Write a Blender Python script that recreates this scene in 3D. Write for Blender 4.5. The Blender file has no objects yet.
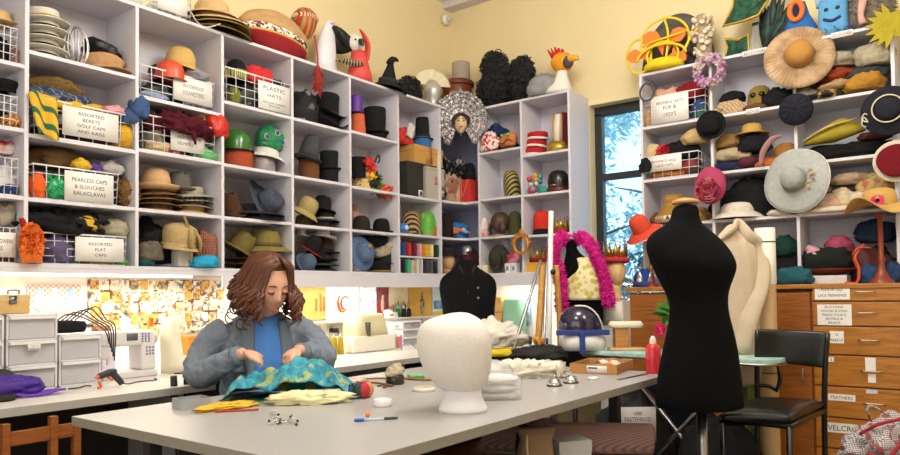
import bpy, bmesh, math, random
from mathutils import Vector, Matrix, Euler, noise
SC = bpy.context.scene
COL = SC.collection
PI = math.pi
rad = math.radians
# ------------------------------------------------------------------ camera geometry (room axes: X along the left wall, Y towards it)
F, YAW, PITCH, ROLL, CY, CAMH = 696.956, .650946, .031786, -.012503, 271.85, 1.19
_f = Vector((math.cos(YAW)*math.cos(PITCH), math.sin(YAW)*math.cos(PITCH), math.sin(PITCH)))
_r = Vector((math.sin(YAW), -math.cos(YAW), 0)); _u = _r.cross(_f)
RT = math.cos(ROLL)*_r + math.sin(ROLL)*_u
UP = -math.sin(ROLL)*_r + math.cos(ROLL)*_u
FW = _f
CAM = Vector((0, 0, CAMH))
def ray(x, y): return (x-450)/F*RT - (y-CY)/F*UP + FW
def PY(x, y, Y): d = ray(x, y); return CAM + d*(Y/d.y)
def PX(x, y, X): d = ray(x, y); return CAM + d*(X/d.x)
def PZ(x, y, Z): d = ray(x, y); return CAM + d*((Z-CAMH)/d.z)
def PD(x, y, D): return CAM + ray(x, y)*D
def depth(p): return (Vector(p)-CAM).dot(FW)
def mpp(p): return depth(p)/F
def A(px, z, d=.15, Y=None):            # point at height z on a plane parallel to the left wall
    Y = 3.38+d if Y is None else Y
    n = F*RT-(px-450)*FW; D0 = Vector((0, Y, z-CAMH)); t = -D0.dot(n)/n.x
    return Vector((t, Y, z))
def K(px, z, d=.15, X=None):            # point at height z on a plane parallel to the back wall
    X = 4.6+d if X is None else X
    n = F*RT-(px-450)*FW; D0 = Vector((X, 0, z-CAMH)); t = -D0.dot(n)/n.y
    return Vector((X, t, z))
# ------------------------------------------------------------------ materials
def lin(c):
    if isinstance(c, str):
        c = c.lstrip('#'); c = [int(c[i:i+2], 16)/255 for i in (0, 2, 4)]
        c = [x/12.92 if x <= .04045 else ((x+.055)/1.055)**2.4 for x in c]
    return (*c[:3], 1)
MATS = {}
def newmat(key):
    m = bpy.data.materials.new(key); m.use_nodes = True
    nt = m.node_tree; b = nt.nodes['Principled BSDF']
    MATS[key] = m
    return m, nt, b
def sc(c, k): return (min(1, c[0]*k), min(1, c[1]*k), min(1, c[2]*k), 1)
def mat(c, rough=.75, metal=0, var=.16, vs=25, bump=.25, bs=220, coat=0, trans=0, alpha=1, emit=0, sheen=0, spec=.5):
    key = 'm_%s_%s_%s_%s_%s_%s_%s_%s_%s' % (c, rough, metal, var, vs, bump, trans, alpha, emit)
    if key in MATS: return MATS[key]
    m, nt, b = newmat(key); L = nt.links.new; c = lin(c)
    b.inputs['Roughness'].default_value = rough; b.inputs['Metallic'].default_value = metal
    b.inputs['Coat Weight'].default_value = coat; b.inputs['Transmission Weight'].default_value = trans
    b.inputs['Alpha'].default_value = alpha; b.inputs['Specular IOR Level'].default_value = spec
    b.inputs['Sheen Weight'].default_value = sheen
    tc = nt.nodes.new('ShaderNodeTexCoord')
    if var:
        n = nt.nodes.new('ShaderNodeTexNoise'); n.inputs['Scale'].default_value = vs; n.inputs['Detail'].default_value = 4
        mx = nt.nodes.new('ShaderNodeMix'); mx.data_type = 'RGBA'
        mx.inputs['A'].default_value = sc(c, 1-var); mx.inputs['B'].default_value = sc(c, 1+var)
        L(tc.outputs['Object'], n.inputs['Vector']); L(n.outputs['Fac'], mx.inputs['Factor']); L(mx.outputs['Result'], b.inputs['Base Color'])
    else: b.inputs['Base Color'].default_value = c
    if bump:
        n2 = nt.nodes.new('ShaderNodeTexNoise'); n2.inputs['Scale'].default_value = bs; n2.inputs['Detail'].default_value = 3
        bp = nt.nodes.new('ShaderNodeBump'); bp.inputs['Strength'].default_value = bump; bp.inputs['Distance'].default_value = .004
        L(tc.outputs['Object'], n2.inputs['Vector']); L(n2.outputs['Fac'], bp.inputs['Height']); L(bp.outputs['Normal'], b.inputs['Normal'])
    if emit:
        b.inputs['Emission Color'].default_value = c; b.inputs['Emission Strength'].default_value = emit
    return m
def pat(kind, c1, c2, scale=40, rough=.7, metal=0, c3=None, thr=.5, soft=.08):
    key = 'p_%s_%s_%s_%s_%s_%s_%s' % (kind, c1, c2, c3, scale, rough, metal)
    if key in MATS: return MATS[key]
    m, nt, b = newmat(key); L = nt.links.new; N = nt.nodes.new
    b.inputs['Roughness'].default_value = rough; b.inputs['Metallic'].default_value = metal
    tc = N('ShaderNodeTexCoord'); co = tc.outputs['Object']
    mx = N('ShaderNodeMix'); mx.data_type = 'RGBA'
    mx.inputs['A'].default_value = lin(c1); mx.inputs['B'].default_value = lin(c2)
    bp = N('ShaderNodeBump'); bp.inputs['Strength'].default_value = .4; bp.inputs['Distance'].default_value = .004
    def wave(t, d, s, dist=0):
        w = N('ShaderNodeTexWave'); w.wave_type = t
        if t == 'BANDS': w.bands_direction = d
        else: w.rings_direction = d
        w.inputs['Scale'].default_value = s; w.inputs['Distortion'].default_value = dist
        L(co, w.inputs['Vector']); return w.outputs['Fac']
    def ramp(x, lo, hi):
        r = N('ShaderNodeMapRange'); r.inputs['From Min'].default_value = lo; r.inputs['From Max'].default_value = hi
        L(x, r.inputs['Value']); return r.outputs['Result']
    if kind == 'straw':
        w = wave('RINGS', 'Z', scale, 1.2); h = wave('BANDS', 'DIAGONAL', scale*1.7, 2)
        a = N('ShaderNodeMath'); a.operation = 'MULTIPLY'; L(w, a.inputs[0]); L(h, a.inputs[1]); f = a.outputs[0]
    elif kind == 'stripes': f = ramp(wave('BANDS', 'X', scale), thr-soft, thr+soft)
    elif kind == 'hstripes': f = ramp(wave('BANDS', 'Z', scale), thr-soft, thr+soft)
    elif kind == 'dstripes': f = ramp(wave('BANDS', 'DIAGONAL', scale, 1), thr-soft, thr+soft)
    elif kind == 'plaid':
        x = ramp(wave('BANDS', 'X', scale), .55, .7); y = ramp(wave('BANDS', 'Z', scale*1.1), .55, .7)
        a = N('ShaderNodeMath'); a.operation = 'MAXIMUM'; L(x, a.inputs[0]); L(y, a.inputs[1]); f = a.outputs[0]
    elif kind in ('spots', 'sequins', 'cells'):
        v = N('ShaderNodeTexVoronoi'); v.inputs['Scale'].default_value = scale; L(co, v.inputs['Vector'])
        if kind == 'spots': f = ramp(v.outputs['Distance'], thr+soft, thr-soft)
        else:
            s = N('ShaderNodeSeparateColor'); L(v.outputs['Color'], s.inputs['Color']); f = s.outputs['Red']
            if kind == 'cells': f = ramp(f, thr-soft, thr+soft)
    elif kind == 'noise':
        v = N('ShaderNodeTexNoise'); v.inputs['Scale'].default_value = scale; v.inputs['Detail'].default_value = 5; L(co, v.inputs['Vector'])
        f = ramp(v.outputs['Fac'], thr-soft, thr+soft)
    elif kind == 'wood':
        mp = N('ShaderNodeMapping'); mp.inputs['Scale'].default_value = (1, 1, 9); L(co, mp.inputs['Vector'])
        v = N('ShaderNodeTexNoise'); v.inputs['Scale'].default_value = scale; v.inputs['Detail'].default_value = 6; v.inputs['Distortion'].default_value = .6
        L(mp.outputs['Vector'], v.inputs['Vector']); f = ramp(v.outputs['Fac'], .25, .75)
    elif kind == 'checker':
        v = N('ShaderNodeTexChecker'); v.inputs['Scale'].default_value = scale; L(co, v.inputs['Vector']); f = v.outputs['Fac']
    L(f, mx.inputs['Factor']); out = mx.outputs['Result']
    if c3:
        v = N('ShaderNodeTexNoise'); v.inputs['Scale'].default_value = scale*.6; v.inputs['Detail'].default_value = 3; L(co, v.inputs['Vector'])
        m2 = N('ShaderNodeMix'); m2.data_type = 'RGBA'; m2.inputs['B'].default_value = lin(c3)
        L(out, m2.inputs['A']); L(ramp(v.outputs['Fac'], .54, .6), m2.inputs['Factor']); out = m2.outputs['Result']
    L(out, b.inputs['Base Color']); L(f, bp.inputs['Height']); L(bp.outputs['Normal'], b.inputs['Normal'])
    return m
def felt(c): return mat(c, .92, 0, .26, 45, .55, 55, spec=.25)
def knit(c): return mat(c, .95, 0, .25, 90, .6, 160)
def plastic(c, r=.35): return mat(c, r, 0, .04, 10, 0)
def metal(c='#c8c8cc', r=.3): return mat(c, r, 1, .05, 10, 0)
def straw(c, c2=None): return pat('straw', c2 or c, c, 55, .85)
BLK = '#0e0e11'
PAPER = mat('#eeeae6', .9, 0, .03, 8, .1)
INK = mat('#26242a', .8, 0, 0, 1, 0)
WIRE = mat('#e2e2e6', .4, 0, .03, 10, 0)
# ------------------------------------------------------------------ mesh building
def xf(v, M): return v if M is None else [M @ Vector(p) for p in v]
class MB:
    def __init__(s): s.v = []; s.f = []
    def add(s, v, f, M=None):
        o = len(s.v); s.v += [tuple(p) for p in xf(v, M)]; s.f += [tuple(i+o for i in q) for q in f]; return s
    def box(s, c, d, M=None, tx=1, ty=1):
        x, y, z = d[0]/2, d[1]/2, d[2]/2
        v = [(-x, -y, -z), (x, -y, -z), (x, y, -z), (-x, y, -z), (-x*tx, -y*ty, z), (x*tx, -y*ty, z), (x*tx, y*ty, z), (-x*tx, y*ty, z)]
        T = Matrix.Translation(c)
        return s.add(v, [(3, 2, 1, 0), (4, 5, 6, 7), (0, 1, 5, 4), (1, 2, 6, 5), (2, 3, 7, 6), (3, 0, 4, 7)], T if M is None else M @ T)
    def tube(s, pts, r, n=8, closed=False, M=None, flat=1, sm=True):
        pts = [Vector(p) for p in pts]; k = len(pts); R_ = list(r) if hasattr(r, '__len__') else [r]*k
        if sm and not closed and 3 <= k <= 9:                     # round the path through its points
            q, rq = [], []; e = [pts[0]*2-pts[1]]+pts+[pts[-1]*2-pts[-2]]
            for i in range(k-1):
                a, b, c, d = e[i:i+4]
                for j in range(4):
                    u = j/4; q.append(((b*2)+(c-a)*u+(a*2-b*5+c*4-d)*u*u+(b*3-a-c*3+d)*u**3)*.5); rq.append(R_[i]+(R_[i+1]-R_[i])*u)
            pts, R_ = q+[pts[-1]], rq+[R_[-1]]; k = len(pts)
        v = []; nrm = None
        for i, p in enumerate(pts):
            a = pts[i-1] if (i or closed) else p; b = pts[(i+1) % k] if (i < k-1 or closed) else p
            t = (b-a).normalized() if (b-a).length > 1e-9 else Vector((0, 0, 1))
            if nrm is None:
                nrm = t.cross(Vector((0, 0, 1)))
                if nrm.length < .05: nrm = t.cross(Vector((1, 0, 0)))
            nrm = (nrm - t*nrm.dot(t)); nrm.normalize(); bn = t.cross(nrm)
            for j in range(n):
                q = 2*PI*j/n; v.append(p + nrm*math.cos(q)*R_[i] + bn*math.sin(q)*R_[i]*flat)
        f = []
        for i in range(k if closed else k-1):
            for j in range(n):
                a = i*n+j; b = i*n+(j+1) % n; c = ((i+1) % k)*n
                f.append((a, b, c+(j+1) % n, c+j))
        if not closed: f += [tuple(range(n-1, -1, -1)), tuple((k-1)*n+j for j in range(n))]
        return s.add(v, f, M)
    def lathe(s, prof, n=24, M=None, sx=1, sy=1, fn=None):
        v = []; f = []; rows = []
        for (r, z) in prof:
            if r < 1e-6: rows.append([len(v)]); v.append((0, 0, z))
            else:
                rows.append(list(range(len(v), len(v)+n)))
                for j in range(n): q = 2*PI*j/n; v.append((r*math.cos(q)*sx, r*math.sin(q)*sy, z))
        for a, b in zip(rows, rows[1:]):
            for j in range(n):
                k = (j+1) % n
                if len(a) == 1 and len(b) == 1: continue
                if len(a) == 1: f.append((a[0], b[k], b[j]))
                elif len(b) == 1: f.append((a[j], a[k], b[0]))
                else: f.append((a[j], a[k], b[k], b[j]))
        if fn: v = [fn(Vector(p)) for p in v]
        return s.add(v, f, M)
    def ball(s, c, r, n=14, M=None, fn=None):
        r = r if hasattr(r, '__len__') else (r, r, r); m = max(6, n//2+1); v = []; 
        prof = [(math.sin(PI*i/m), -math.cos(PI*i/m)) for i in range(m+1)]
        t = Matrix.Translation(c) @ Matrix.Diagonal((*r, 1))
        return s.lathe([(0 if i in (0, m) else a, b) for i, (a, b) in enumerate(prof)], n, t if M is None else M @ t, fn=fn)
    def loft(s, secs, n=28, M=None, cap=True, p=2):          # secs: (z, rx, ry, cx, cy)
        v = []; f = []
        for (z, rx, ry, cx, cy) in secs:
            for j in range(n):
                q = 2*PI*j/n; c_, s_ = math.cos(q), math.sin(q)
                v.append((cx+rx*math.copysign(abs(c_)**(2/p), c_), cy+ry*math.copysign(abs(s_)**(2/p), s_), z))
        for i in range(len(secs)-1):
            for j in range(n): a = i*n; b = a+n; k = (j+1) % n; f.append((a+j, a+k, b+k, b+j))
        if cap: f += [tuple(range(n-1, -1, -1)), tuple((len(secs)-1)*n+j for j in range(n))]
        return s.add(v, f, M)
    def sheet(s, fn, nu, nv, M=None, th=0):
        v = [fn(i/nu, j/nv) for i in range(nu+1) for j in range(nv+1)]
        f = [(i*(nv+1)+j, (i+1)*(nv+1)+j, (i+1)*(nv+1)+j+1, i*(nv+1)+j+1) for i in range(nu) for j in range(nv)]
        return s.add(v, f, M)
    def ring(s, r0, r1, zf, th, n=36, m=5, M=None, sx=1, sy=1):   # brim with thickness, zf(r,theta)
        v = []; f = []
        for lay in (0, 1):
            for i in range(m+1):
                r = r0+(r1-r0)*i/m
                for j in range(n): q = 2*PI*j/n; v.append((r*math.cos(q)*sx, r*math.sin(q)*sy, zf(r, q)+lay*th))
        B = (m+1)*n
        for i in range(m):
            for j in range(n):
                k = (j+1) % n; a = i*n; b = a+n
                f.append((a+j, b+j, b+k, a+k)); f.append((B+a+j, B+a+k, B+b+k, B+b+j))
        for j in range(n):
            k = (j+1) % n; f.append((j, k, B+k, B+j)); f.append((m*n+j, B+m*n+j, B+m*n+k, m*n+k))
        return s.add(v, f, M)
    def tuft(s, c, r, n, ln, wd, seed=0, up=0, curl=0, zmin=-9, M=None):   # many little strips over an ellipsoid
        g = random.Random(seed); c = Vector(c); r = r if hasattr(r, '__len__') else (r, r, r)
        for i in range(n):
            z = g.uniform(-1, 1); q = g.uniform(0, 2*PI); h = math.sqrt(1-z*z)
            d = Vector((h*math.cos(q), h*math.sin(q), z)); p = c+Vector((d.x*r[0], d.y*r[1], d.z*r[2]))
            if p.z < zmin: continue
            t = (d+Vector((g.gauss(0, .35), g.gauss(0, .35), g.gauss(0, .35)+up))).normalized()
            w = t.cross(Vector((g.gauss(0, 1), g.gauss(0, 1), g.gauss(0, 1)))).normalized(); b = t.cross(w)
            l = ln*g.uniform(.6, 1.3); k = wd*g.uniform(.7, 1.2)/2
            a1 = p+t*l*.5+b*curl*l*.4; a2 = p+t*l+b*curl*l
            a1.z = max(a1.z, zmin); a2.z = max(a2.z, zmin)
            s.add([p-w*k*.5, p+w*k*.5, a1+w*k, a1-w*k, a2], [(0, 1, 2, 3), (3, 2, 4)], M)
        return s
    def build(s, name, m, parent=None, smooth=True, bev=0, sub=0, solid=0, kind=None, label=None):
        me = bpy.data.meshes.new(name); me.from_pydata(s.v, [], s.f); me.validate()
        bm = bmesh.new(); bm.from_mesh(me); bmesh.ops.recalc_face_normals(bm, faces=bm.faces); bm.to_mesh(me); bm.free()
        for p in me.polygons: p.use_smooth = smooth
        me.materials.append(m)
        o = bpy.data.objects.new(name, me); COL.objects.link(o)
        if parent is not None: o.parent = parent
        if solid:
            d = o.modifiers.new('solid', 'SOLIDIFY'); d.thickness = solid; d.offset = 0
        if bev:
            d = o.modifiers.new('bevel', 'BEVEL'); d.width = bev; d.segments = 2; d.limit_method = 'ANGLE'
        if sub:
            d = o.modifiers.new('sub', 'SUBSURF'); d.levels = sub; d.render_levels = sub
        if smooth and (bev):
            d = o.modifiers.new('wn', 'WEIGHTED_NORMAL')
        if kind: o['kind'] = kind
        if label: o['label'] = label
        return o
def box(c, d, M=None): return MB().box(c, d, M)
def rmesh(v, amp, fr, seed, bottom=0):
    o = Vector((seed*7.3, seed*3.1, seed*1.7)); out = []
    return out
def thing(name, label, cat, loc=(0, 0, 0), rot=0, group=None):
    o = bpy.data.objects.new(name, None); COL.objects.link(o); o.empty_display_size = .05
    o.location = loc; o.rotation_euler = rot if hasattr(rot, '__len__') else (0, 0, rot)
    o['label'] = label; o['category'] = cat
    if group: o['group'] = group
    return o
def tag(o, label, cat, group=None, kind=None):
    o['label'] = label; o['category'] = cat
    if group: o['group'] = group
    if kind: o['kind'] = kind
    return o
def struct(o): o['kind'] = 'structure'; return o
def dup(root, loc=None, rot=None, label=None, group=None):
    def cp(o, par):
        c = o.copy(); COL.objects.link(c)
        if par is not None: c.parent = par
        for ch in kids.get(o, []): cp(ch, c)
        return c
    kids = {}
    for o in COL.objects:
        if o.parent: kids.setdefault(o.parent, []).append(o)
    r = cp(root, None)
    if loc is not None: r.location = loc
    if rot is not None: r.rotation_euler = rot if hasattr(rot, '__len__') else (0, 0, rot)
    if label: r['label'] = label
    if group: r['group'] = group
    return r
def lettering(lines, w, parent, M, m=None, gap=1.25, name='lettering', h=None):
    """lines: list of (text, size) ; every line centred; fitted to width w (and height h); M maps the text's XY plane"""
    mb = MB(); y = 0; items = []
    for (t, size) in lines:
        cu = bpy.data.curves.new('t', 'FONT'); cu.body = t; cu.align_x = 'CENTER'; cu.size = size; cu.resolution_u = 2
        ob = bpy.data.objects.new('t', cu); me = bpy.data.meshes.new_from_object(ob)
        items.append(([Vector((q.co.x, q.co.y+y, 0)) for q in me.vertices], [tuple(p.vertices) for p in me.polygons]))
        y -= size*gap; bpy.data.objects.remove(ob); bpy.data.curves.remove(cu); bpy.data.meshes.remove(me)
    xs = [q.x for v, _ in items for q in v]; ys = [q.y for v, _ in items for q in v]
    k = w/(max(xs)-min(xs))
    ky = k if h is None else h/(max(ys)-min(ys))
    cx = (max(xs)+min(xs))/2; cy = (max(ys)+min(ys))/2
    for v, f in items:
        if v: o = MB().add([((q.x-cx)*k, (q.y-cy)*ky, 0) for q in v], f, M).build(name, m or INK, parent, smooth=False)
    return o
# text plane matrices: local frame x right, z up, facing -y
FACE = Matrix(((1, 0, 0, 0), (0, 0, -1, 0), (0, 1, 0, 0), (0, 0, 0, 1)))
def face_at(x, y, z): return Matrix.Translation((x, y, z)) @ FACE
LEFT, BACK = 0.0, -PI/2          # rotation of things that face the room from the left wall / the back wall
# ------------------------------------------------------------------ hats and cloth
SEED = [1]
def nz(p, fr, s): return noise.noise(Vector((p[0]*fr+s*5.7, p[1]*fr+s*3.3, p[2]*fr+s*9.1)))
def asmat(c, fn=felt): return fn(c) if isinstance(c, str) else c
def hat(P, w, h, label, col, rc=.58, top='round', brim='flat', band=None, tilt=(0, 0, 0), name='hat', bcol=None, cat='hat', curl=.12, k=1., group='hats in the cubbyholes', lift=0, bandh=.18, trim=None):
    s = mpp(P); R = w*s/2; H = h*s; c = asmat(col); r = R*rc
    t = thing(name, label, cat, (P.x, P.y, P.z+lift), tilt, group)
    cu = curl*R
    def zf(rr, q):
        u = max(0, (rr-r)/(R-r+1e-6))
        if brim == 'droop': return -cu*u**1.4
        if brim == 'up': return cu*u**2
        if brim == 'cowboy': return cu*(1.6*abs(math.cos(q))**2*u**1.6-.35*u*abs(math.sin(q))**3)
        if brim == 'wave': return cu*u*math.sin(3*q)*.8
        return 0
    off = -min(zf(R*i/8, j*PI/18) for i in range(9) for j in range(36) if R*i/8 >= r*.99) 
    off = max(off, 0)+.002
    th = max(.004, .025*R)
    if rc < .97:
        MB().ring(r*.93, R, lambda a, b: zf(a, b)+off, th, 40, 5).build('brim', asmat(bcol) if bcol else c, t)
    if trim:
        MB().tube([(R*math.cos(i*PI/20), R*math.sin(i*PI/20), zf(R, i*PI/20)+off+th/2) for i in range(40)], th*.9, 6, True).build('brim_edging', asmat(trim), t)
    hc = H-off
    if top == 'round': pr = [(r, 0), (r*1.0, hc*.35), (r*.95, hc*.62), (r*.8, hc*.85), (r*.5, hc*.97), (0, hc)]
    elif top == 'flat': pr = [(r, 0), (r*(1+k)/2, hc*.5), (r*k, hc*.96), (r*k*.95, hc), (r*k*.5, hc*1.0), (0, hc*.995)]
    elif top == 'pinch': pr = [(r, 0), (r*.97, hc*.5), (r*.9, hc*.85), (r*.78, hc*.97), (r*.5, hc*.99), (0, hc*.93)]
    elif top == 'cone': pr = [(r, 0), (r*.72, hc*.3), (r*.42, hc*.6), (r*.16, hc*.88), (0, hc)]
    def fn(p):
        if top == 'pinch' and p.z > hc*.6:
            a = (p.z/hc-.6)/.4
            p.z -= hc*.16*a*math.exp(-(p.x/(r*.3))**2)
            if p.y < 0: p.x *= 1-.25*a
        sd = len(label)
        p.x += .04*r*nz(p, 14, sd); p.y += .04*r*nz(p, 14, sd+3)
        return Vector((p.x*.92, p.y, p.z+off+th*.5))
    MB().lathe(pr, 28, fn=fn).build('crown', c, t)
    if band:
        bh = hc*bandh
        MB().lathe([(r*1.0, off+th), (r*1.05, off+th*1.2), (r*1.045, off+th+bh), (r*.99, off+th+bh)], 28, sx=.93).build('hat_band', asmat(band), t)
    return t
def crumple(rx, ry, rz, seed, amp=.18, fr=9, n=22, flat=True, fold=.12):
    mb = MB(); rr = (rx+ry+rz)/3; n = max(n, 34)
    f = fr*.16/rr
    def rg(q, fq, s): return 1-abs(nz((q.x+nz(q, fq*.5, s+9)*rr*.9, q.y+nz(q, fq*.5, s+5)*rr*.5, q.z*1.6), fq, s))*3.2
    def fn(p):
        q = Vector((p.x*rx, p.y*ry, p.z*rz))
        k = 1+amp*1.25*nz(q, f, seed)+fold*.75*rg(q, f*1.5, seed+4)+fold*.42*rg(q, f*3.4, seed+14)
        return Vector((q.x*k+.12*rx*nz(q, f*1.1, seed+21), q.y*k, q.z*k+.15*rz*nz(q, f*.9, seed+31)))
    m = max(8, n*2//3)
    prof = [(0 if i in (0, m) else math.sin(PI*i/m), -math.cos(PI*i/m)) for i in range(m+1)]
    mb.lathe(prof, n, fn=fn)
    lo = -rz*.62
    mb.v = [(x, y, max(z, lo)-lo) for (x, y, z) in mb.v] if flat else [(x, y, z+rz) for (x, y, z) in mb.v]
    hi = max(z for _, _, z in mb.v); k = 2*rz/hi
    mb.v = [(x, y, z*k) for (x, y, z) in mb.v]
    return mb
def curls(mb, c, r, n, cr, wr, seed=0, zmin=.004):           # little wire-like ringlets all over an ellipsoid
    g = random.Random(seed); c = Vector(c)
    for i in range(n):
        z = g.uniform(-1, 1); q = g.uniform(0, 2*PI); h = math.sqrt(1-z*z); e = g.uniform(.82, 1.06)
        p = c+Vector((h*math.cos(q)*r[0], h*math.sin(q)*r[1], z*r[2]))*e
        a = Vector((g.gauss(0, 1), g.gauss(0, 1), g.gauss(0, 1))).normalized(); b = a.orthogonal().normalized(); d = a.cross(b); k = cr*g.uniform(.6, 1.3)
        pts = [p+(b*math.cos(t)+d*math.sin(t))*k+a*k*.25*t for t in (0, 1.1, 2.2, 3.3, 4.4, 5.5)]
        for w in pts: w.z = max(w.z, zmin)
        mb.tube(pts, wr, 4)
    return mb
def lump(P, w, h, label, col, name='folded_hat', cat='cap', d=None, rot=0, amp=.2, fold=.14, group='soft caps and cloths on the shelves', lift=0, fn=felt, n=24):
    s = mpp(P); SEED[0] += 1; rx = w*s/2; rz = h*s/2
    ry = rx*.75 if d is None else d/2
    ry = min(ry, .15)
    o = crumple(rx, ry, rz, SEED[0], amp, 9, n, True, fold).build(name, asmat(col, fn))
    o.location = (P.x, P.y, P.z+lift); o.rotation_euler = rot if hasattr(rot, '__len__') else (0, 0, rot)
    return tag(o, label, cat, group)
def beret(P, w, h, label, col, tilt=(0, 0, 0), lift=0, name='beret', cat='beret', group='soft caps and cloths on the shelves', band=None):
    s = mpp(P); R = w*s/2; H = h*s; c = asmat(col); t = thing(name, label, cat, (P.x, P.y, P.z+lift), tilt, group); sd = len(label)
    pr = [(R*.62, 0), (R*.66, H*.2), (R*.96, H*.42), (R, H*.6), (R*.85, H*.82), (R*.45, H*.97), (0, H)]
    MB().lathe(pr, 26, fn=lambda p: Vector((p.x*(1+.12*nz(p, 12, sd)), p.y*(1+.12*nz(p, 12, sd+2)), p.z*(1+.15*nz(p, 9, sd+1))))).build('crown', c, t)
    MB().lathe([(R*.6, 0), (R*.68, 0), (R*.7, H*.18), (R*.64, H*.22)], 26).build('head_band', asmat(band) if band else c, t)
    MB().tube([(0, 0, H*.9), (0, 0, H*1.0), (R*.04, 0, H*1.08)], R*.05, 6).build('stalk', c, t)
    return t
def cap(P, w, h, label, col, visor=None, rot=0, tilt=None, lift=0, name='peaked_cap', cat='cap', button=None, group='soft caps and cloths on the shelves', vis=.55, flare=1.05):
    s = mpp(P); R = w*s/2*.8; H = h*s; c = asmat(col); t = thing(name, label, cat, (P.x, P.y, P.z+lift), tilt or (0, 0, rot), group); sd = len(label)
    MB().lathe([(R*.92, 0), (R*.95, H*.3), (R*flare, H*.6), (R*.9, H*.85), (R*.5, H*.97), (0, H)], 26,
               fn=lambda p: Vector((p.x*(1+.08*nz(p, 10, sd)), p.y*1.08, p.z))).build('crown', c, t)
    vm = asmat(visor) if visor else c
    def vf(u, v):
        a = -PI/2+(u-.5)*PI*.8; r0 = R*.93; k = r0+v*R*vis*math.cos((u-.5)*PI*.85)**.7
        return (k*math.cos(a), 1.08*k*math.sin(a), H*.1-v*v*H*.1+.004)
    MB().sheet(vf, 14, 4).build('visor', vm, t, solid=.005)
    MB().lathe([(R*.93, 0.001), (R*.98, .001), (R*1.0, H*.22), (R*.95, H*.24)], 26, sy=1.08).build('cap_band', vm, t)
    MB().ball((0, 0, H), (R*.1, R*.1, R*.06), 8).build('button', asmat(button) if button else vm, t)
    return t
def feathers(mb, base, n, ln, wd, spread, seed, lean=(0, 0, 0), arc=.3):
    g = random.Random(seed)
    for i in range(n):
        a = (i/(max(1, n-1))-.5)*spread; l = ln*g.uniform(.8, 1.15); d = Vector((math.sin(a), 0, math.cos(a)))+Vector(lean)
        d.y += g.uniform(-.15, .15); d.normalize(); sd = d.cross(Vector((0, 1, 0))).normalized(); b = Vector(base)
        out = Vector((0, -1, 0)); pts = []
        for q in range(6):
            u = q/5; pts.append((b+d*l*u+out*arc*l*u*u*.3, wd*math.sin(PI*min(1, .12+.83*u))*.5))
        v = []
        for p, w in pts: v += [p-sd*w, p+sd*w]
        mb.add(v, [(2*q, 2*q+1, 2*q+3, 2*q+2) for q in range(5)])
    return mb
def basket(Pl, Pr, h, dep, face, label, group='white wire baskets of hats', gx=7, gz=4, lab=None, name='wire_basket'):
    """wire basket whose front runs from point Pl to Pr (seen left to right); lab=(u0,u1,v0,v1,lines,width_frac)"""
    Pl = Vector(Pl); Pr = Vector(Pr); w = (Pr-Pl).length; c = (Pl+Pr)/2
    t = thing(name, label, 'basket', c, face, group)
    x, y = w/2, dep; r = .0022
    mb = MB()
    for (a, b) in (((-x, 0), (x, 0)), ((-x, y), (x, y)), ((-x, 0), (-x, y)), ((x, 0), (x, y))):
        n = gx if abs(a[0]-b[0]) > 1e-6 else 4
        for i in range(n+1):
            u = i/n; X, Y = a[0]+(b[0]-a[0])*u, a[1]+(b[1]-a[1])*u
            mb.tube([(X*.97, (Y-y/2)*.97+y/2, .003), (X, Y, h)], r, 5)
        for j in range(gz):
            z = .003+(h-.003)*j/gz; k = .97+.03*j/gz
            mb.tube([(a[0]*k, (a[1]-y/2)*k+y/2, z), (b[0]*k, (b[1]-y/2)*k+y/2, z)], r, 5)
    for i in range(1, gx): X = -x+2*x*i/gx; mb.tube([(X*.97, y*.015, .003), (X*.97, y*.985, .003)], r, 4)
    mb.build('wire_mesh', WIRE, t)
    MB().tube([(-x, 0, h), (x, 0, h), (x, y, h), (-x, y, h)], .0042, 6, True).build('rim', WIRE, t)
    if lab:
        u0, u1, v0, v1, lines, wf = lab
        lw = (u1-u0)*w; cx = (u0+u1)/2*w-x; lh = (v1-v0)*h; cz = (v0+v1)/2*h
        l = MB().box((cx, -.008, cz), (lw, .003, lh)).build('label_card', PAPER, t)
        if lines: lettering(lines, lw*wf, l, face_at(cx, -.0102, cz), h=None if len(lines) > 4 else lh*(.16+.14*len(lines)))
    return t
# ================================================================== the room
WALL = mat('#e6d5a8', .9, 0, .035, 2.5, .12, 260)
WHT = mat('#d6d3dc', .55, 0, .02, 6, 0)
YL, XB, ZC = 3.70, 4.92, 3.75
YR, XN = -2.6, -1.6
def wallbox(name, lo, hi, m):
    c = [(a+b)/2 for a, b in zip(lo, hi)]; d = [b-a for a, b in zip(lo, hi)]
    return struct(box(c, d).build(name, m, smooth=False))
wallbox('floor', (XN, YR, -.1), (XB+.2, YL+.2, 0), mat('#7d766e', .6, 0, .12, 6, .1))
wallbox('ceiling', (XN, YR, ZC), (XB+.2, YL+.2, ZC+.1), mat('#e8e4dc', .9, 0, .02, 4, 0))
wallbox('wall_left', (XN, YL, 0), (XB+.2, YL+.2, ZC), WALL)
wallbox('wall_right', (XN, YR-.2, 0), (XB+.2, YR, ZC), WALL)
wallbox('wall_front', (XN-.2, YR-.2, 0), (XN, YL+.2, ZC), WALL)
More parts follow.
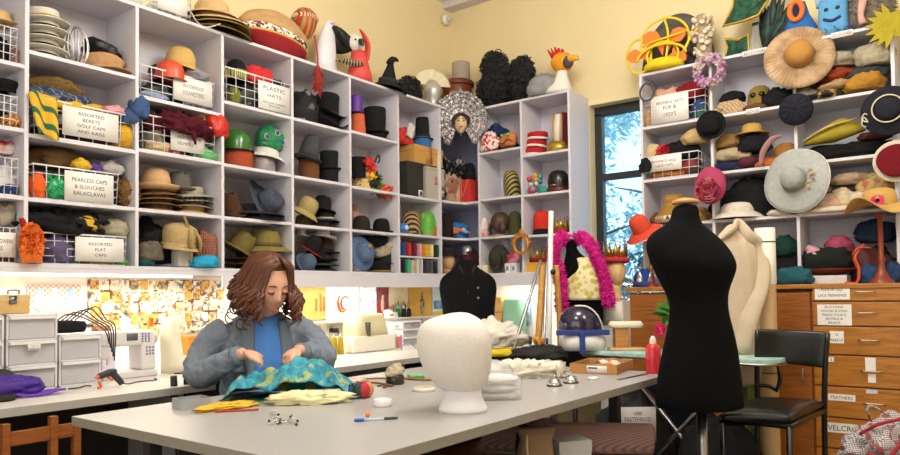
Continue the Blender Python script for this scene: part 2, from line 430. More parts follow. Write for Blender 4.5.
# back wall with the window openings
wy0, wy1, wz0, wz1 = 1.25, 2.374, 1.05, 2.632
vy0, vy1 = -.75, .30
mb = MB()
for (y0, y1, z0, z1) in ((wy1, YL, 0, ZC), (wy0, wy1, wz1, ZC), (wy0, wy1, 0, wz0), (vy1, wy0, 0, ZC), (vy0, vy1, wz1, ZC), (vy0, vy1, 0, wz0), (YR, vy0, 0, ZC)):
    mb.box((XB+.1, (y0+y1)/2, (z0+z1)/2), (.2, y1-y0, z1-z0))
struct(mb.build('wall_back', WALL, smooth=False))
FRM = mat('#20262a', .45, 0, .05, 8, 0)
GLS = mat('#dceef4', .02, 0, 0, 1, 0, trans=1)
def window(n, y0, y1, bars):
    w = struct(MB().box((XB+.12, (y0+y1)/2, wz1-.035), (.06, y1-y0, .07)).box((XB+.12, (y0+y1)/2, wz0+.03), (.06, y1-y0, .06))
               .box((XB+.12, y1-.03, (wz0+wz1)/2), (.06, .06, wz1-wz0-.1)).box((XB+.12, y0+.03, (wz0+wz1)/2), (.06, .06, wz1-wz0-.1)).build('window_%d' % n, FRM, smooth=False, bev=.003))
    for (ya, yb, za, zb) in bars: box((XB+.12, (ya+yb)/2, (za+zb)/2), (.045, yb-ya, zb-za)).build('glazing_bar', FRM, w, smooth=False)
    box((XB+.13, (y0+y1)/2, (wz0+wz1)/2), (.005, y1-y0-.1, wz1-wz0-.1)).build('pane', GLS, w, smooth=False)
    box((XB+.05, (y0+y1)/2, wz0+.012), (.13, y1-y0, .02)).build('window_sill', WALL, w, smooth=False)
zt = PX(618, 176, XB+.12).z
window(1, wy0, wy1, [(wy0, wy1, zt-.025, zt+.025)])
window(2, vy0, vy1, [(vy0, vy1, zt-.025, zt+.025)])
# soffit and fitting in the far corner
q = PY(442.8, 8.9, YL)
wallbox('trim_1', (q.x, 1.7, q.z), (XB, YL, ZC), mat('#d3cbd2', .8, 0, .02, 5, 0))
pc = PY(446, 19.5, YL-.03)
t = thing('ceiling_sensor', 'small white round sensor fixed high on the cream wall near the corner', 'sensor', pc, 0)
MB().lathe([(0, -.02), (.045, -.015), (.05, .01), (.03, .02), (0, .02)], 18, Matrix.Rotation(PI/2, 4, 'X')).build('housing', plastic('#e9e4e0'), t)
MB().ball((0, -.03, -.005), .025, 12).build('lens', plastic('#c9c4c4'), t)
# ------------------------------------------------------------------ outside the window: trees
BARK = mat('#5a5348', .95, 0, .3, 12, .6, 40)
def tree(P, h, r, label, col, seed):
    g = random.Random(seed); t = thing('garden_tree', label, 'tree', P, 0, 'trees outside the window')
    mb = MB().tube([(0, 0, 0), (.1, .05, h*.35), (0, .1, h*.7), (.05, 0, h*.95)], [.14, .11, .07, .02], 8)
    for i in range(9):
        a = g.uniform(0, 6.28); z = h*g.uniform(.25, .8); l = r*g.uniform(.6, 1)
        mb.tube([(0.05, .05, z), (l*.5*math.cos(a), l*.5*math.sin(a), z+l*.3), (l*math.cos(a), l*math.sin(a), z+l*.45)], [.04, .025, .01], 5)
    mb.build('trunk', BARK, t)
    f = MB()
    for i in range(34):
        a = g.uniform(0, 6.28); k = r*math.sqrt(g.random()); z = h*g.uniform(.22, 1.0)
        f.tuft((k*math.cos(a), k*math.sin(a), z), r*.22, 110, .12, .045, seed*50+i)
    f.build('foliage', mat(col, .7, 0, .45, 1.5, 0), t)
tree((9.2, 4.9, -1), 5.2, 1.5, 'blue green tree outside the tall window, nearest its left jamb', '#9cc4cc', 3)
tree((10.6, 3.6, -1), 6.2, 1.7, 'paler feathery tree filling the middle of the tall window', '#b4d6dc', 4)
tree((8.6, 3.4, -1), 2.9, 1.1, 'low dark bush outside the lower part of the tall window', '#466a66', 5)
struct(box((14, 2, -1.05), (18, 24, .1)).build('garden_ground', mat('#5d6e4c', .95, 0, .3, 2, .3), smooth=False))
# ================================================================== shelving
TH = .018
Z_T, Z_B = 2.69, 1.35
def unit(name, label, posts, levels, d0, dep, axis, z0, z1, top=True, bottom=True, back=True, grp=None, fasc=None):
    """posts: positions along the wall; levels: per bay list of shelf heights. axis 'Y': faces -Y at Y=d0 ; 'X': faces -X at X=d0"""
    def B(u0, u1, a, b, e=0): # u along wall, z range, e = front inset
        if axis == 'Y': return box(((u0+u1)/2, d0+e+(dep-e)/2, (a+b)/2), (u1-u0, dep-e, b-a))
        return box((d0+e+(dep-e)/2, (u0+u1)/2, (a+b)/2), (dep-e, u1-u0, b-a))
    t = thing(name, label, 'shelving unit', (0, 0, 0), 0, grp)
    u0, u1 = min(posts), max(posts)
    for i, p in enumerate(posts):
        B(p-TH/2, p+TH/2, z0, z1-TH if top else z1, 0).build('side_panel' if i in (0, len(posts)-1) else 'divider', WHT, t, smooth=False, bev=.001)
    if top: B(u0-TH/2, u1+TH/2, z1-TH, z1, -.002).build('top_board', WHT, t, smooth=False, bev=.001)
    if bottom: B(u0-TH/2, u1+TH/2, z0-TH, z0, -.002).build('bottom_board', WHT, t, smooth=False, bev=.001)
    for (a, b), lv in zip(zip(posts, posts[1:]), levels):
        a, b = min(a, b), max(a, b)
        for z in lv: B(a+TH/2, b-TH/2, z-TH, z, .0015).build('shelf', WHT, t, smooth=False, bev=.001)
    if back: B(u0, u1, z0, z1-TH, dep-.008).build('back_panel', mat('#cfcbd6', .6, 0, .02, 6, 0), t, smooth=False)
    for (a, b, za, zb) in (fasc or []): B(a, b, za, zb, 0).build('fascia', WHT, t, smooth=False)
    return t
YF, XF = 3.38, 4.6
LP = [.84, 1.321, 1.835, 2.337, 2.839, 3.34, 3.831, 4.332]
LV = [[2.242, 1.952, 1.65], [2.315, 1.936, 1.647], [2.225, 1.95, 1.646], [2.305, 1.945, 1.645], [2.305, 1.943, 1.638], [2.315, 1.935, 1.639], [1.932, 1.645]]
def fas(a, b, za, zb, e):
    return box(((a+b)/2, YF+e, (za+zb)/2), (b-a, .016, zb-za)).build('fascia', WHT, UL, smooth=False)
UL = unit('cubbyhole_unit', 'long white cubbyhole shelving full of hats on the left wall', LP, LV, YF, .31, 'Y', Z_B, Z_T)
fas(.84, 2.337, Z_B-.042, Z_B-TH, .008); fas(2.337, 4.34, Z_B-.105, Z_B-TH, .008)
# small book shelf inserts in the last bay
for z in (1.49,): pass
box(((3.831+4.332)/2, YF+.155, 1.473), (.48, .28, .012)).build('shelf', WHT, UL, smooth=False)
for px in (418.5, 422): box((A(px, 1.4, .02).x, YF+.155, 1.4087), (.01, .28, .117)).build('divider', WHT, UL, smooth=False)
# corner piece
CUY, CUX = 3.2, 4.332
t = thing('corner_shelf_unit', 'white corner shelving bay with dark props below the silver headdress', 'shelving unit')
for z, th in ((Z_T, TH), (1.937, TH), (1.643, TH), (Z_B, TH)):
    m = MB(); y0, x0 = YF, XF
    pts = [(CUX+.011, YF), (CUX+.14, YF-.008), (XF-.005, YF-.045), (XF-.003, CUY+.011), (XB-.005, CUY+.011), (XB-.005, YL-.005), (CUX+.011, YL-.005)]
    n = len(pts); v = [(x, y, z-th) for x, y in pts]+[(x, y, z) for x, y in pts]
    m.add(v, [tuple(range(n)), tuple(range(2*n-1, n-1, -1))]+[(i, (i+1) % n, n+(i+1) % n, n+i) for i in range(n)]).build('shelf', WHT, t, smooth=False)
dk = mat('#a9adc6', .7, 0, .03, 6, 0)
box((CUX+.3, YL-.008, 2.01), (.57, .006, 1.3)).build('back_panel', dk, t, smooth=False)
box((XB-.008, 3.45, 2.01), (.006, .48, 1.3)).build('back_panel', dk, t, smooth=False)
BP = [3.2, 2.797, 2.386]
UB = unit('cubbyhole_unit', 'white cubbyhole shelving on the back wall beside the tall window', BP, [[2.325, 1.95, 1.644], [2.253, 1.947, 1.633]], XF, .31, 'X', Z_B, Z_T)
box((XF+.008, 2.79, 1.29), (.016, .83, .08)).build('fascia', WHT, UB, smooth=False)
RP = [1.83, 1.36, .865, .36]
RL = [2.32, 1.955, 1.645]
UR = unit('cubbyhole_unit', 'white hat shelving standing on the wooden cabinet right of the window', RP, [RL, RL, RL], XF, .31, 'X', 1.222, Z_T, bottom=False)
def edge_label(px0, px1, z, txt, label):
    a = K(px0, z, -.004); b = K(px1, z, -.004); w = (a-b).length
    l = box((0, 0, 0), (w, .002, .034)).build('shelf_label', PAPER); l.location = (XF-.0042, (a.y+b.y)/2, z-.012); l.rotation_euler = (0, 0, BACK)
    l.parent = UR
    if txt: lettering([(txt, 1)], w*.85, l, face_at(0, -.0015, 0), h=.016)
edge_label(742, 767, Z_T, 'ACCESSORIES', 0); edge_label(831, 853, Z_T, 'CLOCHES', 0); edge_label(746, 760, 2.322, 'CLOCHES', 0)
# ================================================================== wooden cabinet below the right shelving
WD = pat('wood', '#96581a', '#bd7f2a', 5, .35); WD2 = pat('wood', '#84481a', '#a5641f', 5, .4); DARK = mat('#2a1c10', .8, 0, .1, 10, 0)
XC = 4.43
t = CABT = thing('wooden_drawer_cabinet', 'long golden wood cabinet of labelled drawers under the right shelving', 'cabinet', (XC, 0, 0), 0)
yL, yA, yR = K(629, 1.2, X=XC).y, K(811.5, 1.1, X=XC).y, -.35
ym = K(742, 1.1, X=XC).y
box((.235, (yL+yR)/2, .595), (.45, yL-yR, 1.17)).build('carcass', WD2, t, smooth=False, bev=.002)
box((.225, (yL+yR)/2, 1.207), (.49, yL-yR+.02, .026)).build('top', WD, t, smooth=False, bev=.003)
def Mb(y, z): return Matrix.Translation((-.003, y, z)) @ Matrix.Rotation(BACK, 4, 'Z') @ FACE
def paper(par, px0, px1, py0, py1, lines, name='label_card', wf=.8, m=None, hf=.7, x=-.0135):
    a = PX(px0, py0, XC+x); b = PX(px1, py1, XC+x); w = abs(a.y-b.y); h = abs(a.z-b.z); y = (a.y+b.y)/2; z = (a.z+b.z)/2
    l = box((x, y, z), (.002, w, h)).build(name, m or PAPER, par, smooth=False)
    if lines: lettering(lines, w*wf, l, Matrix.Translation((x-.0016, y, z)) @ Matrix.Rotation(BACK, 4, 'Z') @ FACE, h=h*hf)
    return l
# plain door panels
for (a, b) in ((yL, ym), (ym, yA)):
    d = box((.0, (a+b)/2, .62), (.02, a-b-.012, 1.1)).build('door', WD2, t, smooth=False, bev=.003)
    MB().tube([(-.012, b+.05, .66), (-.03, b+.05, .67), (-.03, b+.05, .73), (-.012, b+.05, .74)], .004, 6).build('handle', metal(), d)
def dz(py): return PX(865, py, XC-.01).z
rows = [284, 301.5, 326.5, 356, 388, 420, 452, 480]
draws = []
for a, b in zip(rows, rows[1:]):
    z1, z0 = dz(a)-.004, dz(b)+.004
    d = box((-.002, (yA+yR)/2, (z0+z1)/2), (.02, yA-yR-.014, z1-z0)).build('drawer', WD, t, smooth=False, bev=.003)
    hy = K(866+(a-284)*.06, 1, X=XC-.01).y; zc = (z0+z1)/2+.006
    MB().tube([(-.012, hy+.045, zc), (-.03, hy+.045, zc), (-.032, hy, zc), (-.03, hy-.045, zc), (-.012, hy-.045, zc)], .004, 6).build('handle', metal('#b5ab98'), d)
    draws.append(d)
paper(draws[0], 814.5, 850, 285, 299.5, [('ASSORTED', 1), ('LACE TRIMMINGS', .8)], hf=.62)
paper(draws[1], 817, 852, 304.5, 325.5, [('BUTTONS', 1), ('HOOK & EYES', 1), ('PRESS STUDS', 1), ('JEWELS &', 1), ('BEADS', 1)], hf=.85, wf=.75)
paper(draws[2], 829.5, 844, 331, 343.5, [('N', 1), ('MAKE UP', .9)], hf=.7, wf=.9)
paper(draws[3], 828.5, 834, 355.5+1.5, 362, [('S', 1)], hf=.6, wf=.4)
paper(draws[3], 865, 876, 357.5, 371, None); paper(draws[3], 868, 876, 374, 383, None)
paper(draws[4], 828, 855.5, 393.5, 402, [('FEATHERS', 1)], hf=.5)
paper(draws[4], 866, 877.5, 389.5, 394, None, m=mat('#c9cbe0', .8, 0, .03, 8, 0))
paper(draws[5], 826, 860, 422, 435, [('VELCRO', 1)], hf=.55, wf=.9)
paper(CABT, 641, 668, 287.5, 292, [('HABERDASHERY', 1)], hf=.6)
# ================================================================== counters and backsplash
LAM = mat('#d9d6d0', .35, 0, .04, 20, 0); LAME = mat('#a9a59e', .5, 0, .06, 30, 0)
t = thing('sewing_counter', 'long pale laminate counter with sewing machines along the left wall', 'counter', (0, 0, 0))
CF, CZ = 2.785, .80
mbx = box(((-.4+XB-.015)/2, (CF+YL-.014)/2, CZ-.015), (XB+.385, YL-.014-CF, .03)).build('worktop', LAM, t, smooth=False, bev=.002)
box(((-.4+4.25)/2, CF-.002, CZ-.015), (4.65, .004, .031)).build('edge_strip', LAME, t, smooth=False)
for x in (.2, 1.95, 3.4): box((x, (CF+YL)/2+.08, .385), (.025, YL-CF-.22, .768)).build('support_panel', mat('#bdb9c0', .6, 0, .03, 8, 0), t, smooth=False)
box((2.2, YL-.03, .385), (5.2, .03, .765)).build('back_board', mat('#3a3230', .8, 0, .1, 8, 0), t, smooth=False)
t = thing('back_counter', 'pale laminate counter along the back wall below the shelving', 'counter', (0, 0, 0))
box((4.585, (CF-.005+1.95)/2, CZ-.015), (.66, CF-.007-1.95, .03)).build('worktop', LAM, t, smooth=False, bev=.002)
for y in (2.0, 2.7): box((4.6, y, .385), (.6, .025, .768)).build('support_panel', WHT, t, smooth=False)
BSP = mat('#f3efe6', .8, 0, .02, 5, 0)
struct(box(((-.3+XB)/2, YL-.006, 1.055), (XB+.3, .012, .506)).build('trim_2', BSP, smooth=False))
struct(box((XB-.006, (YL+wy1)/2, 1.055), (.012, YL-wy1-.03, .506)).build('trim_3', BSP, smooth=False))
# ledge along the backsplash for pins and pictures
zl = PY(330, 321, 3.6).z
LEDGE = tag(box(((A(196, zl, Y=3.6).x+4.85)/2, 3.64, zl-.008), (4.85-A(196, zl, Y=3.6).x, .095, .016)).build('wall_ledge', mat('#cfc6b8', .5, 0, .03, 8, 0), smooth=False, bev=.002),
    'narrow pale ledge on the bright backsplash carrying pictures and thread', 'ledge')
# under-shelf strip lights
for i, (a, b, lb) in enumerate(((.9, 2.25, 'glowing strip light under the left end of the cubbyholes'), (2.5, 3.75, 'glowing strip light under the cubbyholes behind the woman'))):
    t = thing('strip_light', lb, 'light', ((a+b)/2, 3.52, Z_B-TH), 0, 'strip lights under the cubbyholes')
    box((0, 0, -.008), (b-a, .05, .016)).build('housing', plastic('#e8e8e8'), t, smooth=False)
    MB().tube([(-(b-a)/2+.02, 0, -.024), ((b-a)/2-.02, 0, -.024)], .009, 10).build('tube', mat('#fff2dc', .5, 0, 0, 1, 0, emit=4), t)
# ================================================================== the big work table
t = thing('work_table', 'large grey-topped cutting table filling the foreground', 'table', (0, 0, 0))
X0, X1, Y0, Y1, ZT = 1.228, 3.72, 1.338, 2.722, .75
TABLE = t
TOPM = mat('#aaa8a8', .34, 0, .03, 30, .05, 90); EDG = mat('#8f8a84', .5, 0, .08, 40, 0)
box(((X0+X1)/2, (Y0+Y1)/2, ZT-.017), (X1-X0, Y1-Y0, .034)).build('tabletop', TOPM, t, smooth=False, bev=.0015)
for (c, d) in ((((X0+X1)/2, Y0-.001, ZT-.017), (X1-X0, .003, .033)), ((X0-.001, (Y0+Y1)/2, ZT-.017), (.003, Y1-Y0, .033))):
    box(c, d).build('edge_strip', EDG, t, smooth=False)
box(((X0+X1)/2, Y1-.3, .33), (X1-X0-.5, .02, .7)).build('back_panel', mat('#2a2624', .8, 0, .1, 10, 0), t, smooth=False)  # dark panel added to stand in for the deep shade under the table
for x in (X0+.25, X1-.12):
    for y in (Y0+.28, Y1-.12): box((x, y, (ZT-.034-.153)/2), (.05, .05, ZT-.034+.153)).build('leg', mat('#3b3a3e', .5, 0, .05, 8, 0), t, smooth=False)
box(((X0+X1)/2+.06, (Y0+Y1)/2+.1, .309), (X1-X0-.3, Y1-Y0-.36, .02)).build('lower_shelf', WD2, t, smooth=False)
# ================================================================== hats on the left unit
def LB(p0, p1, hp, z, label, lab=None, d=.015, dep=.27, gx=7, gz=4, grp='white wire baskets of hats'):
    a = A(p0, z, d); b = A(p1, z, d); return basket(a, b, hp*mpp((a+b)/2), dep, LEFT, label, grp, gx, gz, lab)
def stack(n, P, w, h, dz, labels, cols, **k):
    for i in range(n):
        hat(P, w, h, labels[i], cols[i % len(cols)], lift=i*dz, tilt=(0, 0, i*.7), **k)
TAN, CAM_, CRM, OLV, BRN, NAV, GRY = '#c8a063', '#b98d52', '#e6ddc8', '#6f6a3c', '#4b3222', '#353b4c', '#77757a'
z1, z2, z3, z4, zT = 2.242, 1.952, 1.65, 1.35, Z_T
# --- first, cut off column
LB(-30, 17, 36, z1, 'wire basket of dark and pink hats, topmost at the left edge', d=.02)
hat(A(1, z1+.20, .14), 34, 14, 'pale straw hat lying on the topmost basket at the left edge', straw('#d8b57c'), rc=.6, lift=.0)
lump(A(-2, z1+.01, .14), 30, 30, 'black cloth cap inside the topmost basket at the left edge', '#1d1a1e')
lump(A(13, z1+.01, .1), 9, 22, 'dusty pink cap inside the topmost basket at the left edge', '#9a7064', name='soft_cap', d=.1)
LB(-30, 17, 32, z2, 'wire basket with red and yellow cloth, second from top at the left edge', d=.02)
beret(A(6, z2+.175, .13), 32, 14, 'black beret on the second basket at the left edge', '#17161b')
lump(A(-3, z2+.01, .15), 24, 22, 'black folded cap inside the second basket at the left edge', '#151519')
lump(A(9, z2+.01, .10), 16, 14, 'yellow and red striped cloth inside the second basket at the left edge', pat('dstripes', '#e0b42c', '#b32723', 30), name='folded_cloth', cat='cloth', d=.14)
LB(-30, 18, 38, z3, 'wire basket of clear plastic bags, third from top at the left edge', d=.02)
lump(A(3, z3+.2, .14), 24, 15, 'red and white cap on the third basket at the left edge', pat('noise', '#c22330', '#ead6d4', 14, .8), amp=.25)
lump(A(4, z3+.01, .12), 28, 33, 'crumpled clear plastic bag inside the third basket at the left edge', mat('#d9d7d8', .2, 0, .2, 30, .6, 60), name='plastic_bag', cat='bag')
lump(A(8, z3+.005, .06), 17, 12, 'navy cloth under the plastic bag in the basket at the left edge', '#2d3f6a', name='folded_cloth', cat='cloth', d=.08)
LB(-30, 16, 36, z4, 'wire basket with a black lettered card, bottom at the left edge', (.0, .97, .16, .86, [('ASSORTED FLOWERS', 1), ('& BERRIES', 1)], .86), d=.015)
lump(A(3, z4+.165, .13), 28, 28, 'grey crumpled felt caps heaped on the bottom basket at the left edge', '#a79c8c', amp=.35, fold=.3)
lump(A(6, z4+.006, .13), 24, 20, 'brown cloth inside the bottom basket at the left edge', '#8b5a3a', name='folded_cloth', cat='cloth')
# orange feather plume hanging over
P = A(31.5, z4, -.02, None)
t = thing('orange_plume', 'bright orange ruffled plume spilling out between two baskets at lower left', 'plume', P, 0)
MB().tuft((0, 0, .09), (.032, .024, .07), 420, .02, .04, 5, -.3, .6, zmin=.003).loft([(0.003, .045, .03, .0, 0), (.06, .042, .03, 0, 0), (.13, .025, .02, 0, 0), (.17, .012, .012, -.01, .01)], 16).build('ruffles', mat('#ee7a2e', .7, 0, .25, 20, .2), t)
MB().tube([(-.03, .03, .20), (-.02, .02, .16), (0, 0, .12)], [.012, .016, .02], 8).build('stem', felt('#9c1f24'), t)
# --- L1
z1, z2, z3, z4 = 2.315, 1.936, 1.647, 1.35
for i in range(5):
    hat(A(43, z1, .155), 49, 13, ['lowest', 'second lowest', 'middle', 'second highest', 'topmost'][i]+' white boater in the stack in the upper left cubbyhole', '#dcd6c8', rc=.66, top='flat', band=BLK if i != 4 else CAM_, lift=i*.046, bandh=.4, tilt=(rad(-4), rad(3-i*1.5), 0), group='white boaters in a stack')
# wire head
P = A(76, z1, .09); s = mpp(P); t = thing('wire_head_form', 'pale bent wire head form beside the white boaters', 'head form', P, 0)
mb = MB()
for i in range(7):
    a = PI*i/7; mb.tube([(.055*math.sin(u)*math.cos(a)*(1 if u < 2.2 else .72), .055*math.sin(u)*math.sin(a), .2-.0+.0-.105*(1-math.cos(u))*.95) for u in [PI*k/10*.95 for k in range(-10, 11)]], .0022, 5)
mb.build('wires', metal('#d9d9dd', .35), t)
MB().tube([(.045*math.cos(k*PI/12), .045*math.sin(k*PI/12), .004) for k in range(24)], .003, 6, True).build('base_ring', metal('#d9d9dd', .35), t)
cap(A(101, z1, .15), 50, 22, 'tan flat cap beside the wire head form', '#b98f66', tilt=(rad(-6), 0, rad(20)), flare=1.15)
lump(A(99, z1+.1, .16), 32, 18, 'black leather cap lying on the tan flat cap', mat(BLK, .45, 0, .1, 20, .2), rot=(0, .25, 0), d=.18)
LB(33, 134, 36, z2, 'wire basket of berets with a four-line card in the upper left', (.26, .82, .12, .92, [('ASSORTED', 1), ('BERETS', 1), ('GOLF CAPS', 1), ('AND RAGS', 1)], .5), d=.01)
lump(A(54, z2+.235, .16), 50, 20, 'brown straw crumpled hat on the heap above the four-line card', straw('#9d7a3c', '#5f451f'), name='crumpled_hat', cat='hat', amp=.2)
lump(A(58, z2+.165, .12), 62, 20, 'navy blue cap with pale piping in the heap above the four-line card', pat('dstripes', '#2c3a55', '#7d8ba6', 16, .85, thr=.9), amp=.25)
lump(A(70, z2+.145, .06), 78, 15, 'yellow cloth band draped along the basket above the four-line card', '#d3a92d', name='draped_cloth', cat='cloth', amp=.3, d=.1)
P = A(42, z2+.0, -.012); s = mpp(P)
def fl(u, v): return ((u-.5)*.12*(1-.25*v)+.02*v, -.012*math.sin(u*9+v)-.02*v, .18-.19*v+.015*math.sin(u*6))
tag(MB().sheet(fl, 18, 12).build('draped_scarf', pat('dstripes', '#d9ae2a', '#1f5f46', 7, .8, thr=.75), solid=.006), 'yellow scarf with dark green stripes hanging down the basket front', 'scarf').location = P
lump(A(113, z2+.165, .06), 26, 12, 'pink satin cap at the right of the four-line card basket', mat('#d7909a', .5, 0, .15, 20, .2), d=.1)
lump(A(129, z2+.13, .04), 20, 18, 'faded denim cap leaning on the divider above the mustard cloth', '#3f5579', d=.1)
lump(A(122, z2+.01, .07), 24, 27, 'mustard yellow cloth in the right end of the four-line card basket', '#c99a30', name='folded_cloth', cat='cloth', d=.12)
lump(A(70, z2+.01, .15), 60, 20, 'dark red cap low in the four-line card basket', '#4a2322')
LB(33, 118, 33, z3, 'wire basket of green and orange caps with a three-line card', (.34, .93, .02, .92, [('PEAKLESS CAPS', 1), ('& SLOUCHES', 1), ('BALACLAVAS', 1.05)], .72), d=.01)
lump(A(50, z3+.17, .16), 46, 24, 'brown ribbed cap at the left above the three-line card', '#5d4526', amp=.35)
lump(A(80, z3+.165, .1), 18, 14, 'yellow knitted cap above the three-line card', '#dcb02b', fn=knit, d=.1)
lump(A(93, z3+.165, .1), 16, 11, 'purple satin cap above the three-line card', mat('#57338a', .45, 0, .15, 20, .2), d=.09)
lump(A(110, z3+.165, .12), 24, 16, 'grey white knitted cap above the three-line card', '#b5adab', fn=knit, d=.12)
lump(A(55, z3+.005, .04), 26, 27, 'emerald green sequined cap inside the three-line card basket', pat('sequins', '#0a5c36', '#31b573', 160, .35, .3), d=.08, name='sequin_cap')
lump(A(37, z3+.005, .04), 15, 27, 'orange felt cap at the left end of the three-line card basket', '#e4602a', d=.08)
lump(A(90, z3+.005, .17), 60, 24, 'black wool cap at the back of the three-line card basket', '#1f1f26')
P = A(127, z3, .10)
t = thing('fur_hat', 'light brown fur cap squeezed beside the three-line card basket', 'cap', P, 0)
MB().ball((0, 0, .08), (.045, .06, .08), 14).tuft((0, 0, .08), (.045, .06, .08), 260, .02, .009, 8, -.3, zmin=.002).build('fur', mat('#8f6c3c', .95, 0, .35, 30, .3), t)
MB().ball((-.005, -.055, .05), (.02, .012, .02), 10).build('flap', felt('#b49a6c'), t)
LB(41, 126, 30, z4, 'wire basket of caps with a torn three-line card at the bottom left', (.37, .96, .12, .93, [('ASSORTED', 1), ('FLAT', 1), ('CAPS', 1)], .5), d=.01)
lump(A(62, z4+.14, .14), 76, 28, 'black drooping cap heaped over the torn card basket', '#17171b', amp=.4, fold=.3)
lump(A(84, z4+.175, .07), 26, 16, 'yellow and black band lying on the torn card basket', pat('dstripes', '#d6ab2b', '#1a1a1e', 6, .8), name='head_band', cat='cap', d=.08, rot=(0, .35, 0))
lump(A(114, z4+.15, .1), 28, 20, 'stone grey felt hat at the right of the torn card basket', '#a89f86', name='felt_hat', cat='hat', d=.14)
lump(A(56, z4+.006, .05), 26, 31, 'muted purple bag in the torn card basket', '#5e5573', name='cloth_bag', cat='bag', d=.1)
lump(A(62, z4+.004, .012+.03), 16, 11, 'orange and blue knit at the left foot of the torn card', pat('noise', '#d9532a', '#2f5fa0', 18), name='folded_knit', cat='cloth', d=.05)
lump(A(97, z4+.004, .05), 36, 9, 'olive yellow cloth below the torn card', '#8d7a34', name='folded_cloth', cat='cloth', d=.08)
lump(A(118, z4+.004, .05), 16, 9, 'green cloth at the right foot of the torn card', '#4f9a4a', name='folded_cloth', cat='cloth', d=.08)
# --- L2
z1, z2, z3, z4 = 2.225, 1.95, 1.646, 1.355
LB(140, 214, 30, z1, 'wire basket of black caps under the wide straw hat', (.42, .96, .12, .95, [('WATERPROOF', .9), ('SOUWESTERS', 1)], .55), d=.01)
hat(A(178, z1+.19, .15), 56, 31, 'wide drooping straw hat on top of the basket at upper left', straw('#cfaa63'), rc=.56, brim='droop', curl=.35, tilt=(rad(-4), rad(10), 0))
hat(A(170, z1+.125, .06), 33, 20, 'shiny orange red helmet below the wide straw hat', plastic('#d2502f', .35), rc=.9, name='helmet', cat='helmet')
lump(A(196, z1+.16, .05), 26, 13, 'grey tweed cap at the right of the orange red helmet', '#8f8c94', d=.13)
lump(A(161, z1+.005, .12), 40, 24, 'black oilskin cap inside the basket under the orange red helmet', mat(BLK, .4, 0, .1, 20, .2))
lump(A(153, z1+.004, .045), 27, 8, 'pale blue grey cloth at the bottom of the basket under the orange red helmet', '#8d9bb5', name='folded_cloth', cat='cloth', d=.07)
LB(142, 215, 34, z2, 'wire basket with a two-line card under the maroon velvet', (.36, .82, .12, .78, [('ASSORTED', .8), ('HELMETS ETC', .7)], .6), d=.01)
P = A(181, z2+.115, .06); t = thing('velvet_cloth', 'crumpled maroon velvet cloth draped over the two-line card basket', 'cloth', P, 0); VEL = mat('#521724', .9, 0, .35, 30, .6, 60, spec=.2)
crumple(.155, .1, .07, 401, .3, 10, 40, True, .35).build('velvet_heap', VEL, t)
for (x, w, h) in ((-.06, .05, .05), (.015, .06, .085), (.07, .04, .06)):
    MB().sheet(lambda u, v, x=x, w=w, h=h: (x+(u-.5)*w*(1-v*.9)+.01*v, -.088-.012*math.sin(u*PI)-.006*v, .05-h*v*1.2), 6, 6).build('hanging_point', VEL, t, solid=.005)
lump(A(217, z2+.14, .035), 22, 26, 'shiny red cap spilling over the divider beside the maroon velvet', mat('#c5301f', .4, 0, .25, 30, .3), d=.1)
lump(A(208, z2+.2, .1), 34, 12, 'cream straw cap behind the maroon velvet', '#cdb489', d=.12)
lump(A(139, z2+.16, .03), 20, 22, 'blue denim hat poking out left of the maroon velvet', '#3d5683', name='denim_hat', cat='hat', d=.11)
lump(A(152, z2+.02, .1), 20, 40, 'grey green cloth at the left of the two-line card basket', '#7d7a6a', name='folded_cloth', cat='cloth', d=.14)
lump(A(165, z2+.005, .05), 44, 12, 'mixed cream and red cloth at the bottom of the two-line card basket', pat('noise', '#bfa77c', '#8e3029', 16, thr=.56), name='folded_cloth', cat='cloth', d=.08)
lump(A(204, z2+.004, .05), 28, 14, 'bright green cloth at the bottom right of the two-line card basket', '#67b36b', name='folded_cloth', cat='cloth', d=.08)
lump(A(185, z2+.06, .16), 44, 18, 'black cap at the back of the two-line card basket', '#1b1a20')
lb = ['lowest', 'second', 'third', 'fourth']
for i in range(4): hat(A(157, z3, .16), 48, 10, lb[i]+' dark-edged tan hat in the stack under the tan bowler', straw('#8d6a44', '#5d4026') if i % 2 else straw('#a88256', '#6b4a2c'), rc=.62, top='flat', lift=i*.029, brim='droop', curl=.1, tilt=(0, rad(3), i), group='tan hats in a stack')
hat(A(156, z3+.117, .15), 45, 23, 'smooth tan bowler on top of the stack of tan hats', '#cfa679', rc=.66, brim='up', curl=.2)
for i in range(4): hat(A(190, z3, .16), 46, 11, lb[i]+' hat with a light brim in the stack under the grey trilby', [straw('#c9ad7a'), '#8d7d63', pat('checker', '#8f8c80', '#3f3d3a', 55), '#a39c8c'][i], rc=.6, top='flat', lift=i*.032, brim='droop', curl=.14, band=[None, '#7a4a2a', None, None][i], tilt=(0, rad(4), i), group='light brimmed hats in a stack')
hat(A(180, z3+.13, .15), 32, 20, 'grey trilby with a brown band on the stack of light brimmed hats', '#66625c', top='pinch', rc=.7, band='#8e5d3c', brim='up', curl=.15)
lump(A(150, z4+.02, .18), 36, 48, 'black felt caps heaped left of the tan deerstalker', '#1c1c20', amp=.3, d=.2)
lump(A(150, z4+.03, .06), 24, 20, 'grey brown flat cap in front of the black felt caps', '#665d52', d=.1)
lump(A(146, z4, .07), 16, 12, 'dark teal cloth under the grey brown flat cap', '#1d5a58', name='folded_cloth', cat='cloth', d=.09)
P = A(181, z4, .06); t = thing('hat_stand', 'short pale block stand carrying the tan deerstalker cap', 'stand', P, 0)
box((0, 0, .045), (.075, .08, .09)).build('block', mat('#d8d2c6', .7, 0, .04, 10, 0), t, bev=.008)
P = A(178, z4+.092, .06)
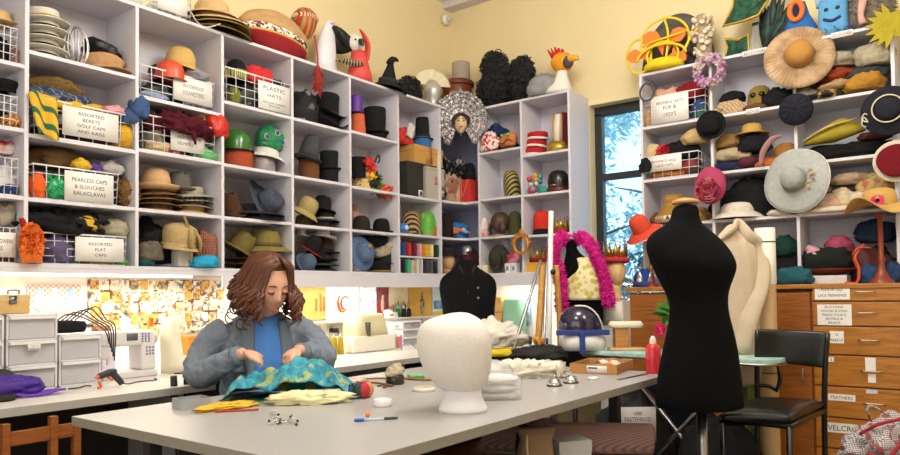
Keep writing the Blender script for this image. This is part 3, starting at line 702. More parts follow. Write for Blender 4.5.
t = cap(P, 42, 27, 'tan deerstalker cap with a tied ribbon on its block stand', '#b39a6c', tilt=(rad(8), rad(4), rad(-12)), flare=1.0, vis=.4, name='deerstalker_cap')
MB().tube([(0, -.02, .19), (.01, -.08, .13), (.03, -.11, .02), (.04, -.105, -.05)], .009, 6, flat=.4).build('ribbon', felt('#8f7a4c'), t)
MB().tube([(.05, -.05, .12), (.09, -.06, .06), (.10, -.05, 0)], [.03, .035, .02], 8, flat=.35).build('ear_flap', felt('#a58c60'), t)
lump(A(205, z4+.03, .09), 24, 34, 'green and rust plaid cap to the right of the tan deerstalker', pat('plaid', '#2a3328', '#a8604a', 32), d=.13)
lump(A(205, z4, .0), 30, 12, 'bright turquoise cloth hanging on the shelf edge below the plaid cap', '#2a9bc8', name='folded_cloth', cat='cloth', d=.1)
# top of the left unit, seen from below
hat(A(101, zT+.002, .1), 42, 16, 'red and black striped cloth hat on top of the left shelving', pat('dstripes', '#d8322a', '#17171b', 26), rc=.8, name='striped_hat')
LB(141, 191, 26, zT, 'wire basket with a blank card on top of the shelving', (.3, .9, .15, .9, None, .5), d=.02)
lump(A(160, zT+.005, .15), 34, 20, 'white folded cloth in the basket on top of the shelving', '#d9d6cf', name='folded_cloth', cat='cloth')
for i in range(3): hat(A(216, zT, .13), 70-i*2, 14, ['lowest', 'middle', 'upper'][i]+' tan floppy hat in the stack left of the sombrero', [straw('#9a7a45', '#5d4522'), '#8f7a3c', '#c9a878'][i], rc=.62, brim='droop', curl=.16, lift=i*.036, tilt=(0, rad(3), i*2), group='floppy hats on top of the shelving')
hat(A(212, zT+.1, .13), 56, 20, 'topmost pale tan floppy hat in the stack left of the sombrero', '#cfac7d', rc=.64, brim='droop', curl=.2)
P = A(201, zT-.02, -.03); MBt = MB().tube([(-.06, 0, .06), (-.04, -.01, .02), (0, -.01, .0), (.05, -.005, .01), (.12, 0, .05)], .008, 6, flat=.35)
tag(MBt.build('ribbon', mat('#e3d9d2', .5, 0, .05, 10, 0)), 'white satin ribbon hanging over the top shelf edge by the floppy hats', 'ribbon').location = P
# sombrero: wide brim, seen from below
P = A(274, zT+.004, .09); s = mpp(P); Rr = .215
t = thing('sombrero', 'big tan sombrero with a patterned red upturned brim on the shelving', 'hat', P, (rad(-6), rad(5), 0))
el = dict(sx=1.16, sy=.62); kz = .86
MB().ring(Rr*.3, Rr*.97, lambda r, q: kz*.085*max(0, (r/Rr-.3)/.7)**1.2, .006, 44, 7, **el).build('brim', mat('#a3232b', .9, 0, .25, 50, .6), t)
MB().lathe([(Rr*.965, kz*.082), (Rr*.99, kz*.088), (Rr*.99, kz*.096), (Rr*.95, kz*.10)], 44, **el).build('gold_edging', mat('#c9a04a', .5, .3, .2, 60, .3), t)
MB().lathe([(Rr*.98, kz*.094), (Rr*1.01, kz*.115), (Rr*.99, kz*.142), (Rr*.9, kz*.147)], 44, **el).build('patterned_band', pat('cells', '#e8e0d2', '#2b1818', 75, .8, c3='#8a2b2b'), t)
MB().lathe([(Rr*.985, kz*.138), (Rr*1.03, kz*.155), (Rr*1.02, kz*.175), (Rr*.95, kz*.20), (Rr*.9, kz*.205), (Rr*.89, kz*.222), (Rr*.8, kz*.25), (Rr*.72, kz*.255), (Rr*.68, kz*.275), (Rr*.45, kz*.30), (Rr*.2, kz*.31), (0, kz*.31)], 44, fn=lambda p: Vector((p.x, p.y, p.z+.012*nz(p, 8, 3))), **el).build('crown', mat('#bb9664', .9, 0, .25, 25, .6, 60), t)
# balloon turban with tassel
P = A(305, zT, .10); t = thing('balloon_turban', 'red and gold striped balloon turban on a stick, with hanging red tassel', 'hat', P, 0)
MB().tube([(0, 0, 0), (0, 0, .2)], .012, 8).build('stick', felt('#a33a34'), t)
MB().lathe([(.01, .17), (.045, .20), (.07, .25), (.082, .30), (.075, .345), (.045, .375), (0, .385)], 24).build('balloon', pat('stripes', '#a5322c', '#a8862e', 9, .5), t)
MB().lathe([(.078, .30), (.09, .31), (.085, .33), (.076, .335)], 24).build('band', pat('stripes', '#a5322c', '#d9c9a8', 20, .5), t)
MB().tube([(.03, -.06, .2), (.0, -.12, .06), (.0, -.125, -.02)], .005, 6).build('cord', felt('#b9402f'), t)
MB().lathe([(.003, .0), (.014, -.02), (.02, -.05), (.026, -.17), (0, -.175)], 14, Matrix.Translation((0, -.125, -.01))).tuft((0, -.125, -.1), (.02, .02, .07), 90, .06, .006, 4, -1.5).build('tassel', mat('#a3312c', .8, 0, .3, 60, .4), t)
# tall white plastic cone
P = A(326, zT, .12); t = thing('plastic_bag', 'tall white translucent plastic bag standing behind the bird headdress', 'bag', P, 0)
MB().loft([(0, .075, .05, 0, 0), (.08, .085, .055, .0, 0), (.2, .075, .05, .005, 0), (.3, .055, .035, .02, 0), (.37, .03, .02, .035, 0), (.385, .012, .012, .04, 0)], 24, M=None).build('film', mat('#dcdbe2', .35, 0, .08, 12, .5, 25), t)
MB().tube([(.02, -.03, .36), (.05, -.03, .365)], .008, 6).build('knot', mat('#dcdbe2', .4, 0, 0, 1, 0), t)
# --- L3
z1, z2, z3, z4 = 2.305, 1.945, 1.645, 1.35
LB(226, 290, 33, z1, 'wire basket with a four-line card beside the red knit cap', (.47, .98, .03, .88, [('PLASTIC', 1), ('HATS', .95), ('BOWLERS TOPPERS', .42), ('BOATERS', .42)], .7), d=.01)
hat(A(236, z1+.17, .14), 26, 22, 'black felt cap with a yellow and green checked band', '#1b1b1f', rc=.85, band=pat('stripes', '#dcb436', '#1f7a5a', 30), bandh=.45, name='checked_cap', cat='cap')
lump(A(258, z1+.18, .12), 28, 20, 'bright red ruffled knit cap above the four-line card', '#cf3030', fn=knit, amp=.35, d=.12)
lump(A(276, z1+.175, .15), 20, 14, 'dark charcoal cap right of the red ruffled knit cap', '#33333b', d=.14)
lump(A(246, z1+.005, .12), 36, 27, 'black plastic hat inside the basket below the red ruffled knit cap', mat(BLK, .4, 0, .1, 20, .2), name='plastic_hat', cat='hat')
lump(A(234, z1+.005, .04), 12, 18, 'olive cap at the left of the basket below the checked cap', '#6a6b2c', d=.07)
hat(A(237, z2, .16), 38, 19, 'rust red round hat carrying the shiny green helmet', '#a3492f', rc=.88, top='flat', brim='flat')
hat(A(236, z2+.108, .15), 36, 22, 'shiny green helmet with a gold crest on the rust red hat', mat('#2f6b24', .25, 0, .15, 12, 0, coat=.5), rc=.9, brim='flat', bcol=BLK, name='helmet', cat='helmet')
hat(A(263, z2, .14), 30, 15, 'grey smoky plastic hat under the white pith helmet', mat('#8d8588', .2, 0, .3, 25, .2), rc=.85, top='flat', name='plastic_hat')
hat(A(265, z2+.083, .15), 40, 20, 'white pith helmet beneath the green turban', '#dcd8d2', rc=.66, brim='droop', curl=.25, tilt=(0, rad(10), 0), name='pith_helmet', cat='helmet')
P = A(267, z2+.155, .13); t = thing('turban', 'emerald green turban with blue medallions on the white pith helmet', 'hat', P, (0, rad(14), 0)); s = mpp(P)
crumple(14*s, 13*s, 13*s, 77, .12, 8, 30).build('wrap', pat('sequins', '#0c5c3a', '#2c9a63', 170, .5, .1), t)
for (x, z) in ((-.005, .10), (.055, .065), (-.06, .055)):
    y = -13*s*math.sqrt(max(.05, 1-(x/(14*s))**2-((z-13*s*.9)/(14*s))**2*.8))
    m = MB().ball((x, y, z), (.017, .008, .017), 12).build('medallion', plastic('#27489a'), t)
    MB().tube([(x+.018*math.cos(k*PI/8), y-.002, z+.018*math.sin(k*PI/8)) for k in range(16)], .003, 5, True).build('rim', mat('#c9bf7a', .5, 0, 0, 1, 0), m)
hat(A(233, z3, .15), 34, 26, 'dark brown felt hat left of the big navy hat', BRN, top='pinch', rc=.7, brim='cowboy', curl=.25, tilt=(0, rad(-14), 0), lift=.012)
for i in range(2): hat(A(254, z3, .16), 60, 11, ['flat black hat lying under the big navy hat', 'flat charcoal hat lying directly under the big navy hat'][i], ['#1a1a1e', '#2c2c33'][i], rc=.6, top='flat', brim='droop', lift=i*.034)
hat(A(265, z3+.105, .12), 56, 17, 'big navy grey felt hat tilted against the divider', '#464c5c', rc=.48, top='pinch', brim='cowboy', curl=.12, tilt=(rad(52), rad(28), 0), band='#2c303c')
for i in range(3): hat(A(253, z4, .16), 58, 9, ['black', 'brown', 'red-banded black'][i]+' flat hat in the pile under the olive hats behind her head', ['#18181b', '#5a4022', '#26221f'][i], rc=.6, top='flat', band='#a33a2a' if i == 2 else None, lift=i*.03, tilt=(0, 0, i))
hat(A(237, z4+.095, .14), 42, 22, 'olive brown bush hat tipped on its side left of the olive fedora', '#6d6032', top='pinch', rc=.62, tilt=(rad(14), rad(28), 0), lift=.01, brim='droop')
hat(A(266, z4+.095, .13), 54, 24, 'wide olive fedora on the hat pile behind her head', '#80743f', top='pinch', rc=.58, brim='droop', curl=.2, band='#66592f', lift=.01)
# --- L4
z1, z2, z3, z4 = 2.305, 1.943, 1.638, 1.35
lump(A(303, z1, .12), 27, 36, 'black pirate cap with small silver marks left of the plumed black hat', pat('cells', '#16161a', '#8b8b90', 34, .8, thr=.96, soft=.02), d=.2, amp=.15, fn=felt)
hat(A(327, z1, .13), 44, 18, 'lower black tricorn under the plumed black hat', '#1a191d', rc=.6, brim='cowboy', curl=.4)
hat(A(326, z1+.078, .13), 41, 25, 'plumed black felt hat on the lower black tricorn', '#17171a', rc=.6, top='flat', brim='cowboy', curl=.25, band='#2d2a26', tilt=(0, rad(6), 0))
hat(A(309, z2, .15), 26, 22, 'chestnut brown bowler under the dark grey bowler', '#6a4526', rc=.82, top='flat')
hat(A(307, z2+.135, .13), 30, 27, 'dark grey bowler tipped on the chestnut brown hat', '#46454b', rc=.7, brim='up', tilt=(rad(6), rad(14), 0), band='#2c2b30')
hat(A(329, z2, .15), 24, 16, 'lower black top hat of the pair below the black tricorn', '#16161a', rc=.8, top='flat')
hat(A(329, z2+.10, .15), 25, 19, 'upper black top hat of the pair below the black tricorn', '#1b1b1f', rc=.72, top='flat', k=1.08, brim='up')
hat(A(304, z3, .15), 30, 12, 'brown fedora lying under the khaki hat', '#6b5a38', rc=.6, brim='droop', top='pinch')
hat(A(303, z3+.07, .1), 31, 20, 'khaki cloth bucket hat tipped beside the black slouch hats', '#a3935f', rc=.68, brim='droop', curl=.3, tilt=(rad(20), rad(20), 0))
hat(A(322, z3, .14), 38, 8, 'flat dark hat at the bottom of the pile beside the khaki bucket hat', '#2a2724', rc=.55, top='flat')
hat(A(325, z3+.045, .14), 30, 14, 'black slouch hat with a grey band beside the khaki bucket hat', '#211f20', rc=.66, brim='droop', band='#a59c94')
hat(A(322, z3+.115, .14), 28, 16, 'topmost black felt hat in the pile beside the khaki bucket hat', '#1a1a1d', rc=.64, top='pinch', brim='droop', tilt=(0, rad(10), 0))
for i, (c, l) in enumerate((('#1d1b1d', 'black flat hat at the bottom of the pile with a red-lined hat'), ('#2c3f36', 'dark green flat hat second in the pile with a red-lined hat'), ('#1b1b20', 'black fedora third in the pile with a red-lined hat'))):
    hat(A(318, z4, .15), 42, 10, l, c, rc=.6, top='flat', lift=i*.037, tilt=(0, 0, i), brim='droop')
hat(A(305, z4+.012, .055), 24, 12, 'blue grey cloth hat standing on edge at the left of the red-lined hat', '#4a5a70', rc=.7, tilt=(rad(62), rad(16), 0), lift=.03)
hat(A(309, z4+.125, .10), 28, 16, 'black hat with a red lining in the pile below the khaki hats', '#1c1a1c', rc=.6, tilt=(rad(25), rad(24), 0), trim='#b52a26', lift=.012)
hat(A(324, z4+.128, .15), 32, 17, 'dark brown fedora high in the pile below the khaki hats', '#372a24', top='pinch', rc=.62, band='#1c1716')
for i, (px, w, l) in enumerate(((301, 18, 'white brim of a boater at the left top of the pile'), (322, 30, 'grey white boater lying on the dark brown fedora'))):
    hat(A(px, z4+.225, .12), w, 7, l, '#c4bdb4', rc=.5, top='flat', tilt=(0, rad(6), 0))
# bird headdress: white head, red crest and gown, black wings
P = A(357, zT, .08); t = thing('bird_headdress', 'cockatoo headdress with white head, red crest and black wings', 'headdress', P, (0, 0, rad(-20))); t.scale = (1.15,)*3
MB().loft([(0, .085, .06, .02, 0), (.06, .075, .055, .02, 0), (.14, .055, .045, .015, 0), (.19, .045, .04, .01, -.005)], 20).build('red_body', mat('#d94a44', .6, 0, .2, 25, .3), t)
MB().ball((-.02, -.01, .235), (.062, .055, .055), 16).build('head', felt('#d9d4cc'), t)
MB().tube([(0, -.045, .235), (-.005, -.085, .225), (-.005, -.095, .195)], [.022, .018, .004], 10).build('beak', plastic('#2a2a2e'), t)
MB().tube([(.02, 0, .335), (.05, 0, .30), (.075, .0, .24), (.07, .01, .16), (.05, .01, .1)], [.006, .02, .028, .03, .012], 10, flat=.5).build('crest', mat('#d2463f', .6, 0, .2, 25, .3), t)
for x in (-.035, .01): MB().ball((x, -.058, .24), (.009, .006, .009), 8).build('eye', plastic('#151515', .15), t)
feathers(MB(), (-.03, -.02, .20), 16, .17, .07, 1.7, 5, (-.85, 0, -.65)).build('wing', mat('#17181b', .6, 0, .3, 40, .3), t, solid=.004)
feathers(MB(), (.02, -.06, .10), 6, .19, .03, .5, 6, (-.9, -.2, -1.1)).build('tail', pat('stripes', '#1a1a1d', '#b5a67d', 14, .7), t, solid=.004)
# witch hat and black curly wig
hat(A(387, zT, .06), 40, 36, 'black pointed witch hat beside the bird headdress', '#1d1d20', rc=.5, top='cone', brim='droop', curl=.25, band='#303034', tilt=(rad(6), rad(6), 0))
MB().tube([(-.012, 0, .20), (.0, -.005, .235), (.035, -.01, .25), (.06, -.012, .245)], [.03, .024, .016, .006], 10).build('bent_tip', felt('#1d1d20'), [o for o in COL.objects if o.get('label', '').startswith('black pointed witch')][0])
def wig(P, parts, label, n, col='#15151a', seed=1, cr=.016, name='curly_wig', cat='wig', rot=0):
    t = thing(name, label, cat, P, rot); core = MB(); hair = MB()
    for i, (c, r) in enumerate(parts):
        core.ball(c, [x*.93 for x in r], 16); curls(hair, c, r, n, cr, .0042, seed+i)
    core.build('wig_cap', mat(col, .9, 0, .2, 40, .3), t)
    hair.build('curls', mat('#1d1d22', .5, 0, .4, 60, 0), t); return t
wig(A(409, zT, .15), [((0, 0, .10), (.10, .09, .10)), ((-.03, 0, .06), (.11, .09, .06))], 'small black curly wig right of the witch hat', 420, seed=11)
# --- L5
z1, z2, z3, z4 = 2.315, 1.935, 1.639, 1.35
hat(A(358, z1, .12), 24, 23, 'orange felt fez hat under the purple top hat', '#cd6440', rc=.72, top='flat', k=.8, brim='flat')
hat(A(356, z1+.165, .12), 18, 17, 'purple satin top hat on the orange fez hat', mat('#5b2f92', .5, 0, .15, 20, .2), rc=.8, top='flat', k=1.05)
hat(A(376, z1, .14), 36, 10, 'flat black hat under the tall black top hat', '#17171a', rc=.6, top='flat')
hat(A(375, z1+.055, .14), 28, 26, 'tall black top hat next to the purple top hat', '#1a1a1d', rc=.78, top='flat', k=1.06, brim='up', curl=.12)
hat(A(364, z2, .15), 28, 13, 'leopard spotted pillbox hat below the black stovepipe hat', pat('spots', '#d8b878', '#2b1c12', 60, .9, thr=.35), rc=.92, top='flat')
hat(A(358, z2+.088, .15), 22, 21, 'black stovepipe hat on the leopard spotted pillbox', '#19191c', rc=.75, top='flat')
P = A(372, z2+.05, .06); t = thing('flower_garland', 'bright garland of red, yellow, green and orange flowers hanging out of its cubbyhole', 'garland', P, (0, rad(12), 0)); t.scale = (1.3,)*3
for i, (x, z, c) in enumerate(((-.05, .1, '#cf2f30'), (-.02, .08, '#d8322e'), (-.01, .045, '#e2b52c'), (.03, .045, '#2c2f2c'), (.045, .02, '#3d8f3f'), (.0, .0, '#17181b'), (.07, -.005, '#e06a28'), (.105, -.01, '#dd3d2a'), (.13, -.02, '#e8872c'), (.08, -.03, '#a33328'), (.03, -.02, '#2f7a43'), (.14, 0, '#c92f2c'))):
    MB().ball((x, 0, z), .02, 10).tuft((x, 0, z), .018, 30, .022, .016, i, 0, .5).build('flower', mat(c, .7, 0, .2, 30, .2), t)
MB().tube([(-.01, -.01, .12), (.0, -.012, .16), (.015, -.012, .165), (.02, -.012, .14), (.01, -.012, .125)], .005, 6).build('wire_curl', plastic('#1b1b1e'), t)
lump(A(354, z3, .24), 12, 30, 'pink beige felt cap squeezed against the divider by the bowlers', '#b98f80', d=.14)
hat(A(361.5, z3, .10), 25, 16, 'dark brown bowler left of the black bowler', '#2f241f', rc=.74, brim='up')
hat(A(381.5, z3, .10), 24, 15, 'black bowler right of the dark brown bowler', '#17181a', rc=.74, brim='up')
P = A(361, z4+.01, .035); s = mpp(P)
t = hat(P, 36, 14, 'pale denim blue hat standing on edge with a gold badge', '#55698c', rc=.55, brim='droop', tilt=(rad(78), rad(12), 0), lift=.12)
MB().ball((-.02, .02, .105), (.016, .016, .008), 12).build('badge', metal('#d9a83a', .3), t)
hat(A(380, z4, .15), 30, 11, 'black peaked cap with a gold strip at the pile bottom by the denim hat', '#1c1c20', rc=.75, top='flat', band='#8f7a2a')
hat(A(382, z4+.065, .15), 27, 12, 'dark green cap second in the pile by the denim hat', '#232c26', rc=.8, top='flat')
lump(A(383, z4+.13, .12), 22, 11, 'cream and grey cap folded in the pile by the denim hat', '#a89a86', d=.12, rot=(0, -.3, 0))
lump(A(374, z4+.2, .15), 34, 14, 'black wool cap topmost in the pile by the denim hat', '#17171a', d=.16)
lump(A(389, z4+.185, .1), 12, 10, 'grey white tweed cap at the top right of the pile by the denim hat', '#b0a69c', d=.09)
# --- L6
z1, z2, z3, z4 = 1.932, 1.645, 1.479, 1.35
def carton(P, w, h, d, label, col, name='cardboard_box', lidh=.25, tape=None, rot=0, cat='box', group=None):
    t = thing(name, label, cat, P, rot, group)
    box((0, 0, h*(1-lidh)/2), (w*.97, d*.97, h*(1-lidh))).build('body', mat(col, .85, 0, .06, 12, .1), t, bev=.002)
    box((0, 0, h-h*lidh/2), (w, d, h*lidh)).build('lid', mat(col, .8, 0, .06, 9, .1), t, bev=.002)
    if tape: box((0, -d/2-.0005, h*.5), (w*.2, .001, h*.9)).build('tape', mat(tape, .4, 0, 0, 1, 0), t)
    return t
s = mpp(A(420, 2, .1))
P = A(407.5, z1, .10); t = carton(P, .19, .265, .17, 'black storage box with a white picture sticker beside the grey box', '#2b2926', lidh=.1)
x = box((.055, -.0875, .03), (.05, .002, .05)).build('sticker', PAPER, t); box((.055, -.089, .03), (.028, .001, .032)).build('picture', plastic('#3a3a3f'), x)
P = A(427.5, z1, .10); t = carton(P, .235, .255, .17, 'pale grey box with small printed pictures beside the black box', '#b5b0a5', lidh=.08)
for (x, z, w, h, c) in ((-.0, .15, .025, .06, '#c8705f'), (.085, .1, .04, .03, '#7a6a5f'), (.085, .06, .04, .03, '#c9c6c2'), (.085, .02, .04, .03, '#3f3f46'), (.04, .14, .02, .04, '#c79a90')):
    box((x, -.0855, z), (w, .002, h)).build('printed_picture', mat(c, .7, 0, .3, 60, 0), t)
P = A(419.5, z1+.267, .12); carton(P, .36, .14, .2, 'light brown cardboard box lying on the black and grey boxes', '#c8964f', tape='#b5813c', lidh=.3)
P2 = P.z+.142
hat(A(422, P2, .12), 20, 11, 'blue cap under the black topper near the silver headdress', '#3b6ca5', rc=.95, top='flat')
hat(A(422.5, P2+.075, .12), 22, 22, 'black topper on the blue cap near the silver headdress', '#1d1d20', rc=.7, top='flat', k=.85, band='#2b2b2f')
lump(A(405, P2, .12), 17, 18, 'red white cloth cap on the light brown box', '#cf3b35', d=.11)
P = A(409, P2+.05, .05); tag(box((0, 0, .05), (.06, .02, .11), Matrix.Rotation(.35, 4, 'Y')).build('folded_card', mat('#d6d0cc', .6, 0, .08, 20, 0), bev=.002), 'white folded card leaning against the red white cloth cap', 'card').location = P
P = A(401.5, z1+.275, .02); lump(A(402, z1+.02, .0), 6, 12, 'blue and red trim at the left edge of the black storage box', pat('noise', '#345a94', '#b03a33', 20), name='trim_scrap', cat='cloth', d=.03, lift=.2) if False else None
hat(A(411, z2, .13), 25, 25, 'tan hat with black swirls beside the green helmet', pat('dstripes', '#b99768', '#221c18', 14, .8), rc=.85, brim='up')
hat(A(426, z2, .11), 24, 25, 'lime green helmet with a white band and orange patch', pat('noise', '#57a832', '#e3ded2', 9, .5, c3='#c0623a', thr=.6), rc=.9, name='helmet', cat='helmet')
P = A(404, z2, .04); t = thing('round_hat', 'small round blue cap with a white disc in front of the swirled hat', 'cap', P, 0)
MB().ball((0, 0, .04), (.045, .03, .04), 14).build('dome', plastic('#3a76c0'), t); MB().ball((0, -.028, .045), (.018, .006, .018), 10).build('disc', plastic('#e3e3e6'), t)
for i, (c, l, px) in enumerate((('#2a4c8c', 'blue', 402.5), ('#c4332e', 'red', 408), ('#6b2438', 'maroon', 413.4), ('#e39aa8', 'pink', 418.6), ('#dfa52c', 'golden yellow', 425), ('#e6d28a', 'pale yellow', 430.2), ('#1f4a33', 'dark green', 435.5))):
    P = A(px, z3, .04); s = mpp(P); w = 5.0*s*.62
    t = thing('fabric_bolt', l+' folded felt bundle standing on the narrow shelf of bundles', 'fabric', P, 0, 'felt bundles on the narrow shelf')
    box((0, .03, .05), (w, .12, .10)).build('fold', felt(c), t, bev=.01)
for i, (c, l, px, h) in enumerate((('#23222a', 'black', 402.5, .1), ('#2fae74', 'green', 406.6, .105), ('#c9c2b4', 'pale grey', 411, .095), ('#d8c9a6', 'cream', 415.4, .095), ('#40414a', 'first charcoal', 425.5, .1), ('#57565e', 'second charcoal, greyer', 430, .1), ('#2e2f37', 'third charcoal, nearest the corner', 434.5, .1))):
    P = A(px, z4, .04); s = mpp(P); t = thing('book', l+' book spine in the lowest compartment below the felt bundles', 'book', P, 0, 'books in the lowest compartments')
    box((0, .05, h/2), (3.9*s*.62, .15, h)).build('cover', mat(c, .7, 0, .08, 20, 0), t, bev=.002)
    box((0, .05, h/2+.0005), (3.9*s*.62-.006, .146, h)).build('pages', PAPER, t)
# headdress on silver head form on top of the unit
P = A(433, zT, .12); t = thing('fan_headdress', 'cream half-round fan headdress on a silver head form', 'headdress', P, (0, 0, rad(-25)))
MB().loft([(0, .06, .06, 0, 0), (.05, .045, .045, 0, 0), (.09, .06, .065, 0, 0), (.14, .075, .08, 0, 0), (.18, .07, .075, 0, 0), (.215, .04, .04, 0, 0)], 22).build('head_form', mat('#c9c6c0', .3, .4, .1, 10, 0), t)
def fan(u, v):
    a = PI*(.02+.96*u); r = .045+.085*v; return (-r*math.cos(a)*1.25, .0-.012*math.sin(u*40)*v*.3, .19+r*math.sin(a)*1.05)
MB().sheet(fan, 40, 4).build('fan', mat('#e9dfc2', .85, 0, .05, 12, .2), t, solid=.01)
# --- corner top: round hat box and pot, black fur wigs
P = Vector((4.72, 3.38, Z_T)); P = K(458, Z_T, .14); s = mpp(P)
t = thing('round_hat_box', 'reddish brown round lidded box under the grey cylinder on the corner shelving', 'box', P, 0)
MB().lathe([(14.5*s, 0), (14*s, 28*s), (15*s, 31*s), (0, 31*s)], 30).build('body', mat('#7c3420', .5, 0, .2, 14, .2), t)
MB().lathe([(16.5*s, 31.1*s), (16.8*s, 34*s), (16*s, 35.5*s), (0, 35.5*s)], 30).build('lid', mat('#6c2c1c', .5, 0, .2, 14, .2), t)
MB().tube([(-15*s, -2*s, 24*s), (-15.4*s, -3*s, 20*s), (-15*s, -5*s, 24*s)], .005, 6).build('handle', metal('#a88a5a'), t)
P = K(461, Z_T+35.7*s, .14); t = thing('cylinder_hat', 'plain grey beige cylinder hat standing on the round brown box', 'hat', P, 0)
MB().lathe([(9*s, 0), (9*s, 18*s), (8.6*s, 18.6*s), (0, 18.4*s)], 30).build('crown', mat('#a5958a', .85, 0, .06, 12, .2), t)
MB().lathe([(9.1*s, 0), (9.4*s, 0), (9.4*s, 1.5*s), (9.1*s, 1.6*s)], 30).build('base_band', felt('#8f8076'), t)
# silver headdress on a mannequin face
HX = XF-.13
P = K(461, 2.34, X=HX); P.y -= 0
P = PX(461, 133, HX); s = mpp(P)
t = thing('silver_headdress', 'huge silver sequined fan headdress on a pale painted mask in the corner', 'headdress', P, rad(-52))
g = random.Random(9)
def sh(u, v):
    a = PI*(-.36+1.72*u); r0 = .05; R_ = .225+.012*math.sin(u*60); r = r0+(R_-r0)*v
    z = .115+r*math.sin(a)*1.0; return (-r*math.cos(a)*.95, .045-.03*v+.012*math.sin(u*50)*v, z)
MB().sheet(sh, 90, 8).build('fan', pat('sequins', '#6c6770', '#d6d0d4', 95, .3, .55), t, solid=.02)
mm = MB()
for k, (rr, n_) in enumerate(((.105, 24), (.14, 30), (.18, 38), (.212, 44))):
    for i in range(n_):
        a = PI*(-.34+1.68*i/(n_-1)); mm.ball((-rr*math.cos(a)*.95, .02-.01*k, .115+rr*math.sin(a)), .0115, 6)
mm.build('beads', pat('sequins', '#8d8790', '#e6e0e2', 140, .25, .6), t)
mm = MB()
for i in range(26):
    a = PI*(-.15+1.3*i/25); mm.tube([(-.2*math.cos(a), .05, .115+.2*math.sin(a)), (-.235*math.cos(a), .045, .115+.235*math.sin(a))], [.016, .004], 6, flat=.4)
mm.tube([(0, .02, .32), (0, .01, .37)], [.012, .006], 8).build('tips', mat('#7ba39c', .5, .2, .2, 20, 0), t)
face = MB()
def ff(p):
    x, y, z = p
    if y < 0:
        y -= .14*math.exp(-((x/.16)**2+((z+.08)/.26)**2))
        y += .09*(math.exp(-(((x-.36)/.2)**2+((z-.12)/.14)**2))+math.exp(-(((x+.36)/.2)**2+((z-.12)/.14)**2)))
        y -= .05*math.exp(-((x/.26)**2+((z+.48)/.1)**2))
    return Vector((x*(1-.18*max(0, -z)), y, z))
def head_mb(c, r, n=28): return MB().ball(c, r, n, fn=ff)
head_mb((0, 0, .075), (.052, .06, .078)).build('mask', mat('#d8bd94', .45, 0, .04, 10, 0), t)
for x in (-.02, .02):
    MB().ball((x, -.054, .085), (.011, .006, .004), 8).build('eye', mat('#3a2c22', .4, 0, 0, 1, 0), t)
    MB().tube([(x-.014, -.053, .1), (x, -.058, .104), (x+.014, -.053, .1)], .002, 5).build('eyebrow', mat('#3a2c22', .6, 0, 0, 1, 0), t)
MB().ball((0, -.062, .038), (.014, .005, .005), 10).build('lips', mat('#b5483f', .4, 0, 0, 1, 0), t)
MB().tube([(-.056, -.01, .07), (-.055, -.03, .11), (0, -.045, .14), (.055, -.03, .11), (.056, -.01, .07)], [.016, .018, .012, .018, .016], 8).build('dark_hair', mat('#2c2422', .8, 0, .3, 40, .3), t)
MB().tube([(0, .05, .05), (0, .06, -.01)], .015, 10).build('support', metal('#77777c'), t)
# black curly wigs (local x = image right after turning to the back wall)
P = K(498, Z_T, .13)
wig(P, [((-.01, 0, .15), (.17, .12, .14)), ((-.02, 0, .34), (.105, .1, .12)), ((0.02, 0, .24), (.12, .1, .1))], 'taller black curly fur headdress on the corner of the shelving', 620, seed=31, cr=.02, name='fur_headdress', cat='headdress', rot=BACK)
wig(K(523, Z_T, .13), [((.0, 0, .14), (.075, .12, .14)), ((.0, 0, .26), (.078, .09, .10))], 'shorter black curly fur headdress right of the taller one', 560, seed=41, cr=.02, name='fur_headdress', cat='headdress', rot=BACK)
P = K(531, Z_T, .1); t = thing('silver_feather_band', 'silver leaf headband standing between the black fur and the chicken hat', 'headband', P, BACK)
feathers(MB(), (0, 0, .0), 6, .17, .035, .7, 4, (-.1, 0, 0), -.3).build('leaves', metal('#b9b6aa', .35), t, solid=.003)
MB().tube([(-.05, .02, .005), (0, -.03, .005), (.05, .02, .005)], .005, 6).build('band', metal('#a9a69a', .35), t)
# chicken hat
P = K(559, Z_T, .07); t = thing('chicken_hat', 'white and grey chicken hat with orange hood and red comb on the shelving', 'hat', P, rad(-60)); t.scale = (1.08,)*3
MB().loft([(0, .10, .10, .0, 0), (.03, .095, .09, .0, 0), (.07, .065, .06, .015, -.01), (.12, .042, .04, .02, -.015), (.17, .036, .036, .025, -.02)], 22).build('neck', mat('#e3ddd6', .8, 0, .05, 20, .3), t)
crumple(.13, .08, .085, 5, .1, 6, 24).build('wing', mat('#8a8a8e', .8, 0, .35, 35, .5), t).location = (-.09, .03, 0)
MB().ball((.025, -.03, .215), (.08, .07, .068), 18).build('hood', felt('#e0962a'), t)
MB().ball((.06, -.078, .20), (.04, .035, .042), 12).build('face', felt('#4c4a4c'), t)
MB().tube([(.07, -.09, .215), (.115, -.125, .21), (.13, -.135, .19)], [.026, .02, .005], 10).build('beak', plastic('#e3a42c'), t)
mm = MB()
for i in range(5): mm.tube([(-.04+.016*i, -.01, .265), (-.075+.026*i, 0, .335-.008*abs(i-2))], [.026, .008], 8, flat=.5)
mm.build('comb', felt('#c92f2c'), t)
MB().ball((.075, -.108, .225), .009, 8).build('eye', plastic('#131313', .1), t)
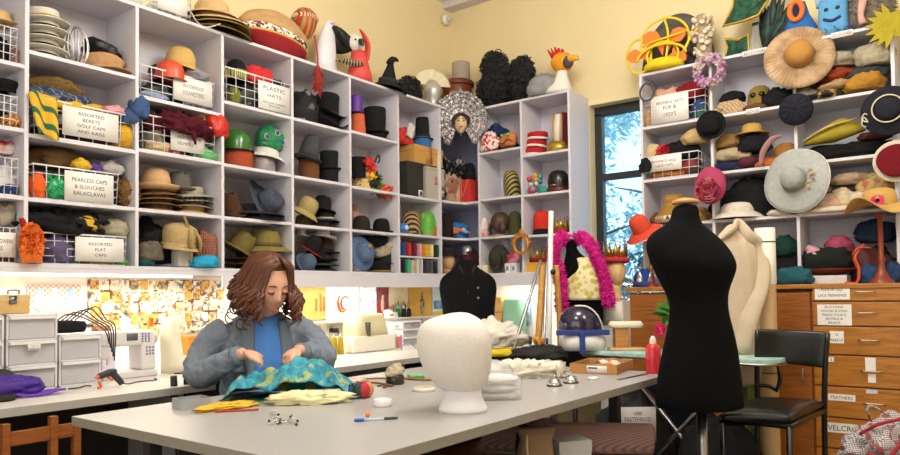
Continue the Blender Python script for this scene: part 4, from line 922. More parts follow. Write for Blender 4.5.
# --- corner bay contents
def KL(p0, p1, hp, z, label, lab=None, d=.015, dep=.27, gx=6, gz=4):
    a = K(p0, z, d); b = K(p1, z, d); return basket(a, b, hp*mpp((a+b)/2), dep, BACK, label, 'white wire baskets of hats', gx, gz, lab)
c1, c2, c3 = 1.937, 1.643, 1.35
P = Vector((4.56, 3.43, c1)); P = A(451, c1, .09); t = thing('carnival_mask', 'brown and white carved mask with black feathers below the silver headdress', 'mask', P, rad(-30))
head_mb((0, 0, .16), (.075, .06, .1)).build('face', pat('noise', '#9c6a4c', '#e2d2c2', 8, .6), t)
MB().loft([(0, .06, .05, 0, 0), (.04, .05, .04, 0, 0), (.09, .035, .035, 0, 0)], 16).build('base', felt('#b08a70'), t)
MB().tuft((0, .01, .25), (.085, .05, .06), 160, .1, .022, 3, .8, .3).build('feathers', pat('noise', '#17171a', '#d8d2ca', 16, .7, thr=.62), t)
P = A(459, c1, .05); t = thing('doll_figure', 'slim pinkish doll figure standing beside the carved mask', 'doll', P, rad(-30))
MB().loft([(0, .05, .035, 0, 0), (.06, .035, .03, 0, 0), (.12, .028, .025, 0, 0), (.17, .034, .028, 0, 0), (.2, .02, .02, 0, 0)], 16).build('body', mat('#c99a86', .6, 0, .1, 12, 0), t)
MB().ball((0, 0, .225), (.025, .027, .03), 14).build('head', mat('#d3a890', .5, 0, 0, 1, 0), t)
P = K(469.5, c1, .07); t = carton(P, .105, .19, .12, 'bright red box standing in the corner bay', '#c9352f', name='red_box', rot=BACK, lidh=.12)
MB().tube([(-.04, -.062, .19), (-.03, -.066, .05), (.0, -.066, .0+.1), (.03, -.064, .19)], .002, 5).build('cord', plastic('#d8a89c'), t)
hat(K(470, c1+.192, .07), 14, 17, 'small black hat on the bright red box', '#17171b', rc=.8, brim='up')
hat(A(447, c2, .12), 22, 26, 'dark brown hat at the back of the corner bay', '#2a211e', rc=.6, brim='up')
P = A(459, c2, .07); t = thing('fish_hat', 'blue hat with an orange and pink fish shape in the corner bay', 'hat', P, rad(-40))
crumple(.085, .07, .075, 21, .12, 7, 24).build('body', felt('#2f74b4'), t)
MB().tube([(-.03, -.06, .06), (.0, -.085, .065), (.04, -.09, .055), (.085, -.085, .045)], [.012, .03, .034, .012], 12, flat=.5).build('fish', pat('stripes', '#d8568a', '#58b5d8', 6, .6), t)
MB().tube([(-.02, -.075, .075), (-.055, -.08, .085), (-.06, -.08, .05), (-.025, -.075, .055)], .014, 8, True).build('orange_loop', felt('#e0762c'), t)
MB().ball((.015, -.10, .075), (.02, .012, .012), 10).build('yellow_patch', felt('#e6c93c'), t)
P = A(447.5, c3, .08); t = thing('mannequin_head', 'tan mannequin head in a dark brown hat low in the corner bay', 'mannequin head', P, rad(-10))
MB().loft([(0, .05, .05, 0, 0), (.05, .035, .035, 0, 0)], 16).build('neck', mat('#b58a5c', .6, 0, .05, 10, 0), t)
head_mb((0, 0, .11), (.06, .07, .08)).build('head', mat('#c39a6c', .6, 0, .05, 10, 0), t)
MB().ring(.055, .1, lambda a, b: .15, .006, 26, 3).lathe([(.06, .15), (.058, .2), (.045, .225), (0, .225)], 22).build('hat', felt('#2f2524'), t)
lump(K(470, c3, .1), 22, 28, 'dark maroon velvet heap low in the corner bay', '#4a1f26', name='velvet_cloth', cat='cloth', d=.14)
hat(K(467, c3+.16, .06), 12, 9, 'small silver cap on the maroon velvet heap', mat('#b9b4b6', .3, .6, .2, 30, 0), rc=.9)
# --- B1
z1, z2, z3, z4 = 2.325, 1.95, 1.644, 1.35
lump(K(494, z1+.1, .13), 26, 18, 'navy blue ruffled cap behind the red and white flowered cap', '#25345c', amp=.4, fold=.3, d=.13, rot=BACK)
lump(K(499, z1, .16), 38, 17, 'black felt base under the monster mask and flowered cap', '#17171a', d=.2, rot=BACK)
lump(K(490, z1+.008, .03), 21, 21, 'red and white flowered cap in front of the navy ruffled cap', pat('cells', '#c43a34', '#e8dcd8', 45, .8, thr=.45), d=.1, rot=BACK)
P = K(509, z1+.025, .05); t = thing('monster_mask', 'orange monster mask with glowing green eyes on the shelf', 'mask', P, rad(-100))
crumple(.075, .05, .06, 31, .15, 8, 26).build('face', felt('#c4794a'), t)
for x in (-.03, .035): MB().ball((x, -.05, .085), (.016, .01, .013), 10).build('eye', plastic('#58c75a'), t)
MB().tube([(-.05, -.035, .03), (-.01, -.055, .02), (.03, -.05, .045), (.06, -.03, .03)], .009, 8).build('snout', felt('#8a4d30'), t)
box((-.025, -.052, .0+.012), (.022, .006, .02), Matrix.Rotation(.5, 4, 'Y')).build('tooth', plastic('#e2d8c8'), t)
t = hat(K(513, z2, .12), 18, 28, 'black and gold snake patterned hood on the middle back shelf', pat('dstripes', '#1b1a18', '#a89a4c', 16, .6), rc=.95, name='snake_hood', cat='hood', tilt=(0, rad(-14), rad(10)))
P = K(501, z3, .08); t = thing('leather_helmet', 'brown leather flying helmet with ear flaps on the back shelf', 'helmet', P, BACK)
MB().ball((0, 0, .115), (.078, .09, .085), 18).build('dome', mat('#4a3626', .5, 0, .25, 18, .25), t)
MB().tube([(-.07, -.03, .12), (-.08, -.035, .06), (-.06, -.04, .008)], [.02, .03, .018], 10, flat=.4).build('ear_flap', mat('#2c211b', .5, 0, .2, 18, .2), t)
MB().tube([(.05, -.05, .12), (.06, -.06, .06), (.05, -.05, .01)], [.02, .03, .018], 10, flat=.4).build('ear_flap', mat('#3b2a20', .5, 0, .2, 18, .2), t)
MB().tube([(-.07, -.06, .006), (0, -.09, .006), (.07, -.06, .006)], .006, 6).build('strap', mat('#c48a44', .6, 0, .1, 18, 0), t)
lump(K(484, z3, .05), 12, 20, 'white and pink folded card cap beside the leather flying helmet', pat('noise', '#e6dcd8', '#c98a80', 9, .7), d=.07, lift=.0, rot=BACK)
hat(K(515, z3, .14), 16, 25, 'olive green cap partly behind the brown flying helmet', '#4c4c30', rc=.9, top='round')
P = K(499.5, z4, .06); t = thing('string_wig', 'dark olive stringy wig hanging over a stand on the lowest back shelf', 'wig', P, BACK)
MB().ball((0, 0, .15), (.075, .075, .075), 16).build('cap', mat('#2b2a1e', .8, 0, .3, 40, .3), t)
mm = MB(); g = random.Random(5)
for i in range(70):
    a = g.uniform(0, 6.28); r = .075; e = g.uniform(.0, .12)
    mm.tube([(r*.3*math.cos(a), r*.3*math.sin(a), .225), (r*math.cos(a), r*math.sin(a), .16), (r*1.05*math.cos(a+.1), r*1.05*math.sin(a+.1), .09), (r*.75*math.cos(a), r*.75*math.sin(a), .004+e)], .0045, 4)
mm.build('strands', mat('#3a3826', .7, 0, .4, 60, .2), t)
for i, (px, w, c, l) in enumerate(((509.5, .05, '#e9e6e4', 'small white carton left of its twin on the lowest back shelf'), (515.5, .05, '#dedbe0', 'small white carton right of its twin on the lowest back shelf'))):
    t = carton(K(px, z4, .04), w, .075, .06, l, c, rot=BACK, name='small_carton', group='small white cartons')
    box((0, -.031, .035), (.02, .002, .03)).build('print', mat('#8d8aa0', .7, 0, .2, 50, 0), t)
lump(K(513, z4+.077, .05), 13, 12, 'pink and red cloth on the small white cartons', pat('noise', '#c03a52', '#e39ab0', 16), name='cloth_scrap', cat='cloth', d=.05, rot=BACK)
box_ = tag(box((0, 0, .035), (.10, .07, .07)).build('cream_box', mat('#e6dcae', .8, 0, .06, 10, 0), bev=.003), 'pale yellow low box below the dark stringy wig', 'box'); box_.location = K(485, z4, .06); box_.rotation_euler.z = BACK
# --- B2
z1, z2, z3, z4 = 2.253, 1.947, 1.633, 1.35
for i in range(3):
    P = K(536.5+[-1, 0, 1.5][i], z1+[0, .062, .125][i], .12); s = mpp(P); r = [13, 12, 12][i]*s*.85
    t = thing('pillbox_hat', ['lowest', 'middle', 'topmost'][i]+' red pillbox hat with white braid in the stack of three', 'hat', P, (0, rad([0, 4, -3][i]), 0), 'red pillbox hats')
    MB().lathe([(r*.95, 0), (r, .03), (r*.98, .057), (r*.9, .06), (0, .06)], 26).build('crown', felt('#b3222a'), t)
    MB().lathe([(r*.99, .004), (r*1.05, .006), (r*1.05, .02), (r*1.0, .022)], 26, M=Matrix.Rotation(.08, 4, 'X')).build('braid', felt('#e3d6cc'), t)
P = K(557, z1, .07); t = thing('gold_mitre', 'white and gold tall mitre with a gold base on the upper back shelf', 'headdress', P, BACK)
MB().loft([(0, .075, .06, 0, 0), (.03, .085, .065, 0, 0), (.075, .06, .05, 0, 0)], 22).build('base', mat('#b9973c', .35, .6, .4, 30, .5, 50), t)
MB().loft([(.075, .035, .03, .01, 0), (.2, .034, .026, .012, 0), (.285, .03, .02, .018, 0)], 18).build('column', mat('#e2dcd2', .5, 0, .05, 12, 0), t)
for x in (-.02, .043): MB().tube([(x-.002, -.022, .075), (x, -.02, .2), (x+.006, -.015, .29)], .006, 6).build('gold_trim', mat('#b38c34', .35, .6, .2, 30, .2), t)
hat(K(563, z1, .18), 17, 41, 'dark red tall hat behind the white and gold mitre', '#6e2226', rc=.9, top='flat', k=.75)
mm = thing('bauble_crown', 'crown of colourful baubles on the back shelf beside a black helmet', 'crown', K(536, z2, .09), BACK)
for i, (x, z, c) in enumerate(((-.045, .13, '#cf3b36'), (-.0, .155, '#e0a23a'), (.035, .14, '#3fa08a'), (.05, .10, '#2f7cae'), (.01, .12, '#d8893c'), (-.02, .095, '#5aa6c8'), (.02, .085, '#e2c58a'), (-.04, .085, '#b8c9c4'))):
    MB().ball((x, -.02+.015*(i % 3), z), .021, 12).build('bauble', plastic(c, .2), mm)
MB().tube([(-.045, 0, .004), (-.04, 0, .13)], .003, 5).tube([(.045, 0, .004), (.045, 0, .13)], .003, 5).tube([(0, .01, .004), (0, 0, .15)], .003, 5).build('wires', metal(), mm)
MB().lathe([(.06, 0), (.062, .012), (.05, .014), (0, .012)], 20).build('base', plastic('#9fb8b4'), mm)
t = thing('patterned_ball', 'small red and blue patterned ball in front of the bauble crown', 'ball', K(532, z2, .03), 0); MB().ball((0, 0, .035), .035, 16).build('shell', pat('cells', '#b5433c', '#5f93b8', 40, .5), t); MB().lathe([(.012, .062), (.014, .072), (0, .074)], 10).build('cap', metal(), t)
lump(K(543, z2, .05), 10, 8, 'small teal cloth beside the patterned ball', '#3f8a86', name='cloth_scrap', cat='cloth', d=.05, rot=BACK)
P = K(558.5, z2, .1); t = thing('jockey_helmet', 'glossy black helmet with a dark red brim on the back shelf', 'helmet', P, BACK)
MB().lathe([(.078, .03), (.082, .09), (.075, .135), (.05, .165), (0, .175)], 26).build('shell', mat('#191819', .25, 0, .05, 8, 0), t)
MB().lathe([(.08, 0), (.088, .004), (.086, .035), (.08, .038)], 26).build('brim', mat('#5c1c20', .35, 0, .05, 8, 0), t)
MB().box((0, -.086, .05), (.05, .004, .012)).build('badge', metal('#a8a8ac'), t)
cap(K(542, z3, .1), 22, 25, 'red and black baseball cap on the back shelf', '#cc3526', visor='#1a1a1d', rot=BACK+.5, flare=1.0)
def crown(P, r, h, label, c1, c2, n=7, rot=0, name='crown'):
    t = thing(name, label, 'crown', P, rot)
    MB().lathe([(r*.96, 0), (r, 0), (r*1.02, h*.3), (r*.98, h*.32), (r*.95, h*.02)], 30).build('band', felt(c2), t)
    m = MB()
    for i in range(n):
        a = 2*PI*i/n; x, y = r*math.cos(a), r*math.sin(a); tx, ty = -math.sin(a)*r*.35, math.cos(a)*r*.35
        m.add([(x-tx, y-ty, h*.28), (x+tx, y+ty, h*.28), (x*1.1, y*1.1, h*.95), (x*.93-tx, y*.93-ty, h*.28), (x*.93+tx, y*.93+ty, h*.28), (x*1.04, y*1.04, h*.95)], [(0, 1, 2), (4, 3, 5), (0, 2, 5, 3), (1, 4, 5, 2), (0, 3, 4, 1)])
    m.build('points', mat(c1, .3, .8, .25, 40, .2), t)
    for i in range(n):
        a = 2*PI*i/n; MB().ball((r*1.08*math.cos(a), r*1.08*math.sin(a), h*.97), r*.09, 8).build('jewel', plastic(['#b3262c', '#d9b64a', '#7a3f8c'][i % 3], .15), t)
    return t
crown(K(561, z3, .1), .058, .13, 'small gold crown beside the red and black baseball cap', '#c9a24a', '#a8322f')
crown(K(538, z4+.0, .12), .065, .12, 'red and gold jewelled crown on the lowest back shelf', '#c9a24a', '#8e2726').location.z = z4+.076
t = carton(K(537, z4, .1), .15, .074, .14, 'bright yellow box under the jewelled crown on the lowest back shelf', '#e0a52c', rot=BACK)
# gold frame hanging on shelf front
P = K(521, 1.56, -.045); t = thing('gold_frame_mask', 'ornate round gold frame hanging on the front of the back shelving', 'frame', P, BACK)
MB().tube([(.062*math.cos(a*PI/14), -.0, .068*math.sin(a*PI/14)) for a in range(28)], .013, 8, True).build('ring', mat('#c98a34', .35, .5, .3, 30, .3), t)
m = MB()
for a in range(9): q = PI*(.05+.9*a/8); m.ball((.078*math.cos(q), 0, .082*math.sin(q)+.004*(a == 4)), (.014, .012, .014), 8)
m.tube([(-.02, 0, .075), (0, 0, .115), (.02, 0, .075)], .009, 6).build('ornaments', mat('#c07f30', .35, .5, .3, 30, .3), t)
MB().tube([(0, .005, .08), (.0, .03, .09)], .003, 5).build('hook', metal(), t)
# ================================================================== right unit: on top
F90 = (0, -PI/2, 0)                                     # a hat hung so that its crown points into the room
def hung(px, py, w, h, label, col, e=.05, dy=0, dzr=0, name='hat', **k):
    P = PX(px, py, XF-e)
    return hat(P, w, h, label, col, tilt=(dzr, -PI/2+dy, 0), name=name, group=None, **k)
P = K(672, Z_T, .2); t = thing('arch_hat', 'large dark grey felt arch hat behind the yellow wire headdress', 'hat', P, BACK)
def arch(u, v):
    a = PI*(.02+.96*u); R_ = .16+.06*math.sin(a); 
    return (-.25*math.cos(a)*(.55+.45*v)+.05, -.02-.05*math.sin(v*PI), .02+.40*math.sin(a)*(.35+.65*v))
MB().sheet(arch, 30, 8).build('brim', felt('#5a5856'), t, solid=.02)
MB().ball((.03, .02, .09), (.13, .07, .1), 20).build('crown', felt('#4c4a4a'), t)
P = K(664, Z_T, .03); s = mpp(P); t = thing('wire_headdress', 'bright yellow wire headdress with orange fish shapes on the top shelf', 'headdress', P, (0, 0, BACK+.1))
YEL = plastic('#e3c416', .4)
def circ(cx, cz, rx, rz, a0=0, a1=2*PI, y=0, n=30): return [(cx+rx*math.cos(a0+(a1-a0)*i/(n-1)), y, cz+rz*math.sin(a0+(a1-a0)*i/(n-1))) for i in range(n)]
mb = MB()
mb.tube(circ(.01, .21, .16, .15), .0085, 8).tube(circ(-.17, .13, .085, .12), .0085, 8).tube(circ(.0, .10, .105, .09, y=-.03), .0085, 8).tube(circ(.0, .08, .16, .085, 0, PI, y=-.06), .008, 8)
mb.tube([(.01, 0, .36), (.04, -.03, .24), (.03, -.04, .1), (.0, -.02, .03)], .008, 8).tube([(-.15, 0, .19), (-.05, -.04, .2), (.1, -.04, .22), (.17, 0, .25)], .007, 8).tube([(.12, 0, .1), (.2, 0, .22), (.24, .02, .26)], .008, 8)
mb.build('wire_rings', YEL, t)
MB().loft([(0.008, .13, .09, 0, 0), (.04, .135, .095, 0, 0), (.07, .1, .08, 0, 0)], 24).build('base', mat('#e0c312', .8, 0, .15, 30, .4), t)
def fish(x, z, k, a, y):
    v = [(-.5, -.35), (-.36, 0), (-.5, .35), (-.15, .13), (.1, .3), (.35, .22), (.5, 0), (.35, -.22), (.1, -.3), (-.15, -.13)]
    m = MB(); n = len(v); c, s_ = math.cos(a), math.sin(a)
    q = [(x+k*(p*c-r*s_), z+k*(p*s_+r*c)) for p, r in v]
    m.add([(p, y-.004, r) for p, r in q]+[(p, y+.004, r) for p, r in q], [tuple(range(n)), tuple(range(2*n-1, n-1, -1))]+[(i, n+i, n+(i+1) % n, (i+1) % n) for i in range(n)])
    return m
for (x, z, k, a) in ((-.17, .13, .16, PI), (-.05, .21, .2, 2.6), (.08, .21, .17, .5), (.1, .08, .13, -.6)): fish(x, z, k, a, -.02).build('fish', mat('#e8792a', .8, 0, .1, 20, .2), t, smooth=False)
P = K(703, Z_T, .08); t = thing('shell_headdress', 'tall cream headdress of shells and flowers on the top shelf', 'headdress', P, BACK)
mm = MB(); g = random.Random(3)
for i in range(95):
    z = g.uniform(.01, .34); x = .07*(1-abs(z-.2)*2)*g.uniform(-1, 1)+.0; y = g.uniform(-.05, .03)
    mm.lathe([(0, -.004), (.014, .0), (.02, .01), (.012, .012), (0, .006)], 7, Matrix.Translation((x, y, z)) @ Euler((g.uniform(.6, 2.2), g.uniform(-.8, .8), g.uniform(0, 6))).to_matrix().to_4x4())
mm.build('shells', mat('#d6c6ad', .7, 0, .3, 30, .3), t)
MB().tube([(0, .01, 0), (.01, .01, .2), (-.01, .01, .34)], [.05, .05, .03], 10).build('core', felt('#a3937d'), t)
P = PX(709.5, 70, XF-.06); s = mpp(P); t = thing('lace_wreath', 'pale pink ruffled lace wreath hanging on the front of the right shelving', 'wreath', P, BACK)
mm = MB()
for i in range(26):
    a = 2*PI*i/26; mm.tuft((12*s*math.cos(a), 0, 12.5*s*math.sin(a)), (.012, .014, .012), 26, .022, .02, i, 0, .7)
mm.build('ruffles', pat('noise', '#d9c4c2', '#c98fc2', 9, .8), t); MB().tube(circ(0, 0, 12*s, 12.5*s), .012, 8, True).build('ring', felt('#cdb6b2'), t)
# green and gold star hat
P = K(757, Z_T, .1); t = thing('harlequin_hat', 'dark green and gold pointed harlequin headdress on a silver stand', 'headdress', P, BACK)
def star(c, pts, th, m1, m2, nm):
    n = len(pts); v = [(c[0], c[1]-th, c[2])]+[(c[0]+x, c[1]+y, c[2]+z) for x, y, z in pts]+[(c[0], c[1]+th, c[2])]
    MB().add(v, [(0, i+1, (i+1) % n+1) for i in range(n)]+[(n+1, (i+1) % n+1, i+1) for i in range(n)]).build(nm, m1, t, smooth=False)
    MB().tube([(c[0]+x, c[1]+y-.006, c[2]+z) for x, y, z in pts], .009, 6, True).build('gold_edging', m2, t)
GRN = pat('noise', '#0f3b2a', '#1f5a44', 34, .7); GLD = mat('#b8963c', .4, .5, .3, 40, .3)
star((-.03, -.04, .26), [(-.16, 0, -.04), (-.1, 0, .07), (-.08, 0, .16), (.0, 0, .12), (.1, 0, .2), (.2, .0, .14), (.1, 0, .04), (.06, -.02, -.03), (-.03, -.03, -.05)], .05, GRN, GLD, 'upper_star')
star((-.10, -.03, .07), [(-.09, 0, -.06), (-.07, 0, .01), (-.085, 0, .065), (.0, 0, .04), (.06, 0, .06), (.06, 0, -.06)], .035, GRN, GLD, 'lower_star')
feathers(MB(), (.05, 0, .02), 11, .32, .05, 1.1, 8, (.45, 0, 0)).build('dark_feathers', pat('noise', '#121716', '#23463a', 18, .6), t, solid=.004)
mm = MB()
for i in range(7): mm.tube([(-.035+.012*i, -.05, .002), (-.02+.007*i, -.045, .09), (-.015+.006*i, -.03, .2)], .004, 5)
mm.build('silver_stand', metal('#9c9c98', .4), t)
P = K(801, Z_T, .1); t = thing('horn_hat', 'bright blue pointed sleeve hat with an orange lined opening', 'hat', P, BACK)
MB().loft([(0, .11, .07, 0, 0), (.1, .095, .06, .0, 0), (.18, .06, .05, -.005, -.01), (.26, .05, .045, -.015, -.02)], 24).build('sleeve', mat('#1f66b4', .8, 0, .15, 15, .3), t)
MB().tube([(-.1, -.01, .02), (-.15, -.01, .05), (-.17, 0, .02)], [.04, .022, .004], 10).build('tip', mat('#1f66b4', .8, 0, .15, 15, .3), t)
MB().tube(circ(-.01, .2, .035, .055, y=-.07), .016, 8, True).build('orange_collar', felt('#dc7434'), t)
MB().ball((-.01, -.06, .2), (.03, .012, .05), 12).build('dark_opening', felt('#242a4c'), t)
P = K(834, Z_T, .06); s = mpp(P); t = thing('monster_hat', 'light blue knitted monster face hat on the top shelf', 'hat', P, BACK)
MB().loft([(0.004, .072, .05, 0, 0), (.05, .08, .055, .0, 0), (.14, .078, .055, .0, 0), (.22, .075, .05, 0, 0), (.25, .05, .03, 0, 0)], 24, p=3).build('face', knit('#5f9fcf'), t)
for x in (-.03, .03): MB().ball((x, -.054, .155), (.013, .008, .011), 10).build('eye', plastic('#15151a'), t)
MB().tube([(-.045, -.052, .10), (0, -.06, .082), (.045, -.052, .10)], .009, 8).build('mouth', felt('#27406e'), t)
MB().tuft((0, 0, .03), (.08, .055, .03), 200, .03, .009, 7, -.5, .3, zmin=.002).build('fringe', mat('#3f86b0', .8, 0, .3, 40, .2), t)
for x in (-.07, .07): MB().tube([(x, 0, .2), (x*1.3, 0, .26)], [.022, .006], 8).build('ear', knit('#8fb4d0'), t)
P = K(866, Z_T, .14); t = thing('fur_hat', 'grey brown fur hat heaped on the top shelf with a pink tail', 'hat', P, BACK)
MB().ball((0, 0, .12), (.15, .09, .11), 18).tuft((0, 0, .12), (.15, .09, .115), 900, .03, .007, 3, -.3, zmin=.002).build('fur', mat('#7d7166', .95, 0, .4, 40, .3), t)
MB().tube([(.02, -.1, .24), (.0, -.12, .15), (-.01, -.125, .08), (0, -.12, .03)], [.02, .022, .016, .02], 10).build('tail', mat('#d3a598', .8, 0, .2, 30, .4), t)
P = PX(893, 25, XF-.03); t = thing('leaf_fan', 'yellow felt leaf fan sticking out of the right end of the top shelf', 'fan', P, BACK)
m = MB()
for i in range(8):
    a = PI*(.62+.8*i/7); m.add([(.02*math.cos(a+.7), -.004, .02*math.sin(a+.7)), (.02*math.cos(a-.7), .0, .02*math.sin(a-.7)), (.09*math.cos(a-.19), -.012, .09*math.sin(a-.19)), (.14*math.cos(a), -.02, .14*math.sin(a)), (.09*math.cos(a+.19), -.012, .09*math.sin(a+.19))], [(0, 1, 2, 3, 4)])
m.add([(-.02, 0, -.06), (.14, .0, -.1), (.14, 0, .09), (-.02, 0, .07)], [(0, 1, 2, 3)])
m.build('leaves', mat('#a8981a', .8, 0, .15, 30, .3), t, smooth=False, solid=.008)
# ------------------------------------------------------------------ hats hung on the front edge
P = PX(799, 56, XF-.05); s = mpp(P)
t = thing('sun_hat', 'large pleated beige sun hat hanging in front of the upper right shelves', 'hat', P, (rad(12), -PI/2+.15, 0)); Rr = 32.5*s
MB().ring(Rr*.36, Rr, lambda r, q: -.02*(r/Rr)**2+.0035*math.sin(q*44), .006, 176, 4).build('brim', pat('noise', '#c0a382', '#a3845f', 10, .9), t)
MB().lathe([(Rr*.40, 0), (Rr*.40, .04), (Rr*.36, .075), (Rr*.24, .095), (0, .10)], 30).build('crown', mat('#b3813c', .85, 0, .15, 25, .4), t)
t = hung(711, 125, 29, 9, 'round black pleated hat hanging below the pink wreath', '#121216', rc=.75, e=.05)
t = thing('navy_cap', 'round navy pleated cap hanging below the big beige sun hat', 'cap', PX(796.5, 110, XF-.05), F90); s = mpp(t.location)
MB().lathe([(15.5*s, 0), (16*s, .02), (14*s, .045), (6*s, .06), (0, .062)], 60, fn=lambda p: Vector((p.x, p.y, p.z+.004*math.sin(math.atan2(p.y, p.x)*12)))).build('crown', felt('#22222e'), t)
MB().ball((0, 0, .063), (.012, .012, .008), 10).build('button', felt('#1a1a24'), t)
t = hung(889, 111, 50, 16, 'big navy hat with a looped cream cord hanging at the right edge', '#23232c', rc=.5, brim='droop', curl=.15, e=.06)
s = mpp(t.location)
MB().tube([(13.5*s*math.cos(a*PI/12), 13.5*s*math.sin(a*PI/12), .075-.002) for a in range(24)], .004, 6, True).tube([(-.02, .09, .01), (.0, .115, .02), (-.03, .13, .015), (-.05, .10, .02), (-.02, .12, .02), (-.06, .13, .015), (-.075, .11, .015)], .004, 6).build('cream_cord', felt('#d9cdb4'), t)
t = thing('ruffle_flower_hat', 'pink hat with a big ruffled rose hanging on the right shelving divider', 'hat', PX(711.5, 189, XF-.06), F90); s = mpp(t.location)
MB().ball((.02, 0, .02), (19*s, 15.5*s, .05), 20).build('crown', mat('#a8365e', .8, 0, .2, 20, .3), t)
m = MB(); g = random.Random(2)
for i in range(46):
    a = g.uniform(0, 6.28); r = .07*math.sqrt(g.random()); k = .03
    m.sheet(lambda u, v, a=a, r=r, q=g.uniform(.5, 1.3): (-.015+(r+.012*v)*math.cos(a+(u-.5)*q), (r+.012*v)*math.sin(a+(u-.5)*q), .05+.035*v+.02*(1-r/.07)+.006*math.sin(u*9)), 6, 2)
m.build('rose', pat('noise', '#a32c3c', '#d9808a', 14, .7), t, solid=.002)
P = PX(795, 180, XF-.06); s = mpp(P)
t = thing('gauze_hat', 'big grey gauze brimmed hat with small flowers hanging on the right shelving', 'hat', P, (rad(-10), -PI/2+.1, 0)); Rr = 32*s
MB().ring(Rr*.34, Rr, lambda r, q: -.02*(r/Rr)**2+.012*math.sin(q*3+.6)*(r/Rr)**2, .004, 60, 6).build('brim', pat('noise', '#b7bab6', '#9ea2a2', 40, .9, soft=.3), t)
MB().lathe([(Rr*.36, 0), (Rr*.36, .05), (Rr*.3, .085), (0, .09)], 28).build('crown', pat('noise', '#aeb1ad', '#8f9395', 40, .9, soft=.3), t)
MB().tube([(Rr*math.cos(a*PI/18), Rr*math.sin(a*PI/18), -.02+.012*math.sin(a*PI/18*3+.6)) for a in range(36)], .004, 5, True).build('brim_edging', felt('#d9d6cc'), t)
for (x, y, c) in ((.03, -.09, '#d9b8a6'), (-.0, -.105, '#c9a890'), (-.045, -.08, '#dcc58a'), (.02, .05, '#e6e2da'), (-.02, .06, '#efeae2'), (.0, .035, '#e2ded6')): MB().tuft((x, y, .012), (.008, .008, .004), 18, .018, .012, 3, .2, .5).build('flower', felt(c), t)
t = hung(897, 161, 42, 8, 'dark red drum hat with a cream rim hanging at the right edge', '#6e1420', rc=.82, top='flat', e=.05, bcol='#d9ceb8')
# ------------------------------------------------------------------ right unit rows
r1, r2, r3, r4 = 2.32, 1.955, 1.645, 1.2205
KL(646, 706, 29, r1, 'wire basket with a three-line card in the top right shelving', (.1, .73, .02, .98, [('WOMENS HATS', .8), ('FUR &', 1.05), ("1920'S", 1.05)], .72), d=.0)
lump(K(669, r1+.16, .12), 30, 17, 'pale pink padded cap above the three-line card', '#cf9a80', rot=BACK, d=.15)
lump(K(691, r1+.15, .12), 26, 22, 'crimson velvet cap beside the pale pink padded cap', '#8a1c24', rot=BACK, d=.15, amp=.3)
lump(K(674, r1+.13, .17), 44, 13, 'black fur cap just above the three-line card', '#151418', rot=BACK, d=.2)
lump(K(700, r1+.006, .05), 14, 22, 'navy and green cap at the right end of the three-line basket', pat('noise', '#22386e', '#1f5a48', 10), rot=BACK, d=.1)
lump(K(650, r1+.006, .05), 10, 20, 'tan cap at the left end of the three-line basket', '#b48a5a', rot=BACK, d=.08)
t = tag(MB().tube([(0, .05*math.cos(a*PI/10)+.0, .06*math.sin(a*PI/10)) for a in range(20)], .007, 6, True).build('headband', felt('#55534f')), 'dark grey headband loop hanging at the upper left corner of the right shelving', 'headband'); t.location = PX(647, 92, XF-.01)
def RI(px, lift, z, off, w, h, label, col, **k): return lump(K(px, z+lift, off), w, h, label, col, rot=BACK, **k)
beret(K(733, r1+.06, .14), 26, 16, 'black beret at the upper middle of the right shelving', '#17171c')
RI(731, 0, r1, .09, 32, 16, 'cream quilted cap with dark piping below the black beret', pat('dstripes', '#c7aa86', '#8e7050', 20, .9, thr=.85))
t = hat(K(760, r1+.03, .12), 27, 22, 'olive cloth hat with black goggles in the upper middle shelf', '#8a7536', rc=.85, top='round', band=None)
for y in (-.025, .025): MB().ball((-.058, y, .075), (.016, .02, .018), 10).build('goggle', plastic('#15151a', .15), t)
RI(757, 0, r1, .07, 24, 9, 'dusty brown cap below the olive goggle hat', '#6b4636')
RI(780, 0, r1, .1, 30, 22, 'black cap right of the olive goggle hat', '#1b1c1e', d=.2)
lst = [(806, .0, .07, 26, 17, '#8d8578', 'soft grey beige cap with a dark spot in the lower left of the full shelf'), (805, .11, .12, 24, 18, '#b9aaa6', 'pinkish white cap in the middle left of the full shelf'), (808, .2, .13, 26, 16, '#8f8a86', 'grey cap at the top left of the full shelf'),
       (826, .0, .04, 28, 9, pat('cells', '#22201c', '#b8964a', 45, .7, thr=.7), 'gold embroidered black cap at the bottom of the full shelf'), (836, .05, .08, 32, 12, '#a98a64', 'tan cap above the gold embroidered cap'), (835, .11, .11, 36, 14, '#8c3a1f', 'rust brown cap in the middle of the full shelf'), (835, .195, .11, 38, 17, '#a39885', 'stone grey cap topmost in the middle of the full shelf'),
       (866, .02, .06, 36, 17, '#b07f2f', 'golden brown beret at the lower right of the full shelf'), (868, .1, .11, 36, 13, '#3d4242', 'dark grey cap above the golden brown beret'), (877, .16, .08, 34, 24, '#aca28a', 'pale stone felt hat topmost at the right of the full shelf')]
for (px, l, d, w, h, c, lab) in lst: RI(px, l, r1, d, w, h, lab, c, d=.17)
RI(818, .005, r1, .03, 40, 6, 'flat black cap along the bottom of the full shelf', '#1c1d1f', d=.1)
